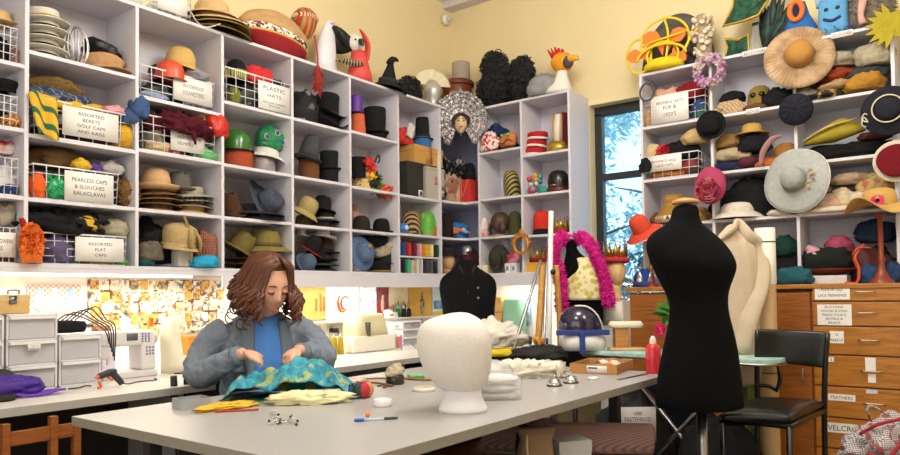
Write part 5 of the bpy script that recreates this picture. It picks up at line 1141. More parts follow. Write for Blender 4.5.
# row 2
KL(645, 699, 23, r2, 'wire basket with a two-line card in the right shelving', (.06, .7, .3, .97, [('BONNETS AND', 1), ('LACE CAPS', 1)], .7), d=.0, gz=3)
RI(655, .145, r2, .1, 24, 17, 'cream straw cap above the two-line card on the right', straw('#cdb583'))
P = K(664, r2+.14, .04); t = thing('red_flower_cap', 'red chiffon flower on the cream straw cap', 'flower', P, BACK); MB().tuft((0, 0, .045), (.025, .02, .025), 160, .03, .026, 3, 0, .6).ball((0, 0, .045), (.025, .02, .03), 10).build('petals', mat('#cf2c3e', .7, 0, .25, 20, .2), t)
RI(680, .13, r2, .12, 36, 20, 'black lace cap above the two-line card on the right', '#15151a')
RI(694, .21, r2, .07, 24, 17, 'beige patterned cap on top of the black lace cap', '#bfa474', d=.13)
RI(645, .05, r2, -.02, 12, 15, 'black bow hanging at the left end of the two-line basket', '#17181a', d=.03, name='bow', cat='bow')
RI(670, .006, r2, .06, 40, 10, 'orange brown cap in the bottom of the two-line basket', '#a3652c', d=.1)
RI(692, .006, r2, .06, 18, 17, 'red and black cap in the right end of the two-line basket', pat('noise', '#8e2a2c', '#1f1a1c', 14), d=.1)
RI(729, 0, r2, .1, 32, 12, 'navy wool cap at the bottom left of the middle shelf', '#232a48', d=.17)
RI(733, .07, r2, .09, 34, 15, 'cream cable knitted cap in the middle shelf', '#b5a283', fn=knit, d=.16)
RI(729, .16, r2, .1, 28, 15, 'bronze straw cap above the cream knitted cap', straw('#8d6a34'), d=.15)
RI(748, .02, r2, .1, 26, 12, 'maroon cap right of the cream knitted cap', '#5a2a36', d=.15)
RI(752, .11, r2, .1, 34, 20, 'black cap under the gold straw hat of the middle shelf', '#1a1a1e', d=.16)
hat(K(752, r2+.225, .1), 32, 12, 'gold straw hat topmost in the middle shelf', straw('#c59c4c'), rc=.6, brim='droop')
P = K(778, r2+.04, .05); hat(K(786, r2+.02, .09), 26, 20, 'light brown hat with a pink ribbon in the middle shelf', '#9c6d36', rc=.85)
t = tag(MB().tube([(-.07, -.03, .0), (-.05, -.05, .08), (-.0, -.05, .15), (.05, -.03, .17)], [.012, .02, .02, .012], 8, flat=.4).build('ribbon', pat('stripes', '#c48f8a', '#8f6a72', 40, .6)), 'striped pink ribbon band leaning on the light brown hat', 'ribbon'); t.location = K(774, r2, .0); t.rotation_euler.z = BACK
RI(770, 0, r2, .03, 26, 9, 'orange cloth strap at the foot of the middle shelf', '#b5602c', d=.06, name='strap', cat='strap')
P = K(830, r2, .12); RI(846, .0, r2, .1, 92, 18, 'long black folded cloth along the right middle shelf', '#121214', d=.2, name='folded_cloth', cat='cloth', amp=.3)
P = K(834, r2+.11, .05); t = thing('feathered_hat', 'yellow green feathered hat lying on the long black cloth', 'hat', P, (0, rad(-8), BACK))
MB().loft([(0, .02, .03, 0, 0), (.02, .17, .07, 0, 0), (.05, .15, .06, .01, 0), (.09, .09, .045, .03, 0), (.12, .03, .02, .05, 0)], 26).build('body', mat('#9c8a1f', .8, 0, .2, 30, .4), t)
MB().tube([(-.16, -.04, .035), (-.02, -.07, .075), (.14, -.05, .09)], [.01, .018, .008], 8, flat=.4).build('pale_feather', felt('#c9b87a'), t)
RI(876, .1, r2, .1, 30, 9, 'brown felt cap at the right end above the long black cloth', '#5a3424', d=.14)
# row 3
P = K(674, r3, .02); s = mpp(P); t = thing('wicker_hat', 'woven wicker lampshade hat on the third shelf by the coral hat', 'hat', P, 0); e = 6*s
MB().lathe([(18*s, e), (17.5*s, e+.006), (11*s, e+10*s), (9.5*s, e+21*s), (9*s, e+22*s), (0, e+22*s)], 28).build('body', straw('#c29548', '#8d6428'), t)
MB().lathe([(16*s, 0), (18.4*s, e*.5), (18.2*s, e*1.1), (17*s, e*.9)], 28).build('rim_band', pat('stripes', '#e3d6b8', '#5a3a20', 60, .7), t)
RI(660, 0, r3, .14, 22, 14, 'reddish brown cap beside the wicker lampshade hat', '#7a4630', d=.13)
RI(700, .0, r3, .1, 20, 16, 'gold brown cap peeking right of the black dress form neck', '#a5804a', d=.15)
hat(K(738, r3, .09), 52, 17, 'soft white cloche hat on the third shelf', '#d9d0c2', rc=.62, brim='droop', curl=.25)
RI(753, .02, r3, .17, 70, 40, 'large black cloth bundle on the third shelf', '#17181a', d=.2, name='cloth_bundle', cat='cloth', amp=.3)
RI(779, 0, r3, .02, 22, 7, 'cream cap low beside the grey gauze hat', '#cfc6b6', d=.08)
RI(824, .0, r3, .06, 34, 22, 'pale pink felt cap right of the grey gauze hat', '#c9a48c', d=.14)
RI(820, .12, r3, .14, 26, 14, 'grey lace cap high beside the grey gauze hat', '#8f9096', d=.13)
RI(842, .03, r3, .08, 28, 20, 'cream cap with a yellow band on the third shelf', pat('hstripes', '#c9bda6', '#d8b83a', 12, .9, thr=.9), d=.14)
RI(850, .16, r3, .12, 34, 14, 'tan beret at the top of the third shelf', '#a88f74', d=.15)
RI(858, .0, r3, .07, 24, 20, 'cream satin cap with a bow on the third shelf', '#cdbfa8', d=.13)
RI(878, .1, r3, .12, 38, 22, 'straw cap trimmed with tiny flowers on the third shelf', pat('cells', '#b99d68', '#6f8a54', 45, .9, thr=.86, c3='#b8604a'), d=.15)
RI(830, -.002, r3, .0, 60, 6, 'cream lace cloth along the third shelf edge', '#d3c6b2', d=.06, name='lace_cloth', cat='cloth')
# straw hat with pink flower on a red stand
P = K(882, r4, -.06); s = mpp(P); zst = PX(882, 214, P.x).z-r4
t = thing('hat_stand', 'turned red brown wooden hat stand on the cabinet at right', 'stand', P, 0)
MB().lathe([(.062, 0), (.06, .012), (.04, .03), (.022, .07), (.014, .12), (.02, .135), (.013, .15), (.013, zst-.02), (.028, zst-.012), (.028, zst), (0, zst)], 22).build('turned_post', mat('#8a3a22', .35, 0, .15, 20, 0), t)
P2 = Vector((P.x, P.y, r4+zst+.001)); t = hat(P2, 62, 26, 'floppy straw hat with a pink daisy on the red hat stand', straw('#cda45c'), rc=.5, brim='wave', curl=.35, tilt=(0, rad(-6), 0), group=None)
m = MB(); fx = Matrix.Translation((-.075, .0, .075)) @ Matrix.Rotation(-PI/2+.3, 4, 'Y')
for i in range(18):
    a = 2*PI*i/18; m.add([fx @ Vector(p) for p in ((.008*math.cos(a-.2), .008*math.sin(a-.2), .004), (.008*math.cos(a+.2), .008*math.sin(a+.2), .004), (.03*math.cos(a+.15), .03*math.sin(a+.15), .01), (.036*math.cos(a), .036*math.sin(a), .008), (.03*math.cos(a-.15), .03*math.sin(a-.15), .01))], [(0, 1, 2, 3, 4)])
fl_ = m.build('daisy', mat('#dd3f6b', .7, 0, .15, 30, 0), t, solid=.0015); MB().ball(fx @ Vector((0, 0, .006)), .011, 10).build('centre', felt('#2a1a16'), fl_)
# row 4, on the cabinet top
P = K(829, r4+.055, .1); t = thing('ribbon_hat', 'black and green hat with pink fabric on a rust brim in the lowest right shelf', 'hat', P, BACK); s = mpp(P)
MB().ring(.05, 26*s, lambda r, q: .03*(r/(26*s))**2, .007, 36, 4, sy=.7).build('brim', felt('#6e2a1e'), t)
crumple(24*s, .1, 13*s, 91, .2, 8, 30).build('crown', felt('#1b211e'), t).location = (0, 0, .02)
crumple(.07, .05, .06, 92, .2, 8, 26).build('pink_fabric', mat('#9a3a58', .6, 0, .2, 20, .2), t).location = (.06, .0, .12)
crumple(.05, .04, .05, 93, .2, 8, 26).build('pale_fabric', mat('#c7939c', .6, 0, .2, 20, .2), t).location = (-.075, -.04, .085)
P = K(829, r4, .09); t = tag(box((0, 0, .026), (.22, .22, .05)).build('white_box', mat('#d3cdd0', .7, 0, .05, 10, 0), bev=.003), 'plain white box under the rust brimmed hat', 'box'); t.location = P; t.rotation_euler.z = BACK
RI(875, .24, r4, .14, 36, 24, 'folded navy cloth high in the lowest right shelf', '#1f2c44', d=.18, name='folded_cloth', cat='cloth')
RI(874, 0, r4, .16, 40, 40, 'dark red and green hat pile behind the red stand', pat('noise', '#5a1f1c', '#26382e', 9), d=.18, amp=.3)
RI(868, 0, r4, -.04, 18, 21, 'dark blue fur muff left of the red stand', '#1f3f66', fn=knit, d=.07, name='fur_muff', cat='muff')
RI(894, 0, r4, -.02, 20, 22, 'dark blue fur muff right of the red stand', '#1d3458', fn=knit, d=.07, name='fur_muff', cat='muff')
t = tag(MB().tube([(.02, -.05, .22), (-.02, -.07, .15), (.0, -.075, .08), (-.01, -.08, .008), (-.07, -.08, .006)], [.014, .02, .018, .016, .014], 8, flat=.4).tube([(.06, -.05, .2), (.0, -.07, .2), (-.03, -.075, .16)], [.012, .016, .01], 8, flat=.4).build('ribbon', mat('#d2512a', .5, 0, .2, 20, 0)), 'bright orange ribbon dangling over the cabinet beside the red stand', 'ribbon'); t.location = K(861, r4, .0); t.rotation_euler.z = BACK
RI(795, 0, r4, -.05, 34, 19, 'teal fur muff lying on the wooden cabinet', '#1d5560', fn=knit, d=.09, name='fur_muff', cat='muff')
RI(760, 0, r4, .15, 76, 46, 'dark cloth heap filling the middle of the lowest shelf', '#191c20', d=.2, name='cloth_heap', cat='cloth', amp=.35)
RI(785, .18, r4, .12, 26, 22, 'dark green velvet cap high in the middle of the lowest shelf', '#17382f', d=.14)
RI(745, .25, r4, .12, 38, 9, 'brown felt hat at the top of the dark cloth heap', '#6a3a20', d=.15)
RI(690, .0, r4, .14, 40, 40, 'brown cloth heap in the lowest shelf behind the black dress form', '#5a4030', d=.18, name='cloth_heap', cat='cloth')
t = thing('glass_jar', 'small jar with a pale lid behind the teal fur muff', 'jar', K(787, r4, .03), 0); MB().lathe([(.03, 0), (.032, .06), (.028, .075)], 18).lathe([(0, .001), (.03, .001)], 18).build('body', plastic('#6a6f70', .15), t); MB().lathe([(.03, .075), (.03, .095), (0, .096)], 18).build('lid', plastic('#cfc6ba'), t)
# coral hat on stand, blue crown
P = K(651.5, r4, -.07); zst = PX(650, 243, P.x).z-r4
t = thing('hat_stand', 'slim red brown hat stand under the coral hat by the window', 'stand', P, 0)
MB().lathe([(.05, 0), (.045, .012), (.02, .03), (.012, .06), (.016, .08), (.011, .1), (.011, zst), (0, zst)], 18).build('turned_post', mat('#7a2a1c', .35, 0, .15, 20, 0), t)
P3 = PD(645, 235, depth(P)-.02); t = hat(P3, 37, 22, 'coral red felt hat with a white-edged brim tilted on its stand', mat('#d2482f', .9, 0, .1, 20, .3), rc=.56, brim='droop', curl=.28, tilt=(rad(14), rad(-32), YAW-PI/2), trim='#e6d3c4', group=None)
P = K(644, r4, -.05); t = crown(P, .072, .13, 'blue velvet crown with white zigzag and red tips on the cabinet', '#d9d6d6', '#2b4f9e', 6)
MB().ball((0, 0, .05), (.068, .068, .075), 16).build('velvet_lining', felt('#27458e'), t)
MB().ball((-.072, 0, .045), (.014, .016, .016), 8).build('pearl', plastic('#dedee2', .2), t)
# ================================================================== left counter
ZC_ = CZ+.0005
def LC(px, py, z=ZC_): return PZ(px, py, z)
CLR = mat('#e2e0e6', .25, 0, .05, 8, 0, alpha=.5); CLRF = mat('#d6d2d4', .3, 0, .06, 10, 0, alpha=.8)
def drawers(Pl, Pr, h, n, dep, label):
    w = (Pr-Pl).length; c = (Pl+Pr)/2; t = thing('drawer_unit', label, 'drawers', c, LEFT, 'clear plastic drawer units')
    m = MB()
    for x in (-w/2+.004, w/2-.004): m.box((x, dep/2, h/2), (.008, dep, h))
    m.box((0, dep-.004, h/2), (w, .008, h))
    for i in range(n+1): m.box((0, dep/2, .004+(h-.008)*i/n), (w, dep, .008))
    m.build('frame', mat('#e9e7ea', .3, 0, .04, 10, 0, alpha=.8), t, smooth=False)
    dh = (h-.008)/n
    for i in range(n):
        z = .008+dh*i; d = MB().box((0, .004, z+dh*.42), (w-.022, .006, dh*.80)).box((0, dep/2, z+.008), (w-.024, dep-.03, .005)).build('drawer', CLR, t, smooth=False)
        box((0, -.006, z+dh*.86), (w-.02, .022, .012)).build('pull_lip', mat('#e6e3e4', .3, 0, 0, 1, 0), d, smooth=False)
        for k in range(3):
            cr = crumple(.05+.01*k, .06, dh*.2, i*7+k+len(label), .2, 9, 18).build('contents', mat([ '#b9a9a0', '#8fae7f', '#b08a86', '#a2a0b0'][(i+k+n) % 4], .8, 0, .3, 20, .2), d); cr.location = (-w*.28+w*.28*k, dep*.45, z+.012)
    return t
Pa, Pb = LC(6, 393), LC(57, 389); Pb.y = Pa.y = (Pa.y+Pb.y)/2; Pa = A(6, ZC_, Y=Pa.y); Pb = A(57, ZC_, Y=Pa.y)
hA = (392-313)*mpp(Pa); A_ = drawers(Pa, Pb, hA, 3, .34, 'three-drawer clear plastic drawer unit at the left end of the counter')
l = box((.0, -.018, hA*.5+.022), (.05, .002, .026)).build('label_card', PAPER, A_); lettering([('PINS &', 1), ('NEEDLES', 1)], .036, l, face_at(0, -.0195, hA*.5+.022))
Pc, Pd_ = A(59, ZC_, Y=Pa.y+.02), A(101, ZC_, Y=Pa.y+.02); hB = (390-338)*mpp(Pc)
drawers(Pc, Pd_, hB, 2, .32, 'two-drawer clear plastic drawer unit beside the sewing machine')
drawers(A(-46, ZC_, Y=Pa.y), A(3.5, ZC_, Y=Pa.y), hA, 3, .34, 'clear plastic drawer unit cut off by the left picture edge')
P = (Pc+Pd_)/2; P.z = ZC_+hB+.001; t = thing('cable_roll', 'black padded roll with loose cables on top of the two-drawer unit', 'roll', P, 0)
MB().tube([(-.11, .1, .03), (-.06, .1, .032), (.0, .1, .032), (.06, .1, .03)], [.026, .03, .03, .026], 14).build('roll', felt('#1e1d1f'), t)
g = random.Random(4); m = MB()
for i in range(5):
    m.tube([(-.06+.02*i, .1, .06), (-.02+.03*i, .07, .09+.008*i), (.05+.02*i, .03, .06), (.10+.012*i, -.02, .01+.004*i), (.115+.006*i, -.03, -.05-.02*i)], .0035, 5)
m.build('cables', plastic('#2d2a33'), t)
P = A(76, ZC_, Y=3.64); t = thing('electronic_box', 'white electronic box with a dark display behind the black roll', 'device', P, 0); s = mpp(P)
box((0, 0, .14), (26*s*.8, .1, .28)).build('body', plastic('#e6e2de'), t, bev=.008); box((.03, -.0515, .255), (.06, .003, .022)).build('display', plastic('#3c4240', .2), t)
P = Vector(Pa); P = (Pa+Pb)/2+Vector((-.04, .21, hA+.001)); t = thing('wooden_case', 'pale wooden case with a metal clasp on top of the plastic drawers', 'case', P, 0)
box((-.06, 0, .03), (.26, .22, .06)).build('case_body', mat('#c9a468', .5, 0, .1, 12, .1), t, bev=.004); box((-.06, 0, .072), (.265, .225, .022)).build('lid', mat('#d2b078', .5, 0, .1, 12, .1), t, bev=.004)
MB().tube([(-.02, -.115, .085), (-.02, -.12, .10), (.02, -.12, .10), (.02, -.115, .085)], .004, 6).box((0, -.113, .06), (.03, .006, .035)).build('clasp', metal('#8a8880'), t)
box((-.07, -.02, .001-.0), (.2, .14, .002)).build('base_felt', felt('#5a3a24'), t)
P = LC(2, 374); t = thing('cushion', 'black padded cushion at the very left edge of the counter', 'cushion', A(1, ZC_, Y=Pa.y-.06), 0)
MB().ball((0, 0, .06), (.055, .035, .05), 16).tube([(-.1, 0, .004), (-.08, 0, .04), (-.03, 0, .05)], .015, 8).build('pad', mat('#1c1c20', .6, 0, .1, 20, .2), t)
# purple cap
P = LC(26, 397); t = thing('purple_cap', 'purple velvet cap with small pale stars lying on the counter edge', 'cap', (P.x, P.y+.05, ZC_), rad(-12)); s = mpp(P)
cr = crumple(.125, .075, .042, 61, .16, 8, 34).build('crown', pat('spots', '#41208a', '#8a6cc9', 70, .6, thr=.14, soft=.05), t); cr.location = (-.05, .02, .004)
def vis(u, v): a = -PI*(.05+.55*u); return (.01+.14*(.6+.4*v)*math.cos(a)*1.1, .0+.085*(.6+.4*v)*math.sin(a), .012+.006*math.sin(u*7))
MB().sheet(vis, 16, 4).build('visor', mat('#6a2fb8', .5, 0, .15, 20, .3), t, solid=.008)
P = LC(3, 402); t = tag(crumple(.05, .04, .012, 67, .2, 9, 20).build('folded_cloth', felt('#2f2c24')), 'dark folded cloth at the counter edge left of the purple cap', 'cloth'); t.location = (P.x, P.y+.03, ZC_)
# glue gun
P = LC(109, 387); t = thing('glue_gun', 'black and orange glue gun lying on the counter in front of the sewing machine', 'glue gun', (P.x, P.y, ZC_), rad(8)); BG = plastic('#26262a', .5)
MB().tube([(-.05, 0, .05), (.0, 0, .062), (.03, 0, .065)], [.013, .017, .014], 12).tube([(.015, 0, .06), (.045, 0, .03), (.062, 0, .008)], [.015, .014, .013], 10).build('body', BG, t)
MB().tube([(-.05, 0, .05), (-.066, 0, .046)], [.011, .004], 10).tube([(-.055, -.01, .03), (-.045, -.01, .008), (-.06, -.01, .002)], .006, 6).build('nozzle', plastic('#e0642c'), t)
MB().tube([(-.005, 0, .045), (.012, 0, .03), (.018, 0, .035)], .006, 8).build('trigger', plastic('#e0642c'), t)
MB().tube([(.06, 0, .01), (.09, -.01, .004), (.16, .02, .004), (.24, .0, .004), (.28, .06, .004)], .003, 6).build('cable', BG, t)
t = tag(MB().tube([(-.07, 0, .004), (-.03, -.01, .005), (.0, -.005, .01), (.03, .01, .005)], .0035, 6).build('cable', BG), 'short dark cable end left of the glue gun', 'cable'); P = LC(85, 388); t.location = (P.x, P.y, ZC_)
# sewing machines
def sewing(P, w, h, d, label, col, lcd=True, rot=0):
    t = thing('sewing_machine', label, 'sewing machine', P, rot, 'sewing machines'); m = plastic(col, .3)
    box((0, d/2, h*.07), (w, d, h*.14)).build('bed', m, t, bev=.006)
    box((w*.36, d/2, h*.53), (w*.28, d*.8, h*.80), None).build('pillar', m, t, bev=.012)
    box((0, d/2, h*.83), (w, d*.78, h*.32)).build('arm', m, t, bev=.014)
    box((-w*.40, d/2, h*.56), (w*.2, d*.7, h*.28)).build('sewing_head', m, t, bev=.008)
    MB().tube([(-w*.40, d*.42, h*.45), (-w*.40, d*.42, h*.15)], .004, 8).box((-w*.40, d*.42, h*.175), (.03, .03, .006)).tube([(-w*.34, d*.3, h*.5), (-w*.34, d*.3, h*.3)], .004, 6).build('needle_bar', metal(), t)
    if lcd:
        box((w*.05, d*.108, h*.86), (w*.2, .004, h*.15)).build('display', plastic('#5d6468', .2), t)
        b = MB()
        for i in range(3):
            for j in range(4): b.ball((w*.24+i*w*.06, d*.1, h*.92-j*h*.055), .006, 6)
        for i in range(3):
            for j in range(3): b.ball((w*.32+i*w*.06, d*.1, h*.62-j*h*.07), .0065, 6)
        b.build('buttons', plastic('#8f93a8'), t)
    MB().lathe([(.03, 0), (.03, .03), (.022, .034), (0, .034)], 18, Matrix.Translation((w/2, d/2, h*.8)) @ Matrix.Rotation(PI/2, 4, 'Y')).build('hand_wheel', plastic('#d0ccc8'), t)
    MB().tube([(w*.1, d/2, h*.98), (w*.1, d/2, h*1.08)], .004, 6).build('spool_pin', metal(), t)
    return t
yS = Pa.y+.08
a, b = A(103, ZC_, Y=yS), A(158, ZC_, Y=yS); sewing((a+b)/2, (b-a).length, 49*mpp(a), .17, 'white computerised sewing machine with a small display on the left counter', '#dcd8d6')
P = A(151, ZC_+49*mpp(a)+.012, Y=yS+.09); t = thing('thread_spool', 'orange thread spool on top of the white computerised sewing machine', 'spool', P, 0)
MB().lathe([(.012, .0), (.013, .004), (.011, .008), (.012, .04), (.011, .045), (0, .045)], 14).build('thread', felt('#e2702c'), t)
# cream overlocker under its cover, orange box
P = A(177, ZC_, Y=yS+.06); s = mpp(P); t = thing('covered_machine', 'cream draped sewing machine standing right of the white computerised one', 'sewing machine', P, 0)
MB().loft([(0, .10, .09, .02, 0), (.05, .09, .08, .01, 0), (.09, .05, .07, -.03, 0), (.2, .045, .065, -.04, 0), (.26, .04, .05, -.04, 0), (.285, .02, .03, -.04, 0)], 22).build('cover', mat('#e6dec6', .7, 0, .05, 8, .3, 60), t)
MB().tube([(-.07, -.09, .004), (-.02, -.12, .004), (.04, -.1, .004), (.10, -.13, .004)], .004, 6).build('cable', plastic('#3a3a3e'), t)
P = A(188.5, ZC_, Y=3.6); t = carton(P, 9*mpp(P), .17, .08, 'orange upright box behind the woman on the counter', '#e0852c', lidh=.1); P.z
P = A(209, ZC_, Y=3.45); t = tag(crumple(.17, .08, .05, 88, .15, 8, 28).build('folded_cloth', mat('#e2d6b0', .8, 0, .1, 12, .3)), 'pale cream cloth on the counter beside her shoulder', 'cloth'); t.location = P
# pegs rack and boxes
P = A(101, ZC_, Y=3.64); t = thing('wooden_rack', 'small brown wooden rack of holes below the collage board', 'rack', A(101, 1.02, Y=3.655), 0); s = mpp(P)
box((0, 0, 0), (19*s*.8, .05, .055)).build('block', mat('#8a5a38', .6, 0, .15, 12, .1), t, bev=.003)
m = MB()
for i in range(4): m.ball((-.035+.024*i, -.026, .008*(-1)**i), (.006, .004, .006), 8)
m.build('holes', plastic('#2b1a12'), t)
t = carton(A(97, ZC_, Y=3.60), .15, .215, .09, 'pale lilac box below the small wooden rack', '#d3cbe0', lidh=.1)
# pictures on the backsplash
def pic(px0, px1, py0, py1, m, label, frame=None, Y=YL-.022, th=.012):
    a = PY(px0, py0, Y); b = PY(px1, py1, Y); w = b.x-a.x; h = abs(a.z-b.z); c = Vector(((a.x+b.x)/2, Y, (a.z+b.z)/2))
    t = thing('picture', label, 'picture', c, 0)
    box((0, 0, 0), (w, th, h)).build('print', m, t, smooth=False)
    if frame: MB().box((0, -.002, h/2), (w, th+.006, .008)).box((0, -.002, -h/2), (w, th+.006, .008)).box((-w/2, -.002, 0), (.008, th+.006, h)).box((w/2, -.002, 0), (.008, th+.006, h)).build('frame', felt(frame), t, smooth=False)
    return t, w, h
t, w, h = pic(27, 80, 285, 314, pat('checker', '#e39a86', '#f0e0d4', 75, .8), 'red gridded print with three pale blue figures on the left backsplash')
for x, c in ((-.07, '#9cc0d8'), (.0, '#e9e6e0'), (.075, '#8fbad4')): MB().ball((x, -.008, -.005), (.024, .004, .05), 14).ball((x, -.008, .05), (.014, .004, .014), 10).build('printed_figure', mat(c, .8, 0, .3, 40, 0), t)
t, w, h = pic(88, 224, 279, 331, pat('cells', '#f0e6d2', '#b9873a', 30, .8, c3='#6a4a34', thr=.62), 'large collage board of small gold and white costume pictures')
rows_ = 4; g = random.Random(8)
for j in range(5):
    for i in range(15):
        x = -w*.46+w*.92*i/14+g.uniform(-.004, .004); z = h*.4-h*.2*j; q = g.choice(['#f3ead8', '#e6cfa0', '#f6f1e6', '#d9b060', '#efe2cf'])
        r = box((x, -.008, z), (w*.052, .003, h*.165)).build('photo', pat('noise', q, g.choice(['#a8672c', '#7a5a44', '#c98a3a', '#5a6a78']), 44, .8, thr=.55), t, smooth=False)
t, w, h = pic(300, 345, 286, 318, pat('noise', '#e0b565', '#c08f45', 22, .7, soft=.3), 'golden print of a city with towers right of the woman', None)
for x, hh in ((-.07, .09), (-.03, .12), (.0, .1), (.05, .13)): box((x, -.007, -.06+hh/2), (.02, .002, hh)).build('printed_tower', mat('#8f6a34', .8, 0, .2, 30, 0), t, smooth=False)
t, w, h = pic(326, 358, 286.5, 319, pat('noise', '#f3eee6', '#e8e0d8', 6, .8), 'white poster with a curling red orange ornament', None, Y=YL-.036)
m = MB()
for k in range(7): m.tube([(.02+.05*math.cos(a*.35+k*.5)*(1-k*.06), -.009, -.005+.055*math.sin(a*.35+k*.5)*(1-k*.05)) for a in range(9)], [.006*(1-abs(a-4)/6) for a in range(9)], 6, flat=.4)
m.tube([(-.04, -.009, .055), (-.055, -.009, .0), (-.03, -.009, -.055), (.02, -.009, -.06)], [.01, .02, .018, .006], 8, flat=.3).build('red_ornament', mat('#d0562c', .8, 0, .2, 30, 0), t)
t, w, h = pic(360, 376, 287, 317, pat('noise', '#f2f0ee', '#8fa6d8', 30, .8, thr=.6), 'white sheet with blue drawings beside the red ornament poster')
t, w, h = pic(376.5, 388, 286, 316, pat('noise', '#6a4a50', '#8f2f38', 10, .7), 'narrow dark print with a pale standing figure on the ledge')
MB().ball((0, -.008, .03), (.015, .004, .02), 10).ball((-.005, -.008, -.03), (.02, .004, .06), 10).build('printed_figure', mat('#cfa896', .8, 0, .2, 30, 0), t)
t, w, h = pic(389, 408, 286, 306, pat('noise', '#efe0c0', '#e6cf9a', 10, .8), 'pale yellow sheet behind the thread bottles on the ledge')
t, w, h = pic(409, 431, 286, 316, mat('#e3b04a', .7, 0, .12, 10, 0), 'golden print with a grey standing figure near the jacket form')
MB().ball((.015, -.008, .06), (.018, .004, .022), 12).ball((.015, -.008, -.03), (.03, .004, .085), 12).build('printed_figure', pat('cells', '#6a5f54', '#b5a68a', 60, .8), t)
t, w, h = pic(432, 447, 287, 315, mat('#cfe0ea', .7, 0, .05, 10, 0), 'print of a blue sea horizon beside the jacket form')
box((0, -.007, -.03), (w*.9, .002, h*.3)).build('printed_sea', pat('noise', '#4f86b4', '#7fa9c8', 20, .7), t, smooth=False); box((0, -.007, -h*.42), (w*.98, .002, h*.14)).build('printed_sand', mat('#d9b54a', .8, 0, .1, 20, 0), t, smooth=False)
# things on the ledge
lz = zl+.0005
P = A(388, lz, Y=3.64); t = thing('pin_tray', 'terracotta coloured tray on the ledge below the narrow dark print', 'tray', P, 0); s = mpp(P)
MB().loft([(0, .05, .035, 0, 0), (.025, .062, .042, 0, 0), (.028, .055, .036, 0, 0)], 22).build('tray', mat('#c97848', .7, 0, .1, 20, .1), t)
crumple(.045, .03, .02, 71, .2, 9, 18).build('cotton', mat('#ece6de', .9, 0, .1, 20, .3), t).location = (0, 0, .024)
for i, (px, c, l) in enumerate(((398, '#1f6a44', 'small green thread cone on the ledge, left of the three'), (403.5, '#1d2420', 'small black thread cone on the ledge, middle of the three'), (409, '#182a22', 'small dark green thread cone on the ledge, right of the three'))):
    P = A(px, lz, Y=3.63); t = thing('thread_cone', l, 'thread', P, 0, 'thread cones on the ledge')
    MB().lathe([(.018, 0), (.019, .01), (.015, .06), (.008, .068), (0, .068)], 16).build('thread', felt(c), t); MB().lathe([(.006, .067), (.008, .09), (0, .09)], 10).build('tip', plastic(['#4fc58a', '#e0e0e0', '#c98a3a'][i]), t)
P = A(393, lz, Y=3.66); t = thing('tool_rack', 'row of colourful tools standing behind the thread cones', 'tools', A(401, lz, Y=3.665), 0); m = MB()
for i, c in enumerate(('#b5433a', '#3f8fae', '#8f5aa8', '#d9a83a', '#3f9a5a', '#c97848', '#2f2f38', '#b0a090')):
    x = -.085+.024*i; MB().tube([(x, 0, 0), (x+.006*(i % 3-1), 0, .10+.012*(i % 3))], [.006, .004], 8).build('tool', plastic(c), t)
t = tag(MB().tube([(0, 0, 0), (.006, -.01, -.05), (.004, -.012, -.10)], [.006, .006, .004], 8).build('hanging_tool', metal('#77777a')), 'grey metal tool hanging from the ledge by the white drawers', 'tool'); t.location = A(421.5, lz-.02, Y=3.585)
# socket, yellow spools, overlocker, small drawers, paper
P = PY(330, 329, YL-.016); t = thing('power_socket', 'white wall socket with a black plug on the backsplash', 'socket', P, 0); box((0, 0, 0), (.085, .008, .085)).build('plate', plastic('#f0ece6'), t, bev=.003); MB().box((.01, -.03, -.01), (.045, .05, .03)).tube([(.02, -.05, -.01), (.04, -.06, -.06), (.03, -.03, -.15)], .004, 6).build('plug', plastic('#1c1c20'), t)
for i, px in enumerate((321, 327.5, 334, 340.5)):
    P = A(px, ZC_, Y=3.40); s = mpp(P); t = thing('thread_cone', ['leftmost', 'second', 'third', 'rightmost'][i]+' of four yellow thread cones on the counter', 'thread', P, 0, 'yellow thread cones'); MB().lathe([(3.4*s, 0), (3.5*s, .01), (2.9*s, .11), (2*s, .118), (0, .118)], 16).build('thread', pat('hstripes', '#c9b030', '#a89028', 120, .8), t); MB().lathe([(1.2*s, .117), (1.3*s, .135), (0, .135)], 10).build('tip', plastic('#d9d2c0'), t)
t = carton(A(347, ZC_, Y=3.5), .06, .12, .05, 'small rust and grey box right of the yellow thread cones', '#a8664a', lidh=.5)
a, b = A(351, ZC_, Y=3.36), A(394, ZC_, Y=3.36); P = (a+b)/2; s = mpp(P); t = thing('overlocker', 'cream overlocker machine with a dial panel on the counter by the foam head', 'sewing machine', P, 0)
w = (b-a).length; box((0, .08, .055), (w, .2, .11)).build('base', plastic('#efe9dc'), t, bev=.012)
MB().loft([(.105, w*.40, .09, .02, .09), (.2, w*.36, .085, .02, .1), (.26, w*.3, .07, .02, .1)], 20, p=5).build('upper_body', plastic('#e2d9b0'), t)
box((.03, .008, .2), (w*.42, .006, .09), Matrix.Rotation(-.12, 4, 'X')).build('dial_panel', pat('spots', '#c9bf8a', '#6a6444', 45, .5, thr=.22), t)
MB().tube([(-.05, -.0, .2), (-.055, -.01, .13), (-.05, -.02, .11)], [.02, .014, .01], 8).build('needle_arm', plastic('#4a463c'), t)
for x in (-.09, .1): MB().tube([(x, .14, .2), (x, .14, .36)], .003, 6).build('thread_stand', metal('#b9b4a8'), t)
a, b = A(403, ZC_, Y=3.5), A(421, ZC_, Y=3.5); t = drawers(a, b, .19, 3, .14, 'small clear drawer box on the counter behind the foam head')
t = tag(box((0, 0, .13), (.15, .004, .26), Matrix.Rotation(-.15, 4, 'X')).build('paper_sheet', PAPER), 'white paper sheet leaning behind the cream overlocker', 'paper'); t.location = A(395, ZC_, Y=3.57)
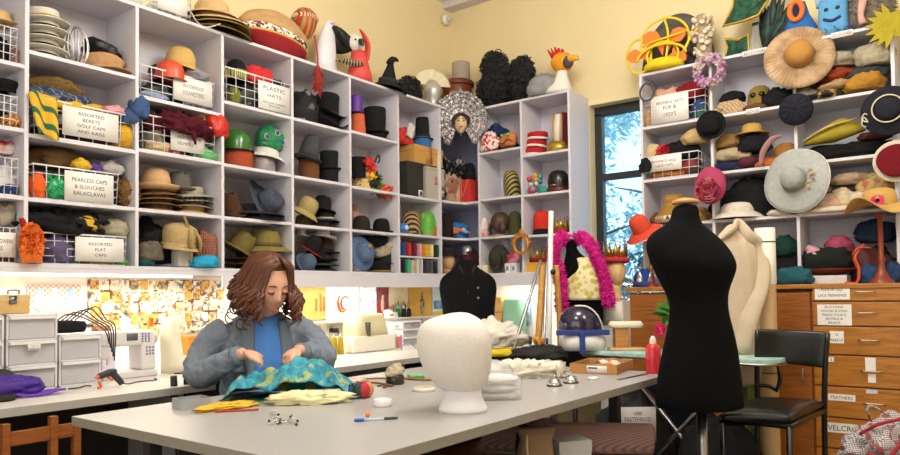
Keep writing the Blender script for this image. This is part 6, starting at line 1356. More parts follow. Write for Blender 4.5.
for i, (px, c, l) in enumerate(((393.5, '#8f958c', 'grey tin beside the pink tin'), (399, '#d9707a', 'pink tin beside the small clear drawers'))):
    P = A(px, ZC_, Y=3.42); t = thing('tin', l, 'tin', P, 0, 'small tins'); MB().lathe([(.022, 0), (.022, .085), (.02, .09), (0, .09)], 16).build('body', plastic(c), t); MB().lathe([(.023, .08), (.023, .095), (0, .096)], 16).build('lid', metal(), t)
P = A(408, ZC_, Y=3.22); t = tag(MB().tube([(-.07, .0, .004), (-.02, .03, .06), (.05, .03, .05), (.09, 0, .004)], .004, 6).build('bent_wire', metal('#8f9aa8')), 'bent grey wire lying on the counter beside the foam head', 'wire'); t.location = P
P = A(352, lz-.095, Y=3.66); 
for i, (px, l) in enumerate(((350.5, 'left clear tube with a green cap below the ledge'), (358, 'right clear tube with a green cap below the ledge'))):
    P = A(px, ZC_, Y=3.6); t = thing('glue_tube', l, 'bottle', P, 0, 'clear tubes with green caps'); MB().lathe([(.014, 0), (.015, .14), (.008, .16), (0, .16)], 12).build('body', plastic('#dfe3dc', .2), t); MB().lathe([(.008, .16), (.007, .185), (0, .186)], 10).build('cap', plastic('#2fae74'), t)
# back counter boxes
P = K(502, ZC_, X=4.75); s = mpp(P); t = carton(P, 11*s*.8, .36, .12, 'tan box standing on the back counter', '#d9a766', rot=BACK, lidh=.1)
for z in (.12, .24): box((0, -.061, z), (11*s*.75, .002, .004)).build('line', felt('#8a5a30'), t)
P = K(515, ZC_, X=4.72); t = tag(MB().loft([(0, .085, .06, 0, 0), (.2, .09, .06, 0, 0), (.33, .085, .055, 0, 0), (.36, .05, .03, 0, 0)], 20, p=4).build('green_bag', mat('#8fc5a6', .6, 0, .08, 10, .3, 30)), 'pale green soft bag on the back counter beside the tan box', 'bag'); t.location = P; t.rotation_euler.z = BACK
P = K(529, ZC_, X=4.8); t = thing('paper_sheet', 'sheet with blue print propped on the back counter', 'paper', P, BACK); box((0, 0, .2), (.09, .004, .4)).build('sheet', PAPER, t); box((.0, -.003, .24), (.06, .002, .22)).build('print', pat('noise', '#6f9ae0', '#d8e4f4', 20, .8), t)
# ================================================================== on the work table
ZTB = .7505
_before = set(o.name for o in COL.objects)
def T(px, py, z=ZTB): return PZ(px, py, z)
P = T(463, 411); s = mpp(P); FC = YAW-PI/2; t = thing('foam_head', 'big white papier mache head form with a flared foot, facing away', 'head form', P, FC)
WPAP = mat('#d9d4d2', .85, 0, .06, 22, .35, 60)
MB().lathe([(.0, 0), (24*s, 0), (24.5*s, 3*s), (22.5*s, 7*s), (20*s, 13*s), (18.5*s, 20*s), (18.5*s, 27*s)], 40, sy=.9).build('foot', mat('#e0e0e8', .8, 0, .02, 14, .15, 300), t)
# x extents read from the left and right outline, height above the table
ol = [(19, -12, 14), (23, -22, 20), (27, -27, 24), (33, -33, 26.5), (42, -39, 28.5), (52, -43, 29.5), (62, -45.5, 30), (72, -46, 29), (80, -45, 27), (87, -41, 23), (92, -33, 17.5), (96, -19, 11), (98.5, -8, 4.5)]
hb = MB(); hb.loft([(z*s, (x1-x0)/2*s, (x1-x0)/2*s*.95, (x0+x1)/2*s, 0) for z, x0, x1 in ol], 44)
hb.v = [(x+.003*nz((x, y, z), 30, 3), y+.003*nz((x, y, z), 30, 5), z+.0016*math.sin(z*330+3*nz((x, y, z), 12, 1))) for x, y, z in hb.v]
hb.build('head', WPAP, t, sub=1)
# wrapped towels, dome
P = T(507, 399); P.y += .05; t = thing('towel_pack', 'clear wrapped pack of folded white towels beside the foam head', 'towels', P, rad(-50))
for i in range(3): crumple(.088, .075, .019, 110+i, .1, 8, 26).build('towel', mat('#d9d7d6', .9, 0, .1, 30, .5, 90), t).location = (0, 0, .002+.031*i)
MB().loft([(0, .098, .084, 0, 0), (.02, .102, .088, 0, 0), (.085, .098, .084, 0, 0), (.108, .085, .07, 0, 0)], 30, p=5).build('wrapping', mat('#e6e8ec', .06, 0, 0, 1, .9, 42, alpha=.3), t)
P = T(512, 381); P.y += .12; t = thing('clear_dome', 'shiny clear plastic dome lying behind the wrapped towels', 'dome', P, 0)
MB().lathe([(.11, 0), (.112, .006), (.10, .05), (.07, .085), (.03, .1), (0, .103)], 30).build('dome', mat('#f4f4f4', .05, 0, 0, 1, 0, alpha=.42), t)
MB().tube([(.112*math.cos(a*PI/16), .112*math.sin(a*PI/16), .005) for a in range(32)], .003, 6, True).build('rim', mat('#f0f0f0', .1, 0, 0, 1, 0, alpha=.6), t)
# tulle
P = T(556, 380); P.y += .17; P.x += .03; t = thing('tulle_cloth', 'crumpled cream tulle heap behind the two bells', 'cloth', P, rad(-50)); TUL = mat('#e2dbcb', .9, 0, .1, 20, .3)
crumple(.16, .075, .05, 120, .3, 12, 36, True, .4).build('tulle', TUL, t)
m = MB()
for i in range(16):
    g = random.Random(i); x, y = g.uniform(-.14, .14), g.uniform(-.07, .05); a0 = g.uniform(0, 6)
    m.sheet(lambda u, v: (x+.045*math.cos(a0+u*3.4)*(.4+.6*v), y+.035*math.sin(a0+u*3.4)*(.4+.6*v), .012+.06*v+.012*math.sin(u*14+i)), 14, 3)
m.build('ruffles', TUL, t, solid=.0015)
CHR = metal('#d9d8da', .12)
for i, (px, py, l) in enumerate(((554.5, 386, 'left chrome service bell near the table edge'), (571, 383, 'right chrome service bell, slightly farther away'))):
    P = T(px, py); s = mpp(P); t = thing('service_bell', l, 'bell', P, 0, 'chrome service bells')
    MB().lathe([(0, 0), (7.8*s, 0), (8*s, .005), (7*s, .008), (0, .008)], 24).build('base', metal('#5a585c', .3), t)
    MB().lathe([(6.9*s, .008), (6.6*s, .016), (5*s, .03), (2.5*s, .037), (0, .039)], 24).build('dome', CHR, t)
    MB().tube([(0, 0, .038), (0, 0, .047)], [.005, .004], 8).ball((0, 0, .048), .006, 8).build('button', CHR, t)
# tray
P0, P1, P2 = T(617, 375), T(577, 368), T(646, 363); t = thing('cardboard_tray', 'shallow tan cardboard tray of tools with a white label', 'tray', P0, 0)
ux = Vector((0, 1, 0)); L_, W_ = (P1-P0).length, (P2-P0).length
ax = math.atan2(P2.y-P0.y, P2.x-P0.x); t.rotation_euler.z = ax; L_, W_, Hh = .26, min(.36, W_), .052; cb = mat('#bd8a54', .85, 0, .08, 14, .1)
MB().box((W_/2, L_/2, .003), (W_, L_, .005)).box((W_/2, .003, Hh/2), (W_, .005, Hh)).box((W_/2, L_-.003, Hh/2), (W_, .005, Hh)).box((.003, L_/2, Hh/2), (.005, L_, Hh)).box((W_-.003, L_/2, Hh/2), (.005, L_, Hh)).build('tray_body', cb, t, smooth=False)
box((-.001, L_*.42, Hh*.5), (.002, .11, .036)).build('label_card', PAPER, t); box((-.0025, L_*.5, Hh*.62), (.001, .05, .008)).build('printed_line', INK, t)
def at_(x, y, z): return t.matrix_basis @ Vector((x, y, z))
TRm = Matrix.Translation(P0) @ Matrix.Rotation(ax, 4, 'Z')
q = TRm @ Vector((W_*.35, L_*.35, .012)); sc_ = thing('scissors', 'orange handled scissors lying in the cardboard tray', 'scissors', q, ax)
MB().tube([(-.05+.022*math.cos(a*PI/8), .012+.03*math.sin(a*PI/8)*.6, .03) for a in range(16)], .006, 8, True).build('handle', plastic('#e2752c'), sc_)
MB().tube([(-.05+.022*math.cos(a*PI/8), -.022+.03*math.sin(a*PI/8)*.6, .034) for a in range(16)], .006, 8, True).build('handle', plastic('#e2752c'), sc_)
MB().tube([(-.03, 0, .03), (.03, .004, .02), (.11, .01, .006)], [.006, .008, .002], 6, flat=.3).build('blades', metal(), sc_)
for i, (x, y, c, l, k) in enumerate(((.7, .3, '#d9cdb0', 'cream tissue scrap in the cardboard tray', .05), (.55, .7, '#8a6a4a', 'brown cloth scrap at the back of the cardboard tray', .05), (.25, .75, '#3f7a5a', 'green reel of cord in the cardboard tray', .03), (.85, .65, '#e8e2d6', 'white cloth scrap in the far corner of the tray', .045))):
    o = tag(crumple(k, k*.8, k*.5, 130+i, .25, 9, 20).build('cloth_scrap', felt(c)), l, 'cloth'); o.location = TRm @ Vector((W_*x, L_*y, .006))
P = T(590, 372); P.y += .03; o = tag(crumple(.04, .04, .025, 140, .2, 9, 20).build('dark_cloth', felt('#2b3a34')), 'dark green cloth left of the cardboard tray', 'cloth'); o.location = P
P = T(653.5, 373); s = mpp(P); t = thing('squeeze_bottle', 'red squeeze bottle with a pale cap at the far table end', 'bottle', P, 0)
MB().lathe([(0, 0), (7.2*s, 0), (7.5*s, .006), (7.5*s, 24*s), (6*s, 28*s), (3*s, 29.5*s), (0, 29.5*s)], 24).build('body', mat('#d3303f', .25, 0, .04, 10, 0), t); MB().lathe([(3.4*s, 29*s), (3.2*s, 33*s), (1.4*s, 37*s), (0, 37*s)], 16).build('cap', plastic('#e6d9d4'), t)
P = T(632, 377); t = thing('ruler', 'thin grey ruler lying in front of the cardboard tray', 'ruler', P, 0); a, b = T(618, 380)-P, T(648, 374)-P; MB().tube([a+Vector((0, 0, .003)), b+Vector((0, 0, .003))], .008, 4, flat=.3).build('blade', metal('#6a6668', .4), t)
o = tag(crumple(.04, .02, .006, 142, .2, 9, 18).build('paper_scrap', PAPER), 'white paper scrap between the bells and the tray', 'paper'); o.location = T(593, 379)
# black bag with tools, yellow cloth, plastic sheets
P = T(556, 362); P.y += .12; t = thing('tool_bag', 'black soft tool bag at the far end of the table', 'bag', P, rad(-50)); crumple(.175, .11, .055, 150, .12, 7, 36).build('bag_body', mat('#101012', .7, 0, .15, 20, .3), t)
for i, (x, y, c, h_) in enumerate(((-.02, .0, '#e0762c', .09), (.0, .02, '#d9b03a', .08), (.02, -.01, '#e0762c', .075), (-.05, .02, '#3f8a5a', .085), (.05, .0, '#2a2a2e', .07), (.035, .03, '#b9b4ae', .10), (-.075, .0, '#26262a', .08))):
    o = thing('screwdriver', ['orange', 'yellow', 'short orange', 'green', 'black', 'grey', 'leftmost black'][i]+' handled screwdriver sticking out of the black tool bag', 'tool', Matrix.Translation(P) @ Matrix.Rotation(rad(-40), 4, 'Z') @ Vector((x, y, .075)), 0, 'tools in the black bag'); MB().tube([(0, 0, 0), (.006*(i-3), 0, h_*.5)], .006, 8).build('shaft', metal('#8a8a8e'), o); MB().tube([(.006*(i-3), 0, h_*.45), (.009*(i-3), 0, h_)], [.008, .009], 8).build('grip', plastic(c), o)
P = T(517, 357); P.y += .14; o = tag(crumple(.16, .07, .03, 160, .08, 6, 30).build('yellow_cloth', mat('#e3c21f', .8, 0, .08, 14, .3)), 'bright yellow folded cloth under white sheeting behind the towels', 'cloth'); o.location = P; o.rotation_euler.z = rad(-38)
P2 = P+Vector((.03, .05, .058)); o = tag(crumple(.2, .10, .115, 161, .22, 9, 40, True, .3).build('plastic_sheeting', mat('#e6e0d6', .45, 0, .05, 10, .4, 30)), 'heap of crumpled white sheeting on the yellow cloth', 'sheeting'); o.location = P2; o.rotation_euler.z = rad(-38)
# pen, bead, dish, pincushion
P = T(376, 420.5); a, b = T(354, 422)-P, T(398, 419.5)-P; z_ = Vector((0, 0, .006)); L3 = lambda u: a+(b-a)*u+z_
t = thing('ballpoint_pen', 'blue clear pen with a black grip lying on the table', 'pen', P, 0)
MB().tube([L3(.2), L3(.75)], .0042, 10).build('barrel', mat('#b9c6e0', .1, 0, 0, 1, 0), t); MB().tube([L3(0), L3(.03), L3(.22)], [.003, .006, .0055], 10).build('end_cap', plastic('#2a5fc0'), t); MB().tube([L3(.68), L3(.95), L3(1)], [.005, .005, .0015], 10).build('grip', plastic('#3a3f46'), t)
t = tag(MB().ball((0, 0, .009), (.011, .008, .009), 10).build('orange_bead', plastic('#e8825a')), 'small orange foam bead beside the pen', 'bead'); t.location = T(368, 417)
P = T(383, 406); t = thing('small_dish', 'small round white dish right of the pincushion', 'dish', P, 0); s = mpp(P); MB().lathe([(0, .002), (8.4*s, 0), (8.8*s, .004), (8.8*s, .028), (8.2*s, .028), (8*s, .006), (0, .006)], 28).build('bowl', mat('#e6e4ec', .3, 0, .02, 10, 0), t)
P = T(366, 398); P.y += .03; s = mpp(P); t = thing('pincushion', 'round pincushion of red, blue, green and tan segments', 'pincushion', P, 0)
g = random.Random(3)
for i, c in enumerate(('#c9344a', '#33465a', '#c9925a', '#3a5f8f', '#2f4a44', '#b53a44', '#c98a60', '#3f4f6a')):
    a = 2*PI*i/8+.5; MB().ball((.032*math.cos(a), .032*math.sin(a), .034), (.03, .022, .033), 14, Matrix.Identity(4)).build('segment', felt(c), t)
MB().ball((0, 0, .062), (.012, .012, .006), 10).build('button', felt('#8a2f3a'), t)
m = MB()
for i in range(7): a = g.uniform(2, 4.4); m.tube([(-.03, -.01, .05), (-.055-.008*g.random(), .02*math.sin(a), .05+.02*g.random())], .0012, 4).ball((-.058, .02*math.sin(a), .052+.01*g.random()), .004, 6)
m.build('pins', metal('#3a3a3e'), t)
# metal bobbins
P = T(285, 424); g = random.Random(6)
for i in range(9):
    q = T(285+g.uniform(-13, 13), 421+g.uniform(-8, 7)); t = thing('metal_clip', 'small shiny metal sewing clip in the loose pile in front of the tissue', 'clip', q, (0, g.uniform(-.3, .3), g.uniform(0, 6)), 'metal sewing clips'); MB().tube([(-.018, 0, .004), (.018, 0, .006), (.016, .004, .012), (-.012, .004, .015)], .0022, 6).build('wire', CHR, t); MB().ball((-.019, 0, .005), .005, 8).build('knob', plastic('#2a2a30', .2), t)
# yellow tissue, yellow fabric, grey box, cutting mat
P = T(311, 404); P.y += .02; o = tag(crumple(.145, .045, .028, 170, .25, 12, 44, True, .35).build('tissue_paper', mat('#e6e0b0', .8, 0, .08, 20, .3)), 'crumpled pale yellow tissue in front of the turquoise fabric', 'tissue'); o.location = P; o.rotation_euler.z = rad(-46)
P = T(232, 409); P.y += .03; o = tag(crumple(.11, .045, .014, 171, .25, 12, 36, True, .35).build('yellow_fabric', mat('#e3b030', .8, 0, .12, 20, .3)), 'small piece of golden yellow fabric left of the turquoise fabric', 'fabric'); o.location = P; o.rotation_euler.z = rad(-10)
t = tag(MB().tube([(-.08, 0, .003), (.08, 0, .003)], .005, 4).build('red_strip', felt('#b5483a')), 'thin red edge strip in front of the golden yellow fabric', 'strip'); t.location = T(237, 411.5); t.rotation_euler.z = rad(-38)
P = T(197, 409); t = thing('grey_tin', 'small open grey tin at the left side of the table', 'tin', P, rad(-10)); s = mpp(P); w = 30*s; m = mat('#a9adb8', .4, .3, .04, 10, 0)
MB().box((0, .05, .002), (w, .1, .003)).box((0, 0, .02), (w, .002, .04)).box((0, .1, .02), (w, .002, .04)).box((-w/2, .05, .02), (.002, .1, .04)).box((w/2, .05, .02), (.002, .1, .04)).build('body', m, t, smooth=False); box((0, .05, .012), (w*.94, .09, .016)).build('dark_contents', felt('#2a2a2e'), t); box((w/2+.001, .06, .025), (.003, .02, .03)).build('tab', felt('#e0dcc0'), t)
t = tag(box((0, 0, .0015), (.26, .2, .003)).build('cutting_mat', mat('#1f6a54', .6, 0, .05, 30, 0)), 'dark green cutting mat under the turquoise fabric', 'cutting mat'); P = T(270, 402); t.location = P+Vector((.02, .1, 0)); t.rotation_euler.z = rad(-4)
# leather strips, jar with cloth, spools, tape
P = T(395, 384); t = thing('jar', 'dark glass jar with a taupe cloth stuffed in its mouth', 'jar', P, 0); s = mpp(P); MB().lathe([(0, 0), (9*s, 0), (9.5*s, .01), (9*s, .04), (7*s, .05)], 22).build('body', mat('#2c2926', .15, 0, .05, 10, 0), t); o = crumple(10*s, .035, .032, 180, .3, 10, 26).build('cloth', felt('#b5a78e'), t); o.location = (0, 0, .04)
for i, (a, b, c, l) in enumerate((((360, 380), (432, 381), '#a5693a', 'long brown leather strip lying behind the pincushion'), ((362, 384), (392, 387), '#7a5030', 'short dark brown leather strip behind the pincushion'))):
    P = T((a[0]+b[0])/2, (a[1]+b[1])/2); t = tag(MB().tube([T(*a)-P+Vector((0, 0, .006)), T((a[0]+b[0])/2, (a[1]+b[1])/2-1)-P+Vector((0, 0, .008)), T(*b)-P+Vector((0, 0, .006))], .012, 6, flat=.4).build('leather_strip', felt(c)), l, 'strip'); t.location = P
P = T(416, 379); t = thing('thread_card', 'green thread cards in a small stack near the foam head', 'thread', P, rad(-30)); 
for i in range(2): box((0, 0, .007+.012*i), (.08, .05, .010)).build('card', felt(['#2f9a52', '#7fc58a'][i]), t, bev=.002)
P = T(424, 391); t = thing('tape_roll', 'flat roll of clear tape half behind the foam head', 'tape', P, 0); s = mpp(P); MB().lathe([(8*s, .0), (11*s, 0), (11*s, .018), (8*s, .018), (8*s, 0)], 28).build('tape', mat('#e2ddd2', .2, 0, .02, 10, 0), t); MB().lathe([(7.4*s, 0.001), (8*s, 0.001), (8*s, .018), (7.4*s, .018), (7.4*s, .001)], 28).build('core', felt('#c9b48a'), t)
o = tag(crumple(.07, .05, .016, 190, .3, 10, 26).build('beige_cloth', felt('#cfc0a8')), 'beige cloth behind the pincushion', 'cloth'); o.location = T(352, 384)
for i, (px, py, l) in enumerate(((379, 386.5, 'small brown button left of the dark jar'), (384.5, 388, 'small brown button in front of the dark jar'))):
    t = thing('button', l, 'button', T(px, py), 0, 'loose brown buttons'); MB().lathe([(0, 0), (.01, 0), (.011, .004), (.008, .006), (0, .005)], 14).build('disc', plastic('#6a4426'), t)
# turquoise fabric being sewn: a draped cloth
P = T(291, 397); s = mpp(P)
def tq(u, v):
    x = (u-.5)*.56; y = -.10+.30*v
    lim = min(1, u/.1)*min(1, (1-u)/.16)
    h = (.075+.075*math.exp(-((u-.60)/.25)**2))*lim*math.sin(PI*min(1, .10+v*.92))**.6
    f = .014*math.sin(u*17+v*6+2*noise.noise(Vector((u*3, v*3, 1))))+.008*math.sin(u*33-v*11)+.028*noise.noise(Vector((u*7, v*7, 4)))
    f -= .02*(1-abs(noise.noise(Vector((u*5+v*2, v*6, 9))))*4)*.4
    z = h+f*(.3+.7*min(1, h*14))
    return (x+.02*math.sin(v*7+u*3), y+.03*math.sin(u*11)-.03*math.sin(PI*u), max(.005, z+.006))
o = tag(MB().sheet(tq, 70, 40).build('turquoise_fabric', pat('noise', '#15708f', '#37a3b6', 34, .6, c3='#9fa860', thr=.5, soft=.14), solid=.004), 'turquoise patterned fabric draped on the table under her hands', 'fabric'); o.location = P; o.rotation_euler.z = FC+.1
# ================================================================== the seated woman
FC = YAW-PI/2                                  # turn of things whose local x runs left to right as seen
PO = A(262, 0, Y=2.90); PO.z = .05
PER = thing('person', 'person with wavy auburn hair in a grey denim jacket sewing turquoise fabric', 'person', PO, rad(-27))
SKIN = mat('#d9a58c', .5, 0, .06, 14, .05, 200)
HM = Matrix.Translation((.0, -.16, 1.19)) @ Matrix.Rotation(rad(17), 4, 'Z') @ Matrix.Rotation(rad(27), 4, 'X') @ Matrix.Scale(1.13, 4)
body = MB()
def hf(p):
    x, y, z = p
    if y < 0:
        y -= .24*math.exp(-((x/.13)**2+((z+.08)/.17)**2))+.05*math.exp(-((x/.1)**2+((z-.16)/.2)**2))
        for sx in (-.36, .36): y += .14*math.exp(-(((x-sx)/.2)**2+((z-.13)/.12)**2)); y -= .03*math.exp(-(((x-sx)/.16)**2+((z-.12)/.06)**2))
        y -= .06*math.exp(-((x/.25)**2+((z+.47)/.07)**2))-.03*math.exp(-((x/.25)**2+((z+.36)/.05)**2))
        y -= .07*math.exp(-((x/.3)**2+((z+.8)/.14)**2))
    return Vector((x*(1-.22*max(0, -z)), y, z))
body.ball((0, 0, 0), (.087, .105, .13), 44, HM, fn=hf)
for sx in (-1, 1): body.ball((sx*.088, .01, -.01), (.012, .022, .034), 12, HM)
body.tube([(0, -.12, 1.10), (0, -.06, 1.02), (0, -.02, .92)], [.052, .058, .085], 18)
body.loft([(.46, .15, .11, 0, .02), (.6, .15, .1, 0, .02), (.8, .16, .1, 0, .0), (.93, .17, .085, 0, -.01), (.985, .13, .06, 0, -.02), (1.01, .06, .05, 0, -.03)], 28)
armR = [(-.19, .0, .965), (-.27, -.02, .87), (-.29, -.10, .79), (-.21, -.24, .84), (-.135, -.325, .885)]
armL = [(.19, .0, .965), (.26, -.05, .89), (.265, -.13, .83), (.17, -.26, .87), (.105, -.325, .885)]
for ar in (armR, armL): body.tube(ar, [.055, .048, .044, .036, .026], 14)
for sx in (-1, 1): body.tube([(sx*.09, .02, .5), (sx*.11, -.28, .50), (sx*.11, -.42, .47), (sx*.11, -.40, .25), (sx*.11, -.40, .03), (sx*.11, -.50, -.015)], [.085, .075, .06, .05, .04, .035], 14)
def hand(mb, M, sx):
    mb.ball((0, -.045, 0), (.040, .05, .017), 16, M)
    for i, (x, l, c) in enumerate(((-.030, .060, .5), (-.010, .070, .62), (.011, .066, .72), (.030, .052, .85))):
        x *= sx; p = [Vector((x*.9, -.06, 0))]; a = .15; d = Vector((x*1.2, -1, 0)).normalized()
        for k, f in enumerate((.46, .32, .24)):
            a += c*(.55, .75, .6)[k]; p.append(p[-1]+(d*math.cos(a)+Vector((0, 0, -1))*math.sin(a))*l*f)
        mb.tube(p, [.0098, .0092, .0084, .0066], 10, M=M)
    s_ = -sx
    mb.tube([(s_*.022, -.022, -.004), (s_*.044, -.050, -.016), (s_*.040, -.082, -.026), (s_*.022, -.104, -.032)], [.014, .0115, .0098, .0072], 10, M=M)
handR = Matrix.Translation((-.135, -.32, .888)) @ Matrix.Rotation(rad(52), 4, 'Z') @ Matrix.Rotation(rad(14), 4, 'X') @ Matrix.Rotation(rad(18), 4, 'Y')
handL = Matrix.Translation((.105, -.32, .888)) @ Matrix.Rotation(rad(-50), 4, 'Z') @ Matrix.Rotation(rad(16), 4, 'X') @ Matrix.Rotation(rad(-18), 4, 'Y')
hand(body, handR, 1); hand(body, handL, -1)
b = body.build('body', SKIN, PER)
d = b.modifiers.new('remesh', 'REMESH'); d.mode = 'VOXEL'; d.voxel_size = .0042; d.use_smooth_shade = True
d = b.modifiers.new('smooth', 'SMOOTH'); d.iterations = 3; d.factor = .5
# face details
def hp(x, y, z): return HM @ Vector((x, y, z))
for sx in (-1, 1):
    MB().tube([hp(sx*.016, -.100, .043), hp(sx*.032, -.104, .049), hp(sx*.05, -.092, .042)], [.0026, .0038, .002], 6).build('eyebrow', mat('#5a3422', .8, 0, .1, 40, 0), PER)
    MB().tube([hp(sx*.018, -.098, .016), hp(sx*.031, -.103, .010), hp(sx*.046, -.092, .015)], [.002, .0034, .002], 6).build('eyelashes', mat('#3a2318', .8, 0, .1, 40, 0), PER)
    MB().ball((0, 0, 0), (.015, .008, .008), 12, HM @ Matrix.Translation((sx*.032, -.093, .019))).build('eyelid', mat('#cf957c', .5, 0, .05, 20, 0), PER)
MB().tube([hp(-.024, -.106, -.060), hp(-.008, -.117, -.057), hp(0, -.117, -.059), hp(.008, -.117, -.057), hp(.024, -.106, -.060)], [.002, .0055, .005, .0055, .002], 8, flat=.8).tube([hp(-.018, -.107, -.066), hp(0, -.115, -.069), hp(.018, -.107, -.066)], [.002, .0058, .002], 8).build('lips', mat('#b5665c', .4, 0, .05, 30, 0), PER)
# hair: cap and long wavy locks
HAIR = mat('#552a15', .4, 0, .6, 45, .2, 120)
hc = MB(); hc.ball((0, .022, .022), (.099, .112, .128), 26, HM, fn=lambda p: Vector((p.x, p.y if p.y > -.15 or p.z > .55 else -.15, p.z)))
hc.tube([hp(0, .06, .0), hp(0, .07, -.09), hp(0, .065, -.16)], [.09, .085, .06], 18, flat=1)
hc.tube([hp(-.06, .03, .0), hp(-.08, .03, -.08), hp(-.075, .03, -.14)], [.035, .038, .02], 12)
hc.tube([hp(.06, .03, .0), hp(.08, .03, -.08), hp(.075, .03, -.14)], [.035, .038, .02], 12)
hc.build('hair_cap', HAIR, PER)
g = random.Random(12); m = MB(); ZH = Vector((0, 0, 1))
for i in range(175):
    a = g.uniform(rad(-42), rad(222)) if i < 120 else g.choice([g.uniform(rad(-58), rad(-36)), g.uniform(rad(216), rad(238))])
    r = g.uniform(.98, 1.1); cx, cy = math.cos(a)*.10*r, .02+math.sin(a)*.108*r
    top = hp(math.copysign(min(abs(cx)*.15, .02), cx), -.03+cy*.35 if i < 120 else -.075, .142)
    mid = hp(cx*.78, cy*.85-.005, .105); side = hp(cx*1.06, cy*1.02, .01)
    pts = [top, mid, side]; L = g.uniform(.085, .16); ph = g.uniform(0, 6); base = side.copy()
    out = Vector((cx, cy*.8, 0)).normalized()
    for k in range(1, 8):
        u = k/7; w = .016*math.sin(ph+u*8)+.008*math.sin(ph*2+u*15)
        q = base-ZH*L*u+out*(.034*math.sin(u*2.4)+w)+Vector((-out.y, out.x, 0))*(.014*math.cos(ph+u*8))
        q.y = min(q.y, .14) ; pts.append(q)
    k = g.uniform(.0075, .0125)
    m.tube(pts, [k*.7, k*.9]+[k]*5+[k*.9, k*.7, k*.3], 6)
for i in range(40):                                   # flyaway curls by the shoulders
    a = g.choice([g.uniform(rad(-45), rad(10)), g.uniform(rad(170), rad(225))]); p = hp(math.cos(a)*.125, .02+math.sin(a)*.12, g.uniform(-.16, -.02)); r = g.uniform(.012, .02)
    m.tube([p+Vector((r*math.cos(t), r*.6*math.sin(t*.9), r*math.sin(t)-.006*t)) for t in [k*.7 for k in range(9)]], .0035, 5)
m.build('hair_locks', HAIR, PER)
# blue shirt
SH = mat('#4c86d6', .85, 0, .06, 20, .25, 90)
sh = MB(); sh.loft([(.5, .145, .125, 0, -.005), (.7, .15, .13, 0, -.02), (.85, .155, .125, 0, -.035), (.95, .13, .10, 0, -.05), (1.0, .085, .078, 0, -.06), (1.045, .068, .068, 0, -.075)], 30)
sh.v = [(x+.004*nz((x, y, z), 22, 2), y+.006*nz((x, y, z), 16, 3), z) for x, y, z in sh.v]
sh.build('shirt', SH, PER)
# denim jacket
DEN = mat('#7a8494', .92, 0, .2, 130, .6, 60, spec=.2)
j = MB()
j.loft([(.47, .185, .145, 0, .025), (.6, .19, .15, 0, .015), (.8, .20, .145, 0, .0), (.92, .21, .125, 0, -.005), (.99, .195, .095, 0, -.005), (1.03, .125, .085, 0, -.015), (1.055, .09, .08, 0, -.03)], 40)
j.tube([(-.165, .0, .965), (-.25, .0, .91), (-.305, -.04, .80), (-.29, -.12, .775), (-.22, -.235, .83), (-.165, -.295, .868)], [.085, .076, .068, .064, .054, .044], 20)
j.tube([(.165, .0, .965), (.25, -.02, .915), (.29, -.08, .85), (.275, -.16, .825), (.19, -.25, .862), (.135, -.295, .872)], [.085, .074, .066, .060, .052, .043], 20)
jk = j.build('jacket', DEN, PER)
d = jk.modifiers.new('remesh', 'REMESH'); d.mode = 'VOXEL'; d.voxel_size = .0085; d.use_smooth_shade = True
d = jk.modifiers.new('smooth', 'SMOOTH'); d.iterations = 5; d.factor = .5
for nm, sz, st in (('folds', .07, .03), ('wrinkles', .026, .012)):
    tx = bpy.data.textures.new(nm, 'CLOUDS'); tx.noise_scale = sz; tx.noise_depth = 2
    d = jk.modifiers.new(nm, 'DISPLACE'); d.texture = tx; d.strength = st; d.mid_level = .5
# open front: shirt panel and jacket edges
def sp(u, v):
    x = (u-.5)*(.115+.05*(1-v)); z = .56+.485*v; yy = -.02-.135*(1-.30*max(0, v-.55)/.45)*math.sqrt(max(0, 1-(x/.21)**2))
    return (x, yy-.028+.014*max(0, v-.8)/.2, z)
MB().sheet(sp, 12, 18).build('shirt_front', SH, PER, solid=.004)
for sx in (-1, 1):
    def lp(u, v, sx=sx):
        z = .56+.46*v; x0 = sx*(.058+.016*(1-v)+.0); x = x0+sx*u*(.035+.03*math.sin(PI*max(0, (v-.5)*2)))
        y = -.185*(1-.22*max(0, v-.5)*2)-.008*math.sin(u*PI)+.9*(abs(x)-.05)**2*6
        return (x, y, z)
    MB().sheet(lp, 5, 18).build('jacket_placket', mat('#6f7988', .92, 0, .2, 130, .6, 60, spec=.2), PER, solid=.006)
    def cl(u, v, sx=sx):
        a = rad(48)+rad(95)*u; r = .085+.035*v
        return (sx*(r*math.sin(a)*1.1+.012), -.06-r*1.02*math.cos(a)*.95+.02, 1.035-.03*v-.03*math.cos(a)+.012*u)
    MB().sheet(cl, 12, 4).build('collar', DEN, PER, solid=.006)
    pk = MB().box((sx*.12, -.152, .86), (.085, .02, .02)).box((sx*.12, -.148, .815), (.08, .018, .07)).build('chest_pocket', mat('#737d8c', .92, 0, .2, 130, .6, 60, spec=.2), PER, bev=.004); pk.rotation_euler = (0, 0, 0)
    MB().ball((sx*.12, -.165, .86), (.006, .004, .006), 8).build('button', metal('#8f8a80', .4), pk)
    cf = (armR if sx < 0 else armL)[-1]; q = Vector((-.165, -.295, .868)) if sx < 0 else Vector((.135, -.295, .872)); dirv = (Vector(cf)-q).normalized()
    MB().tube([q-dirv*.012, q+dirv*.022], [.047, .042], 18).build('cuff', mat('#737d8c', .92, 0, .2, 130, .6, 60, spec=.2), PER)
tr = MB()
for sx in (-1, 1): tr.tube([(sx*.08, .03, .5), (sx*.11, -.28, .51), (sx*.11, -.43, .47), (sx*.11, -.42, .25), (sx*.11, -.41, .07)], [.1, .088, .07, .06, .055], 16)
tr.build('trousers', felt('#2a2d38'), PER)
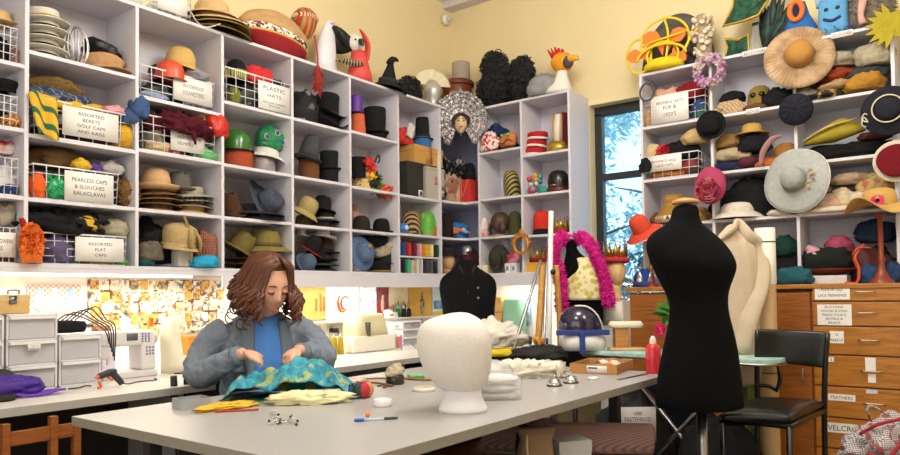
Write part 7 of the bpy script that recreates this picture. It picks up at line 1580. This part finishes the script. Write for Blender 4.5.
for sx in (-1, 1): MB().loft([(-.05, .045, .12, sx*.11, -.46), (-.02, .046, .12, sx*.11, -.46), (.02, .04, .06, sx*.11, -.42)], 18).build('shoe', plastic('#25252a', .5), PER)
# her chair
t = thing('office_chair', 'black chair the woman sits on, its slim back post showing at her side', 'chair', (PO.x-.10, PO.y+.03, 0), rad(-27)); BK = plastic('#1a1a1d', .5)
box((0, .05, .455), (.42, .42, .05)).build('seat', felt('#1d1d20'), t, bev=.015)
MB().tube([(-.27, .16, .40), (-.29, .16, .62), (-.30, .155, .80)], [.02, .02, .016], 8).tube([(.27, .2, .40), (.27, .2, .7)], [.02, .016], 8).tube([(-.285, .16, .60), (.27, .2, .60)], .014, 8).build('back_frame', BK, t)
box((0, .20, .68), (.5, .03, .22)).build('backrest', felt('#1d1d20'), t, bev=.012)
for sx in (-1, 1):
    for y in (-.1, .2): MB().tube([(sx*.17, y, .43), (sx*.2, y, -.152)], .014, 8).build('leg', BK, t)

def nearer(objs, k=.886):                 # same view, closer and smaller: the table group stands a little nearer the camera
    for o in objs:
        if o.parent is None: o.location = CAM+(o.location-CAM)*k; o.scale = o.scale*k
nearer([TABLE]+[o for o in COL.objects if o.name not in _before])
# ================================================================== dress forms and the right side
def form(px, py0, D, secs, label, m, name='dress_form', n=40, hang=0, cat='dress form'):
    P = PD(px, py0, D); s = D/F; t = thing(name, label, cat, (P.x, P.y, 0), FC)
    mb = MB(); sl = []
    for (py, x0, x1, ry, oy) in sorted(secs, key=lambda q: -q[0]):
        z = P.z+(py0-py)*s; sl.append((z, (x1-x0)/2*s, ry*s, ((x0+x1)/2-px)*s, oy*s))
    return t, sl, s, P
BKF = mat('#08080a', .95, 0, .2, 40, .3, 300, spec=.15)
secs = [(410, 655, 741, 28, 0), (404, 654, 741, 29, 0), (392, 655, 740, 30, 0), (370, 658, 738, 30, 0), (350, 663, 736, 29, 0), (330, 668, 732, 27, 0), (315, 671, 728, 25, 0), (303, 671, 727, 24, 0), (292, 667, 728, 25, 0), (280, 660, 732, 28, -2), (270, 655, 735.5, 30, -4), (262, 651, 735, 30, -4), (252, 648.5, 731, 28, -2), (244, 648, 726, 26, 0), (237, 650, 720, 23, 1), (231, 656, 713, 20, 2), (226, 665, 707, 17, 2), (221, 672.5, 703, 15, 2), (214, 675.5, 701.5, 14, 2), (203, 677, 702, 13.5, 2)]
t, sl, s, P = form(697, 330, 2.95, secs, 'large black dress form on a steel pole in the right foreground', BKF)
MB().loft(sl, 48).build('torso', BKF, t, sub=1)
zt_ = sl[-1][0]; zb = sl[0][0]
MB().loft([(zt_, 13.2*s, 13*s, -8*s, 2*s), (zt_+3*s, 13*s, 13*s, -8*s, 2*s), (zt_+5*s, 8*s, 8*s, -8*s, 2*s), (zt_+6*s, 3*s, 3*s, -8*s, 2*s)], 24).build('neck_cap', pat('wood', '#b07a3c', '#d6a566', 6, .4), t)
MB().tube([(3*s, 0, zb+.02), (3*s, 0, .03)], .021, 16).build('pole', metal('#8e8f94', .3), t)
MB().loft([(.0, .17, .17, 3*s, 0), (.03, .16, .16, 3*s, 0), (.045, .05, .05, 3*s, 0)], 28).build('base', metal('#5e5f64', .4), t)
# charcoal jacket form at the back
secs = [(352, 441, 496, 18, 0), (330, 442, 495, 18, 0), (312, 443, 494, 18, 0), (298, 440.5, 496, 18.5, 0), (288, 439, 497.5, 18, 0), (280, 440, 496, 16, 0), (275, 444, 491, 14, 0), (270, 452, 482, 11, 0), (266, 457, 476, 9, 0), (259, 458.5, 474.5, 8, 0)]
t, sl, s, P = form(467.5, 300, 4.9, secs, 'black jacket on a dress form standing in the corner behind the table', BKF)
MB().loft([(.62, .18, .12, 0, 0)]+sl, 40).build('torso', mat('#0f1012', .95, 0, .15, 40, .25, 300, spec=.2), t, sub=1)
MB().tube([(-8*s, -8*s, sl[-2][0]), (-4*s, -12*s, sl[-3][0]-.03), (0, -15*s, sl[-4][0]-.06), (0, -18*s, sl[-5][0]-.1)], .008, 6).tube([(8*s, -8*s, sl[-2][0]), (4*s, -12*s, sl[-3][0]-.03), (0, -15*s, sl[-4][0]-.06)], .008, 6).build('lapel_edge', felt('#2c2d31'), t)
for q in (0, 1): MB().ball((10*s, -18*s, sl[4][0]-.07*q), (.008, .006, .008), 8).build('button', plastic('#8f9098'), t)
MB().tube([(0, 0, .65), (0, 0, .03)], .02, 12).build('pole', metal('#8e8f94', .3), t); MB().loft([(0, .17, .17, 0, 0), (.03, .15, .15, 0, 0)], 24).build('base', metal('#5e5f64', .4), t)
# form with feather boa
secs = [(335, 566, 602, 14, 0), (300, 566, 603, 15, 0), (285, 563, 602, 16, 0), (272, 562, 600, 16, 0), (263, 564, 594, 14, 0), (256, 566, 583, 10, 0), (250, 567, 577, 7, 0), (239, 566.5, 576.5, 6, 0)]
D_ = 4.62; t, sl, s, P = form(573, 280, D_, secs, 'dress form in a yellow flowered bodice wearing a hot pink feather boa', BKF)
MB().loft([(.6, .11, .1, 0, 0)]+sl, 32).build('torso', BKF, t, sub=1)
def bod(u, v):
    a = -PI*.5+(u-.5)*2.3; z = P.z+(280-300)*s+v*42*s; k = 1-.22*max(0, v-.5)*2; top = 1 if v < .9 else .9
    return (10*s+(20*s*k)*math.cos(a)*top, 17.2*s*k*math.sin(a), z-(abs(u-.5)*2)**3*9*s*v)
MB().sheet(bod, 20, 14).build('bodice', pat('spots', '#e6dcae', '#c9b458', 26, .8, thr=.42), t, solid=.006)
BOA = mat('#e0249c', .8, 0, .25, 30, .3)
for k, path in enumerate(([(558, 238), (551, 246), (550, 258), (554, 270), (557, 285), (556, 300), (558, 312)], [(579, 238), (586, 246), (591, 257), (596, 270), (600, 284), (602, 296), (603, 306)])):
    m = MB(); pts = []
    for (px, py) in path: pts.append(Vector(((px+2-573)*s, -15*s+(4*s if py < 245 else 0), P.z+(280-py)*s)))
    if k == 0: pts = [Vector((-2*s, 7*s, P.z+38*s)), Vector((-8*s, 2*s, P.z+42*s))]+pts
    else: pts = [Vector((2*s, 8*s, P.z+38*s)), Vector((6*s, 2*s, P.z+42*s))]+pts
    for i in range(len(pts)-1):
        for q in range(3):
            c = pts[i].lerp(pts[i+1], q/3); m.tuft(c, (.026, .024, .022), 170, .026, .009, i*7+q+k*99, 0, .6)
    m.tube(pts, .028, 8); m.build('feather_boa', BOA, t)
MB().tube([(0, 0, .7), (0, 0, .03)], .018, 12).build('pole', metal('#8e8f94', .3), t); MB().loft([(0, .15, .15, 0, 0), (.03, .13, .13, 0, 0)], 24).build('base', metal('#5e5f64', .4), t)
MB().tube([(-.0, 0, sl[-1][0]), (0, 0, sl[-1][0]+.012)], [.034, .02], 12).build('neck_cap', plastic('#c9c2b4'), t)
# cream draped form
secs = [(352, 722, 760, 15, 0), (320, 722, 758, 15, 0), (300, 722, 759, 16, 0), (280, 722, 760, 17, 0), (262, 719, 759, 17, 0), (250, 716, 758, 16, 0), (241, 716, 755, 14, 0), (235, 720, 748, 11, 0), (229, 726, 742, 8, 0), (223, 731, 739, 5, 0)]
t, sl, s, P = form(737, 290, 3.75, secs, 'dress form draped in cream calico behind the large black form', BKF)
CAL = mat('#c8b69f', .9, 0, .1, 12, .4, 70)
lb_ = MB().loft([(.66, .12, .09, 4*s, 0)]+sl, 44)
lb_.v = [(x*(1+.045*math.sin(math.atan2(y, x)*9+z*16)), y*(1+.045*math.sin(math.atan2(y, x)*9+z*14)), z) for x, y, z in lb_.v]
lb_.build('calico_torso', CAL, t, sub=1)
MB().tube([(-17*s, -8*s, P.z+50*s), (-8*s, -15*s, P.z+59*s), (-1*s, -7*s, P.z+66*s), (8*s, -12*s, P.z+52*s), (19*s, -8*s, P.z+42*s), (19*s, -13*s, P.z+10*s), (5*s, -17*s, P.z-25*s), (-6*s, -17*s, P.z-62*s)], [.02, .03, .03, .035, .04, .045, .05, .05], 12, flat=.5).build('draped_fold', CAL, t)
MB().tube([(22*s, 0, P.z+40*s), (24*s, -2*s, P.z), (22*s, -3*s, P.z-60*s)], [.02, .035, .03], 12, flat=.5).build('draped_tail', CAL, t)
MB().tube([(4*s, 0, .7), (4*s, 0, .03)], .018, 12).build('pole', metal('#8e8f94', .3), t); MB().loft([(0, .15, .15, 4*s, 0), (.03, .13, .13, 4*s, 0)], 24).build('base', metal('#5e5f64', .4), t)
# cardboard roll
P = PD(766.5, 300, 3.72); s = 3.72/F; t = thing('cardboard_roll', 'tall cardboard tube wrapped in white paper at the top, by the cabinet', 'roll', (P.x, P.y, 0), FC); r = 9.6*s
zt_ = P.z+(300-228)*s; zm = P.z+(300-284)*s
MB().lathe([(r*.96, .001), (r*.96, zm)], 26).lathe([(0, .001), (r*.96, .001)], 26).build('tube', mat('#c9a87e', .85, 0, .06, 10, .1), t)
MB().lathe([(r, zm-.002), (r*1.02, zm+.004), (r*1.01, zt_), (r*.8, zt_), (r*.8, zt_-.05), (0, zt_-.05)], 26).build('white_wrap', mat('#e2ddd2', .7, 0, .03, 10, 0), t)
for py in (242, 372): MB().tube([(r*1.03*math.cos(a*PI/12), r*1.03*math.sin(a*PI/12), P.z+(300-py)*s) for a in range(24)], .003, 5, True).build('tie', plastic('#4a4640'), t)
# stool chair on the right
BL = mat('#0a0a0b', .3, 0, .06, 12, .08, 40); BM = plastic('#0b0b0c', .3)
Dch = 3.45; s = Dch/F
def C(px, py, D=Dch): return PD(px, py, D)
t = thing('stool_chair', 'black vinyl high chair with a metal frame in front of the wooden cabinet', 'chair', (0, 0, 0), 0)
TL, TR_, BL_, BR_ = C(757, 329, 3.5), C(828, 332, 3.36), C(757, 361, 3.5), C(824, 368, 3.36)
def panel(u, v):
    a = TL.lerp(TR_, u); b = BL_.lerp(BR_, u); p = a.lerp(b, v); return p+FW*.03*math.sin(PI*u)
MB().sheet(panel, 12, 5).build('backrest', BL, t, solid=.035, bev=.01)
for (px, D, pts) in ((757.5, 3.5, [(757.5, 330), (757, 370), (757.5, 408), (757, 470)]), (826.5, 3.36, [(827.5, 333), (825, 370), (824.5, 420), (826, 500)])):
    MB().tube([C(x, y, D) for x, y in pts], .013, 8).build('back_leg', BM, t)
sq = [C(757, 402, 3.5), C(824, 405, 3.36), C(789, 423, 2.98), C(722, 412, 3.08)]
def seat(u, v):
    p = sq[0].lerp(sq[1], u).lerp(sq[3].lerp(sq[2], u), v); e = (u*(1-u)*v*(1-v)*16)**.35
    return Vector((p.x, p.y, p.z+.03*e-.01))
zs = min(q.z for q in sq)
for q in sq: q.z = zs+.015
MB().sheet(seat, 16, 16).build('seat_cushion', BL, t, solid=.04)
MB().tube([q-Vector((0, 0, .03)) for q in sq], .014, 8, True).build('seat_frame', BM, t)
for q in (sq[2], sq[3]): MB().tube([q-Vector((0, 0, .03)), q-Vector((0, 0, zs-.001))], .013, 8).build('front_leg', BM, t)
MB().tube([C(757, 385, 3.5), C(768, 386, 3.49), C(776, 390, 3.48)], .01, 6).tube([C(777, 365, 3.46), C(780, 380, 3.46), C(776, 392, 3.46)], [.006, .016, .01], 8, flat=.6).build('tilt_lever', BM, t)
for z in (.2,): MB().tube([Vector((q.x, q.y, z)) for q in (sq[0], sq[1], sq[2], sq[3])], .009, 8, True).build('foot_rail', BM, t)
# ironing board behind
TEAL = pat('noise', '#cfe0da', '#7fb8b0', 12, .8, soft=.2)
Db = 3.95; e = PD(775, 349, Db-.35); zb_ = e.z
a = PZ(585, 343, zb_) if False else None
t = thing('ironing_board', 'ironing board with a pale teal cover behind the black dress form', 'ironing board', (0, 0, 0), 0)
c0 = PD(768, 349, 3.5); c0.z = .845; c1 = PD(598, 343, 4.15); c1.z = .845; ux = (c1-c0).normalized(); vx = Vector((-ux.y, ux.x, 0)); L_ = (c1-c0).length
o = []
for i in range(13): a = -PI/2+PI*i/12; o.append(c0-ux*.10*math.cos(a)*.8+vx*.17*math.sin(a)*-1)
o += [c1+vx*.17*-1+vx*0, c1-vx*-.17] if False else [c1-vx*.17, c1+vx*.17]
n = len(o); m = MB(); m.add([(p.x, p.y, .83) for p in o]+[(p.x, p.y, .855) for p in o], [tuple(range(n)), tuple(range(2*n-1, n-1, -1))]+[(i, (i+1) % n, n+(i+1) % n, n+i) for i in range(n)])
m.build('cover', TEAL, t, smooth=False, bev=.006)
MB().tube([(p.x, p.y, .828) for p in o], .008, 8, True).build('metal_rim', metal('#c9c9cc', .3), t)
mid = (c0+c1)/2
for q in (-1, 1): MB().tube([mid+ux*.35*q+Vector((0, 0, -.03)), Vector((mid.x-ux.x*.35*q, mid.y-ux.y*.35*q, .02))], .013, 8).build('leg', metal('#b5b5ba', .3), t)
# items on the ironing board
P = c0.lerp(c1, .80)+vx*.02; P.z = .856; t = thing('pressing_stand', 'small wooden pressing stand with a padded top on the teal board', 'pressing stand', P, FC)
box((0, 0, .008), (.20, .09, .014)).build('foot', pat('wood', '#c9a070', '#dcb88a', 6, .5), t, bev=.003); box((-.03, 0, .07), (.075, .07, .12)).build('block', pat('wood', '#a86a34', '#c48a4e', 6, .5), t, bev=.003)
MB().loft([(.128, .09, .045, 0, 0), (.145, .1, .05, 0, 0), (.165, .085, .04, 0, 0)], 20, p=4).build('padded_top', mat('#e6dcc6', .9, 0, .05, 20, .3), t)
# purple helmet on a white base (steam unit) on the board's far end
P = PD(580, 340, 4.05); P.z = .0; t = thing('helmet', 'glossy dark purple domed helmet with a white strap on a blue bracket', 'helmet', (P.x, P.y, .857), FC); s = 4.05/F
MB().loft([(.0, 22*s, 16*s, 2*s, 0), (8*s, 23*s, 16*s, 2*s, 0), (15*s, 22*s, 15*s, 2*s, 0)], 28, p=3).build('base', mat('#dcdcd8', .4, 0, .04, 10, 0), t)
MB().lathe([(21*s, 20*s), (21.5*s, 26*s), (19*s, 35*s), (12*s, 42*s), (5*s, 44.5*s), (0, 45*s)], 30, sy=.8).lathe([(0, 20*s), (21*s, 20*s)], 30, sy=.8).build('dome', mat('#241e3c', .12, 0, .1, 10, 0, coat=.5), t)
MB().box((0, -15*s, 18*s), (52*s, 4*s, 5*s)).box((-1*s, -17*s, 8*s), (5*s, 5*s, 22*s)).build('blue_bracket', plastic('#2a3f8a'), t, bev=.003)
MB().tube([(-6*s, -8*s, 44*s), (6*s, -10*s, 43*s), (16*s, -10*s, 34*s), (22*s, -6*s, 20*s), (22*s, -6*s, 6*s)], .010, 8, flat=.5).build('strap', mat('#e6e2dc', .5, 0, .04, 10, 0), t)
# poles (ladder-like easel)
t = thing('metal_easel', 'tall white and grey metal poles of an easel in front of the back shelving', 'easel', (0, 0, 0), 0)
for (a, b, D1, r, c) in (((551, 211), (549, 345), 4.3, .016, '#dcdcde'), ((541, 260), (522, 322), 4.35, .011, '#a9abb0'), ((547, 262), (544, 340), 4.32, .010, '#b9bbc0')):
    p, q = PD(*a, D1), PD(*b, D1); d = (q-p); e = p+d*((p.z-.003)/(p.z-q.z)); MB().tube([p, e], r, 10).build('pole', metal(c, .35) if c != '#dcdcde' else plastic(c), t)
p, q = PD(543, 265, 4.36), PD(538, 345, 4.36); MB().tube([p, p+(q-p)*((p.z-.003)/(p.z-q.z))], .022, 8).build('wooden_pole', pat('wood', '#a8722c', '#cf9a4a', 6, .5), t)
MB().tube([PD(556, 265, 4.4), PD(560, 330, 4.4), PD(560, 400, 4.4)], .018, 8).build('wooden_pole', pat('wood', '#a8722c', '#cf9a4a', 6, .5), t)
MB().ball(PD(553, 272, 4.28), .018, 10).build('clamp', plastic('#1a1a1c'), t)
# crowned head near the window
P = K(622, .0, X=4.36); zc = PX(622, 318, 4.36).z; zn = PX(622, 300, 4.36).z; s = mpp(Vector((P.x, P.y, 1.1)))
t = thing('white_cabinet', 'narrow white cabinet with a panel front below the crowned head', 'cabinet', (P.x+.03, P.y+.03, 0), BACK)
box((0, 0, zn/2), (.17, .17, zn-.004)).build('carcass', plastic('#dcd6cb', .5), t, bev=.003); box((0, -.087, zn-.09), (.15, .004, .15)).build('door', plastic('#e6e0d4', .5), t)
P = Vector((P.x+.03, P.y+.03, zn)); t = thing('mannequin_head', 'pale wooden mannequin head wearing a red and gold crown by the window', 'mannequin head', P, FC)
HW = mat('#d6b27c', .5, 0, .06, 12, 0)
MB().loft([(0, .05, .05, -.005, 0), (.02, .042, .042, -.005, 0), (.07, .04, .04, -.005, 0), (.11, .045, .045, -.003, 0)], 20).build('neck', HW, t)
head_mb((0, 0, .185), (.068, .08, .105)).build('head', HW, t)
t = crown(P+Vector((0, 0, .245)), .076, .15, 'gold crown with a red padded band on the pale mannequin head', '#b5893c', '#a32c30', 7, 0)
MB().tube([(.08*math.cos(a*PI/12), .08*math.sin(a*PI/12), .02) for a in range(24)], .017, 8, True).build('padded_band', mat('#b02a36', .9, 0, .15, 30, .3), t)
o = lump(PX(610, 308, 4.25), 10, 20, 'green leafy scrap beside the white cabinet', '#5a6a4a') if False else None
P = K(608, .76, X=4.4); P.z = CZ+.0005
t = tag(crumple(.09, .05, .09, 300, .3, 10, 26).build('folded_cloth', pat('cells', '#2a2824', '#d9cdb8', 40, .8, thr=.6)), 'black and cream patterned cloth piled on the back counter by the window', 'cloth'); t.location = P
# flowers
P = c0.lerp(c1, .44)+vx*-.02; P.z = .856; t = thing('artificial_flowers', 'artificial pink flowers with green leaves behind the black dress form', 'flowers', P, FC); s = 3.9/F
LF = mat('#3f7a2c', .6, 0, .3, 20, 0)
MB().tube([(0.02, 0, 0), (-.01, 0, .10), (.02, 0, .17)], .005, 6).tube([(.0, 0, .05), (-.08, -.02, .13), (-.15, -.03, .125)], .004, 6).tube([(.01, 0, .12), (-.04, 0, .22), (-.05, 0, .30)], .004, 6).build('stem', mat('#6a9a4a', .6, 0, .1, 20, 0), t)
MB().tuft((-.05, -.01, .22), (.06, .03, .04), 70, .07, .03, 3).tuft((-.09, -.01, .13), (.05, .02, .02), 24, .05, .022, 5).build('leaves', LF, t)
for (x, z, c) in ((-.155, .125, '#d92f6a'), (-.05, .31, '#d94a6a'), (.02, .2, '#e0528a')): MB().tuft((x, -.03, z), (.018, .016, .018), 60, .024, .02, 7, 0, .5).ball((x, -.03, z), .018, 10).build('bloom', mat(c, .7, 0, .2, 30, 0), t)
# garden print seen between form and chair
P = PD(749, 400, 3.75); s = 3.75/F; t = thing('garden_print', 'large printed garden picture leaning behind the black chair', 'print', (P.x, P.y, 0), FC); z0, z1 = .16, P.z+(400-352)*s
w = 34*s; box((-4*s, 0, (z0+z1)/2), (w, .008, z1-z0)).build('backing', mat('#c9ccd0', .7, 0, .04, 6, 0), t, smooth=False)
def band(py0, py1, m, nm): a, b = P.z+(400-py0)*s, P.z+(400-py1)*s; box((-4*s, -.0055, (a+b)/2), (w*.98, .003, a-b)).build(nm, m, t, smooth=False)
band(366, 386, pat('noise', '#2f4a28', '#4f6a3a', 14, .8), 'printed_trees'); band(386, 400, mat('#7f9c3c', .8, 0, .1, 12, 0), 'printed_lawn'); band(400, 432, pat('noise', '#355c26', '#5f8a34', 18, .8), 'printed_bushes'); band(432, 470, pat('cells', '#3f6a2c', '#c23a7a', 30, .8, thr=.75), 'printed_flowers')
# plaid bag bottom right
P = PD(880, 452, 2.6); s = 2.6/F; t = thing('plaid_bag', 'blue, white and red plaid bundle at the lower right corner', 'cloth', (P.x+.1, P.y, P.z-.115), FC)
PLD = pat('plaid', '#3d4660', '#bdb5b2', 42, .85, c3='#8a4a52')
crumple(.15, .12, .125, 311, .25, 7, 44, True, .22).build('plaid_cloth', PLD, t).location = (.03, 0, .002)
MB().tube([(-.10, -.02, .17), (-.06, -.07, .215), (.0, -.09, .235), (.07, -.08, .245), (.12, -.06, .235)], .007, 6).tube([(-.11, -.08, .11), (-.06, -.12, .10), (-.02, -.12, .14), (.04, -.12, .175)], .007, 6).build('red_piping', felt('#9c2c34'), t)
MB().tube([(-.06, -.03, .22), (-.075, -.03, .27), (-.05, -.03, .275), (.0, -.05, .24)], [.006, .01, .01, .006], 6, flat=.5).build('strap', PLD, t)
sup = P.z-.115
t = thing('stool', 'low wooden stool carrying the plaid bundle', 'stool', (P.x+.1, P.y, 0), FC); MB().lathe([(0, sup-.02), (.16, sup-.02), (.165, sup-.01), (.16, sup), (0, sup)], 26).build('seat', WD2, t)
for a in range(4): q = PI/4+a*PI/2; MB().tube([(.11*math.cos(q), .11*math.sin(q), sup-.02), (.14*math.cos(q), .14*math.sin(q), 0)], .014, 8).build('leg', WD2, t)
# ================================================================== under the table and the counter
_before = set(o.name for o in COL.objects)
LSH = .320
PK = pat('dstripes', '#a3838a', '#c9a2a0', 34, .8)
def bolt(a, b, r, m, label, name='fabric_roll'):
    a, b = Vector(a), Vector(b); t = thing(name, label, 'fabric roll', a, 0); d = b-a
    MB().tube([(0, 0, 0), d], r, 26).build('fabric', m, t)
    n_ = d.normalized(); x = n_.orthogonal().normalized(); y = n_.cross(x)
    MB().tube([d+n_*.002+(x*math.cos(k*.5)+y*math.sin(k*.5))*(r*.12+r*.8*k/60) for k in range(61)], .005, 5).build('spiral_edge', mat('#8a6468', .8, 0, .1, 20, 0), t)
    return t
bolt((3.16, 2.2, LSH+.09), (3.62, 1.42, LSH+.085), .082, PK, 'pink ribbed fabric roll lying on the shelf under the table')
q = Vector((2.62, 1.75, LSH)); o = tag(crumple(.11, .1, .13, 321, .12, 7, 34).build('folded_fabric', mat('#8f6e80', .7, 0, .12, 14, .3)), 'mauve folded fabric under the table beside the pink roll', 'fabric'); o.location = (3.06, 1.75, LSH)
t = thing('cloth_bag', 'tan cloth bag standing under the table', 'bag', (2.70, 1.60, LSH), rad(-40)); MB().loft([(0, .08, .06, 0, 0), (.1, .09, .07, 0, 0), (.22, .07, .05, .01, 0), (.27, .09, .04, .01, 0)], 26, p=3).build('bag', mat('#9a7f6c', .85, 0, .1, 14, .3), t); MB().tube([(-.05, -.05, .25), (-.055, -.068, .18), (-.03, -.07, .1)], .006, 6).build('drawstring', felt('#c9b8a4'), t)
t = carton(Vector((2.90, 1.53, LSH)), .16, .2, .14, 'white card box under the table between the bags', '#c2c4cc', rot=rad(-38))
t = tag(crumple(.05, .05, .14, 325, .15, 8, 26).build('black_pouch', felt('#2a2620')), 'black pouch wedged under the table beside the white card box', 'pouch'); t.location = (2.76, 1.68, LSH)
o = tag(box((0, 0, .03), (.5, .12, .06)).build('brown_bolt', mat('#8a4a34', .8, 0, .1, 14, .2), bev=.02), 'rust brown folded cloth on the shelf under the table', 'fabric'); o.location = (2.30, 1.62, LSH); o.rotation_euler.z = rad(10)
nearer([o for o in COL.objects if o.name not in _before])
P = PD(637, 424, 3.85); s = 3.85/F; t = thing('black_sack', 'black sack with a printed paper notice under the far table end', 'sack', (P.x, P.y, .0), FC)
crumple(.24, .14, .33, 331, .1, 6, 34).build('sack', mat('#141417', .6, 0, .15, 14, .4, 40), t).location = (.04, .16, 0)
l = box((0, -.02, P.z-.0), (36*s, .003, 35*s), None).build('paper_notice', mat('#c9c2c0', .8, 0, .05, 20, .2), t); lettering([('USED', .8), ('FASTENINGS', 1), ('CUTTINGS', 1), ('ETC', .9)], 26*s, l, face_at(0, -.0225, P.z), h=26*s)
o = tag(crumple(.3, .2, .28, 335, .15, 6, 34).build('black_cloth', felt('#131316')), 'dark cloth bundle on the floor behind the black dress form', 'cloth'); P = PD(720, 440, 3.6); o.location = (P.x, P.y, .0)
o = tag(crumple(.28, .2, .36, 336, .12, 6, 34).build('blue_sack', felt('#1a2036')), 'dark navy sack on the floor at the far end of the table', 'sack'); P = PD(668, 420, 4.3); o.location = (P.x, P.y, .0)
# wooden chair frames below the counter, left
OAK = pat('wood', '#7a3f16', '#a3602a', 6, .45)
t = thing('wooden_chair', 'dark orange wooden chair pushed under the counter at lower left', 'chair', (0, 0, 0), 0)
def W(px, py, Y=2.72): return PY(px, py, Y)
for px, py in ((5, 424), (53, 416), (76, 424)): p = W(px, py); MB().box((p.x, p.y, p.z/2), (.026, .03, p.z)).build('post', OAK, t, smooth=False, bev=.002)
p, q = W(5, 440), W(76, 432); MB().box(((p.x+q.x)/2, p.y, p.z), (q.x-p.x, .018, .05)).build('back_rail', OAK, t, smooth=False, bev=.002)
p, q = W(5, 428), W(30, 426); 
box(((W(5, 440).x+W(76, 440).x)/2, 2.89, .42), (.36, .34, .03)).build('seat', OAK, t, smooth=False, bev=.004)
for x in (W(8, 440).x, W(73, 440).x): box((x, 3.04, .21), (.026, .03, .42)).build('leg', OAK, t, smooth=False)
o = tag(crumple(.06, .05, .07, 341, .3, 10, 26).build('mesh_bag', mat('#3a4238', .8, 0, .4, 40, .5)), 'dark green netted bag on the wooden chair under the counter', 'bag'); P = W(32, 455, 2.88); o.location = (P.x, 2.86, .436)
# ================================================================== light, world, camera
w = bpy.data.worlds.new('sky'); SC.world = w; w.use_nodes = True
bg = w.node_tree.nodes['Background']; bg.inputs['Color'].default_value = (.50, .75, 1.0, 1); bg.inputs['Strength'].default_value = 2.6
def area(name, loc, rot, sx, sy, e, col):
    l = bpy.data.lights.new(name, 'AREA'); l.shape = 'RECTANGLE'; l.size = sx; l.size_y = sy; l.energy = e; l.color = col
    o = bpy.data.objects.new(name, l); COL.objects.link(o); o.location = loc; o.rotation_euler = rot; return o
def lamp(name, loc, e, r, col):
    l = bpy.data.lights.new(name, 'POINT'); l.energy = e; l.color = col; l.shadow_soft_size = r
    o = bpy.data.objects.new(name, l); COL.objects.link(o); o.location = loc
WARM = (1, .95, .87)
lamp('pendant_lamp', (2.5, 1.2, 3.25), 105, .35, WARM)  # unseen point lights added overhead to brighten the room and its upper walls
lamp('pendant_lamp', (.7, 1.0, 3.25), 60, .35, WARM)
lamp('pendant_lamp', (2.2, -.7, 3.25), 62, .35, WARM)
area('window_daylight', (-1.5, .3, 1.9), (0, -PI/2, 0), 1.8, 3.6, 40, (.86, .93, 1))  # added fill light on the camera side; no window in that wall
for a, b in ((.9, 2.25), (2.5, 3.9)):
    area('strip_lamp', ((a+b)/2, 3.53, 1.285), (rad(-12), 0, 0), b-a, .05, 8, (1, .93, .80))
area('strip_lamp', (4.74, 2.8, 1.30), (0, 0, 0), .05, .7, 3.2, (1, .93, .8))
cam = bpy.data.cameras.new('camera'); co = bpy.data.objects.new('camera', cam); COL.objects.link(co); SC.camera = co
cam.sensor_width = 36; cam.lens = F/900*36; cam.shift_y = (CY-227.5)/900; cam.clip_start = .02
M = Matrix((RT, UP, -FW)).transposed().to_4x4(); M.translation = CAM; co.matrix_world = M
SC.view_settings.view_transform = 'Standard'; SC.view_settings.look = 'None'; SC.view_settings.exposure = .05; SC.view_settings.gamma = 1
SC.view_settings.use_curve_mapping = False
